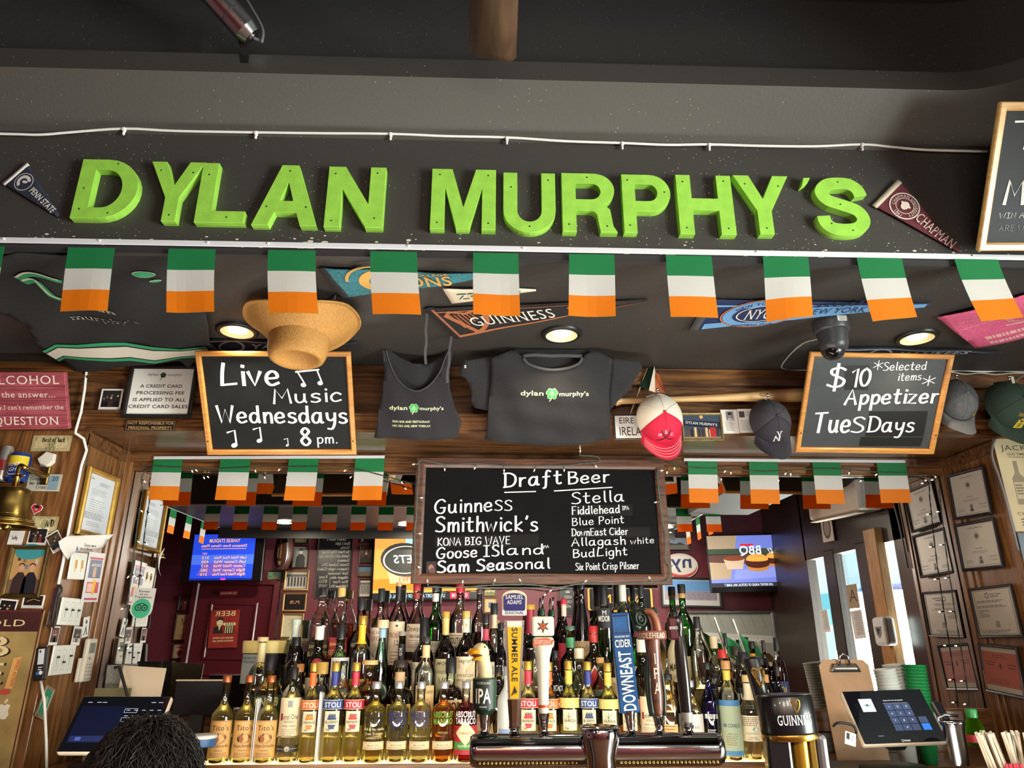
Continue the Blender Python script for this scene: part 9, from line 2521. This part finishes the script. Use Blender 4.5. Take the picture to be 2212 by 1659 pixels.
mb.ball((-wx(8),wx(1),0),wx(15),BIL,T=T1,sc=(1.25,.60,.85)); mb.ball((-wx(6),-wx(11),0),wx(13),BIL,T=T1 @ RZ(.22),sc=(1.15,.36,.85)); mb.build('bill',t)
mb = MB(); mb.ball((hd.x-wx(3),hd.y-wx(5.5),.018),wx(9),mat('#4a2410',.5),sc=(1.5,.42,.95)); mb.build('mouth',t)
mb = MB(); mb.ball((hd.x+wx(11),hd.y+wx(10),wx(16.5)),wx(3.4),INK,seg=12); mb.build('eye',t)
# golden ale
t = thing('beer_tap','tall golden ale tap handle shaped like a beer glass with a blue crest','tap handle',tapM(1111),TG)
ferrule(t,hz(1568))
BRN = mat('#4a2c1c',.35)
mb = MB(); mb.lathe([(.010,hz(1570)),(.012,hz(1565)),(wx(12),hz(1556)),(wx(15),hz(1520)),(wx(16),hz(1508))],BRN,8,V_ @ RZ(PI/8),smooth=False); mb.build('grip',t)
SV = mat('#c9c8c6',.2,.8)
yb,ys,yt = hz(1508),hz(1338),hz(1330)
def tb(x0,y0,x1,y1,z0,z1,m,mb):
 V = [(-x0,y0,z0),(x0,y0,z0),(x0,y0,z1),(-x0,y0,z1),(-x1,y1,z0),(x1,y1,z0),(x1,y1,z1),(-x1,y1,z1)]
 mb.add(V,[(0,1,2,3),(7,6,5,4),(0,4,5,1),(1,5,6,2),(2,6,7,3),(3,7,4,0)],m)
mb = MB(); tb(wx(13),yb,wx(22),ys,-.014,.012,SV,mb); mb.build('frame',t)
mb = MB(); tb(wx(9),yb+.002,wx(15.5),hz(1352),.012,.0145,mat('#d9a21c',.25),mb); tb(wx(15.5),hz(1352),wx(16),hz(1340),.012,.0150,mat('#e6dcc0',.3),mb)
mb.text('SUMMER ALE',0,0,wx(12),INK,w=hz(1354)-hz(1470),wgt=1,T=TR(-wx(5.5),(hz(1354)+hz(1470))/2,.0152) @ RZ(-PI/2))
for i in range(4): mb.stroke([(-wx(7)+wx(1)*i,hz(1500)+.002*i),(0,hz(1494)+.004*i),(wx(6),hz(1496)+.004*i)],.0012,INK,.0152)
mb.stroke([(0,hz(1496)),(0,hz(1478))],.0012,INK,.0152); mb.poly([(0,hz(1480)),(wx(6),hz(1492)),(0,hz(1494))],INK,.0152); mb.build('glass_panel',t)
mb = MB()
for x,y in ((-20,1350),(20,1350),(-18,1420),(18,1420),(-15,1490),(15,1490)): mb.ell(wx(x)*.97,hz(y),.0011,.0011,INK,.0125,8)
mb.build('rivet',t)
mb = MB(); hw_ = wx(27); y0,y1 = hz(1328),hz(1274)
P = [(-hw_,y0+.006),(-hw_*.9,y0),(hw_*.9,y0),(hw_,y0+.006),(hw_*1.02,y1-.014)]+[(hw_*1.02*math.cos(a),y1-.014+.014*math.sin(a)) for a in [PI*k/10 for k in range(1,10)]]+[(-hw_*1.02,y1-.014)]
mb.poly(P,mat('#cdbf9a',.3),-.014,.030)
mb.poly([(x*.88,y0+.014+(y-y0-.006)*.70) for x,y in P],mat('#1b2160',.25,coat=.5),.0164,.0015)
mb.rect(-hw_*1.0,y0+.001,hw_*1.0,y0+.011,mat('#d9d6d0',.3),.0168); mb.text('SEASONAL',0,y0+.0025,.0062,mat('#1b2160',.3),w=hw_*1.6,wgt=1,z=.0172)
c = mat('#e6e2da',.3); ym = (y0+y1)/2
mb.text('SAMUEL',0,ym+.008,.0085,c,w=hw_*1.5,wgt=3,z=.0184); mb.text('ADAMS',0,ym-.003,.0085,c,w=hw_*1.2,wgt=3,z=.0184); mb.build('crest',t)
# star tap
t = thing('beer_tap','white beer tap handle with a black and orange star on top','tap handle',tapM(1175),TG)
ferrule(t,hz(1538))
IV = mat('#d9d4c4',.3,coat=.3)
mb = MB(); mb.lathe([(wx(10),hz(1540)),(wx(11),hz(1536)),(wx(11.5),hz(1526))],IV,24,V_); mb.lathe([(wx(11.5),hz(1520)),(wx(12),hz(1480)),(wx(15),hz(1420)),(wx(20),hz(1400)),(wx(22),hz(1392))],IV,28,V_ @ Matrix.Diagonal((1,.8,1,1))); mb.text('SIXPOINT BREWERY',0,0,wx(5),INK,w=hz(1430)-hz(1515),wgt=1,T=TR(wx(12.5),hz(1472),.004) @ RZ(PI/2+.03) @ RX(.0)); mb.build('shaft',t)
mb = MB(); mb.lathe([(wx(11.7),hz(1526)),(wx(11.8),hz(1520))],mat('#c2481c',.4),24,V_); mb.build('orange_ring',t)
mb = MB(); mb.box((0,(hz(1372)+hz(1330))/2,0),(wx(50),hz(1330)-hz(1372),.028),IV,bev=.005,seg=2); mb.box((wx(1),(hz(1398)+hz(1374))/2,0),(wx(46),hz(1374)-hz(1398),.026),IV,bev=.006,seg=2)
cy_ = hz(1351); R_ = wx(15)
for k,(rr_,m_,zz) in enumerate(((1.0,INK,.0145),(.72,mat('#c85a1c',.4),.0149))):
 mb.poly([((R_*rr_ if i % 2 == 0 else R_*rr_*.42)*math.sin(i*PI/6),cy_+(R_*rr_ if i % 2 == 0 else R_*rr_*.42)*math.cos(i*PI/6)) for i in range(12)],m_,zz)
for i in range(6): mb.stroke([(0,cy_),(R_*.68*math.sin(i*PI/3),cy_+R_*.68*math.cos(i*PI/3))],.0008,INK,.0152,flat=1)
oc = mat('#c8501c',.4)
mb.poly([(-wx(22),hz(1394)),(wx(20),hz(1390)),(wx(23),hz(1380)),(wx(8),hz(1376)),(-wx(14),hz(1378)),(-wx(22),hz(1384))],oc,.0138); mb.text('SIXPOINT',0,hz(1389),.0085,IV,w=wx(38),wgt=3,z=.0142); mb.text('BREWERY',0,hz(1394),.0035,IV,w=wx(20),wgt=1,z=.0142); mb.build('head',t)
# blue cider board
t = thing('beer_tap','blue slab cider tap handle with white vertical lettering','tap handle',tapM(1364) @ RZ(.06),TG)
ferrule(t,hz(1534))
CBL = mat('#1c4a7a',.25,var=.45,vscale=22,coat=.4)
mb = MB(); y0,y1 = hz(1538),hz(1321); w_ = wx(42)
mb.box((0,(y0+y1)/2,0),(w_,y1-y0,.018),CBL,bev=.002)
c = mat('#d4d2ca',.4); n0 = mat('#14325a',.3)
mb.frame(w_*.9,wx(38),[(0,.0092),(.0015,.0098),(.003,.0094)],n0,TR(0,y1-wx(24)))
mb.text('THE UNFILTERED CRAFT',0,y1-wx(52),.0035,c,w=w_*.8,wgt=1,z=.0095); mb.text('CIDER',0,y1-wx(72),wx(15),c,w=w_*.84,wgt=1,z=.0095)
mb.text('DOWNEAST',0,0,w_*.62,c,w=(y1-wx(80))-(y0+.004),wgt=1,T=TR(w_*.34,(y1-wx(80)+y0+.004)/2,.0096) @ RZ(PI/2)); mb.build('slab',t)
# brown fern handle
t = thing('beer_tap','carved brown and green fern beer tap handle with IPA letters','tap handle',tapM(1425) @ RZ(.02),TG)
ferrule(t,hz(1542))
FW_ = wood('#3a1c14','#7a4a38','y',60,rough=.45,contrast=1.2); FGN = mat('#1c2a20',.4,var=.3,vscale=60)
mb = MB(); mb.lathe([(wx(9),hz(1545)),(wx(12),hz(1530)),(wx(14),hz(1500)),(wx(13),hz(1460)),(wx(15),hz(1420)),(wx(17),hz(1378))],FW_,20,V_)
c = mat('#d9c9b4',.4)
for i,ch in enumerate('IPA'): mb.text(ch,0,hz(1432+32*i),wx(22),c,w=wx(13) if ch != 'I' else wx(7),wgt=3,z=wx(15.6))
mb.build('shaft',t)
mb = MB()
for k,(x,rr_) in enumerate(((-12,.8),(-16,.7),(14,.75))):
 P = [(wx(x)*(1+.25*math.sin(u*5)),hz(1545-u*165),wx(4)*math.cos(k)) for u in [i/14 for i in range(15)]]
 mb.tube(P,wx(5.5)*rr_,FGN,10)
for cx_,cy_,rx_,ry_,R_ in ((-22,1334,17,23,13),(-30,1352,11,12,0),(8,1322,12,13,9)):
 mb.ball((wx(cx_),hz(cy_),-.004),1,FGN,seg=20,sc=(wx(rx_),wx(ry_),wx(9)))
 if R_: mb.tube([(wx(cx_)+wx(R_)*(1-.85*u)*math.cos(2.2+u*11),hz(cy_)+wx(R_)*(1-.85*u)*math.sin(2.2+u*11)*1.3,wx(7)) for u in [i/40 for i in range(41)]],wx(2.6),FGN,8)
mb.build('fern_fronds',t)
mb = MB(); P = [tuple(q) for q in spline([(-wx(12),hz(1318),.004),(wx(0),hz(1321),.008),(wx(8),hz(1336),.010),(wx(12),hz(1364),.008)],6)]
mb.tube(P,wx(9),mat('#8a5238',.4),12,rf=lambda u: .75+.35*u); mb.build('stem_curl',t)
mb = MB(); w_ = wx(33); mb.lathe([(w_*.94,hz(1379)),(w_,hz(1377)),(w_,hz(1362)),(w_*.94,hz(1360)),(w_*.4,hz(1359))],mat('#7a4630',.4),32,V_ @ Matrix.Diagonal((1,.62,1,1)))
bw_ = lambda p: (w_*1.01*math.sin(p.x/w_),p.y,w_*.63*math.cos(p.x/w_)+p.z)
mb.text('FIDDLEHEAD',-w_*.25,hz(1376),.0105,c,w=w_*2.3,wgt=3,z=.0008,warp=bw_); mb.build('name_ring',t)
# dark stout handle
t = thing('beer_tap','dark grey beer tap handle with a pale ferrule and maroon head, rightmost on the tower','tap handle',tapM(1488) @ RZ(.03),TG)
ferrule(t,hz(1566))
mb = MB(); mb.lathe([(wx(8),hz(1568)),(wx(11),hz(1550)),(wx(12.5),hz(1537))],mat('#a9a7a0',.35,.3),28,V_); mb.build('collar',t)
mb = MB(); mb.lathe([(wx(12.5),hz(1537)),(wx(13),hz(1534)),(wx(14),hz(1460)),(wx(13),hz(1400)),(wx(9),hz(1374)),(wx(8.5),hz(1366)),(wx(12),hz(1356)),(wx(12.5),hz(1334)),(wx(10),hz(1329)),(0,hz(1328))],mat('#35312f',.2,.5),32,V_); mb.build('shaft',t)
mb = MB(); mb.box((-wx(13),(hz(1380)+hz(1330))/2,.002),(wx(22),hz(1330)-hz(1380),.018),mat('#4a1c22',.3),bev=.004); mb.text("SMITHWICK'S",-wx(13),hz(1357),.006,mat('#d0c8c0',.4),w=wx(19),wgt=1,z=.0116); mb.build('head_badge',t)

# stout tower with its own handle
GP_ = front(1.66)
a,b = GP_.hit(1643,1540),GP_.hit(1758,1540)
t = thing('stout_tap_tower','black and gold stout tap tower with a lit white name and a harp','tap tower',Matrix.Translation(((a.x+b.x)/2,1.66,0)) @ RZ(-.18))
rg = (b.x-a.x)/2
z1,z0 = GP_.hit(1700,1499).z,GP_.hit(1700,1584).z
GB = mat('#121214',.28,coat=.3)
GT = TR(0,0,z0) @ RY(-.045) @ TR(0,0,-z0)
mb = MB(); mb.lathe([(0,z1-.002),(rg*.94,z1),(rg,z1-.004),(rg*1.02,z0+.004),(rg*1.0,z0),(rg*.5,z0)],GB,48,GT @ Matrix.Diagonal((1,.72,1,1)))
mb.build('head',t)
gw2 = lambda p: (lambda q: GT @ Vector(q))((rg*1.016*math.sin(p.x/rg),-rg*.735*math.cos(p.x/rg)-p.z,p.y))
mb = MB(); hh = z1-z0
mb.text('GUINNESS',rg*.16,z0+hh*.26,hh*.24,screen('#f4f4f2',.5),w=rg*1.32,wgt=3,z=.001,warp=gw2); mb.build('name_lettering',t)
mb = MB(); harp(mb,rg*.22,z0+hh*.74,hh*.34,GOLD,.001,gw2); mb.build('harp_badge',t)
mb = MB(); mb.lathe([(rg*1.0,z0),(rg*1.03,z0-.006),(rg*.98,z0-.012)],GOLD,40,GT @ Matrix.Diagonal((1,.72,1,1))); mb.build('gold_trim',t)
zl = 1.0725
mb = MB(); mb.box((-rg*.50,0,(z0+zl)/2),(rg*.86,rg*.9,z0-zl),GB,bev=.006,seg=2); mb.build('black_body',t)
mb = MB(); mb.cyl((rg*.28,-.01,zl),(rg*.28,-.01,z0),rg*.30,mat('#c0902c',.28,.6),28); mb.tube([(rg*.28,-.01,z0-.05),(rg*.05,-.02,z0-.075),(-.0,-.02,z0-.11)],rg*.14,mat('#c0902c',.28,.6),14); mb.box((rg*.66,-.01,(z0+zl)/2),(rg*.22,.03,z0-zl),mat('#8a6a24',.4,.4),bev=.002); mb.text('EST',0,0,.010,mat('#2a1c08',.5),wgt=1,T=TR(rg*.70,-.0262,z0-.07) @ RX(PI/2) @ RZ(PI/2)); mb.build('gold_pipe',t)
mb = MB(); mb.box((rg*1.0,.0,(z0+zl)/2),(rg*.40,rg*.8,z0-zl),mat('#8f8d90',.3,.7),bev=.008,seg=2); mb.build('steel_side',t)
t = thing('beer_tap','tall black stout tap handle with a gold harp behind the stout tower','tap handle',Matrix.Translation((front(1.72).hit(1672,1570).x,1.72,z0-.06)) @ RY(-.17),TG)
hp_ = front(1.72)
hh = hp_.hit(1630,1415).z-(z0-.06)
mb = MB(); mb.lathe([(.011,0),(.012,.03),(.0155,.06),(.0175,hh*.7),(.0185,hh*.97),(.017,hh*.99),(0,hh)],mat('#17161a',.3),32,Matrix.Diagonal((1,.8,1,1))); mb.build('shaft',t)
mb = MB(); harp(mb,0,0,.040,GOLD,0,None,TR(.001,-.0152,hh*.80) @ RX(PI/2)); mb.build('harp_badge',t)

# ================================================================ THE PERSON AT THE BAR, LOWER LEFT
HP_ = front(1.36)
hc = HP_.hit(318,1655)
SK = mat('#c39a80',.5)
HAIR = mat('#17110e',.5,var=.35,vscale=60,spec=.3)
px_,py_ = hc.x,1.36
ztop = HP_.hit(318,1560).z
hr = .105
hz_ = ztop-.118
t = thing('person','person with short tousled dark hair seated at the bar, lower left','person',Matrix.Translation((px_,py_,0)))
KH = .92
pts = [(0,0,hz_-.62),(0,.01,hz_-.40),(0,.0,hz_-.22),(0,.01,hz_-.14),(0,.02,hz_-.06),(-.17,.0,hz_-.24),(.17,0,hz_-.24),(-.23,.04,hz_-.50),(.23,.04,hz_-.50),(-.20,.10,hz_-.50),(.20,.10,hz_-.50),(-.09,.04,hz_-.66),(.09,.04,hz_-.66),(-.11,.14,hz_-.68),(.11,.14,hz_-.68),(-.11,.14,hz_-1.06),(.11,.14,hz_-1.06)]
ed = [(0,1),(1,2),(2,3),(3,4),(2,5),(2,6),(5,7),(6,8),(7,9),(8,10),(0,11),(0,12),(11,13),(12,14),(13,15),(14,16)]
rad = [.15,.14,.11,.055,.055,.065,.065,.045,.045,.032,.032,.09,.09,.06,.06,.04,.04]
me = bpy.data.meshes.new('body'); me.from_pydata(pts,ed,[]); me.materials.append(mat('#2c3038',.8))
bo = bpy.data.objects.new('body',me); COL.objects.link(bo); bo.parent = t
sk = bo.modifiers.new('skin','SKIN'); sk.use_smooth_shade = True
for i,v in enumerate(me.skin_vertices[0].data): v.radius = (rad[i],rad[i]*.8); v.use_root = (i == 0)
sb = bo.modifiers.new('subsurf','SUBSURF'); sb.levels = 2; sb.render_levels = 2
mb = MB()
ne,na = 14,28
V,F = [],[]
for j in range(ne+1):
 e = -PI/2+PI*j/ne
 for i in range(na):
  a_ = 2*PI*i/na
  x,y,z = math.cos(e)*math.cos(a_)*.072,math.cos(e)*math.sin(a_)*.092,math.sin(e)*.110
  if z < 0: x *= 1+z*1.6; y = y*(1+z*1.0)+.012*(-z/.11)
  if y > .05 and abs(x) < .02 and -.03 < z < .02: y += .018*(1-abs(x)/.02)
  if y > .05 and abs(abs(x)-.03) < .014 and .0 < z < .025: y -= .006
  V.append((x,y,hz_+z))
for j in range(ne):
 for i in range(na): F.append((j*na+i,j*na+(i+1) % na,(j+1)*na+(i+1) % na,(j+1)*na+i))
mb.add(V,F,SK,True)
for sx in (-1,1):
 mb.ball((sx*.076,-.004,hz_-.005),.026,SK,seg=12,sc=(.35,.6,1.1)); mb.ball((sx*.03,.086,hz_+.012),.010,WHITE,seg=10); mb.ball((sx*.03,.094,hz_+.012),.005,mat('#3a2416',.3),seg=8)
mb.ball((0,.092,hz_-.052),.018,mat('#a8685c',.5),seg=10,sc=(1.2,.4,.35)); mb.build('head',t)
mb = MB()
mb.lathe([(0,.118)]+[(.085*math.sin(a_),.118*math.cos(a_)) for a_ in [PI*.62*i/12 for i in range(1,13)]],HAIR,32,TR(0,-.012,hz_) @ Matrix.Diagonal((1,1.12,1,1)))
rr = random.Random(4)
for i in range(1000):
 a_ = rr.uniform(0,2*PI); e0 = rr.uniform(.05,1.45)
 dr = rr.uniform(-.7,.7)
 L_ = rr.uniform(.55,1.0)
 P = []
 for k in range(7):
  u = k/6
  e = e0+u*L_*.75; aa = a_+dr*u*u
  lift = 1.02+.10*math.sin(u*PI)*rr.uniform(.4,1.3)+.10*u*rr.uniform(0,1)
  P.append((.094*KH*lift*math.sin(e)*math.cos(aa),.105*KH*lift*math.sin(e)*math.sin(aa)-.012,hz_+.119*lift*math.cos(e)))
 mb.tube(P,rr.uniform(.0008,.0021),HAIR,4,rf=lambda u: 1-.8*u)
mb.build('hair',t)
t = thing('bar_stool','dark bar stool under the seated person','stool',Matrix.Translation((px_,py_-.04,0)))
zs = hz_-.80
mb = MB(); mb.lathe([(0,zs-.05),(.17,zs-.05),(.18,zs-.02),(.17,zs),(0,zs)],mat('#2a1a14',.5),28); mb.build('seat',t)
for sx in (-1,1):
 for sy in (-1,1): mb = MB(); mb.cyl((sx*.17,sy*.17,0),(sx*.11,sy*.11,zs-.04),.015,WOODV,10); mb.build('leg',t)
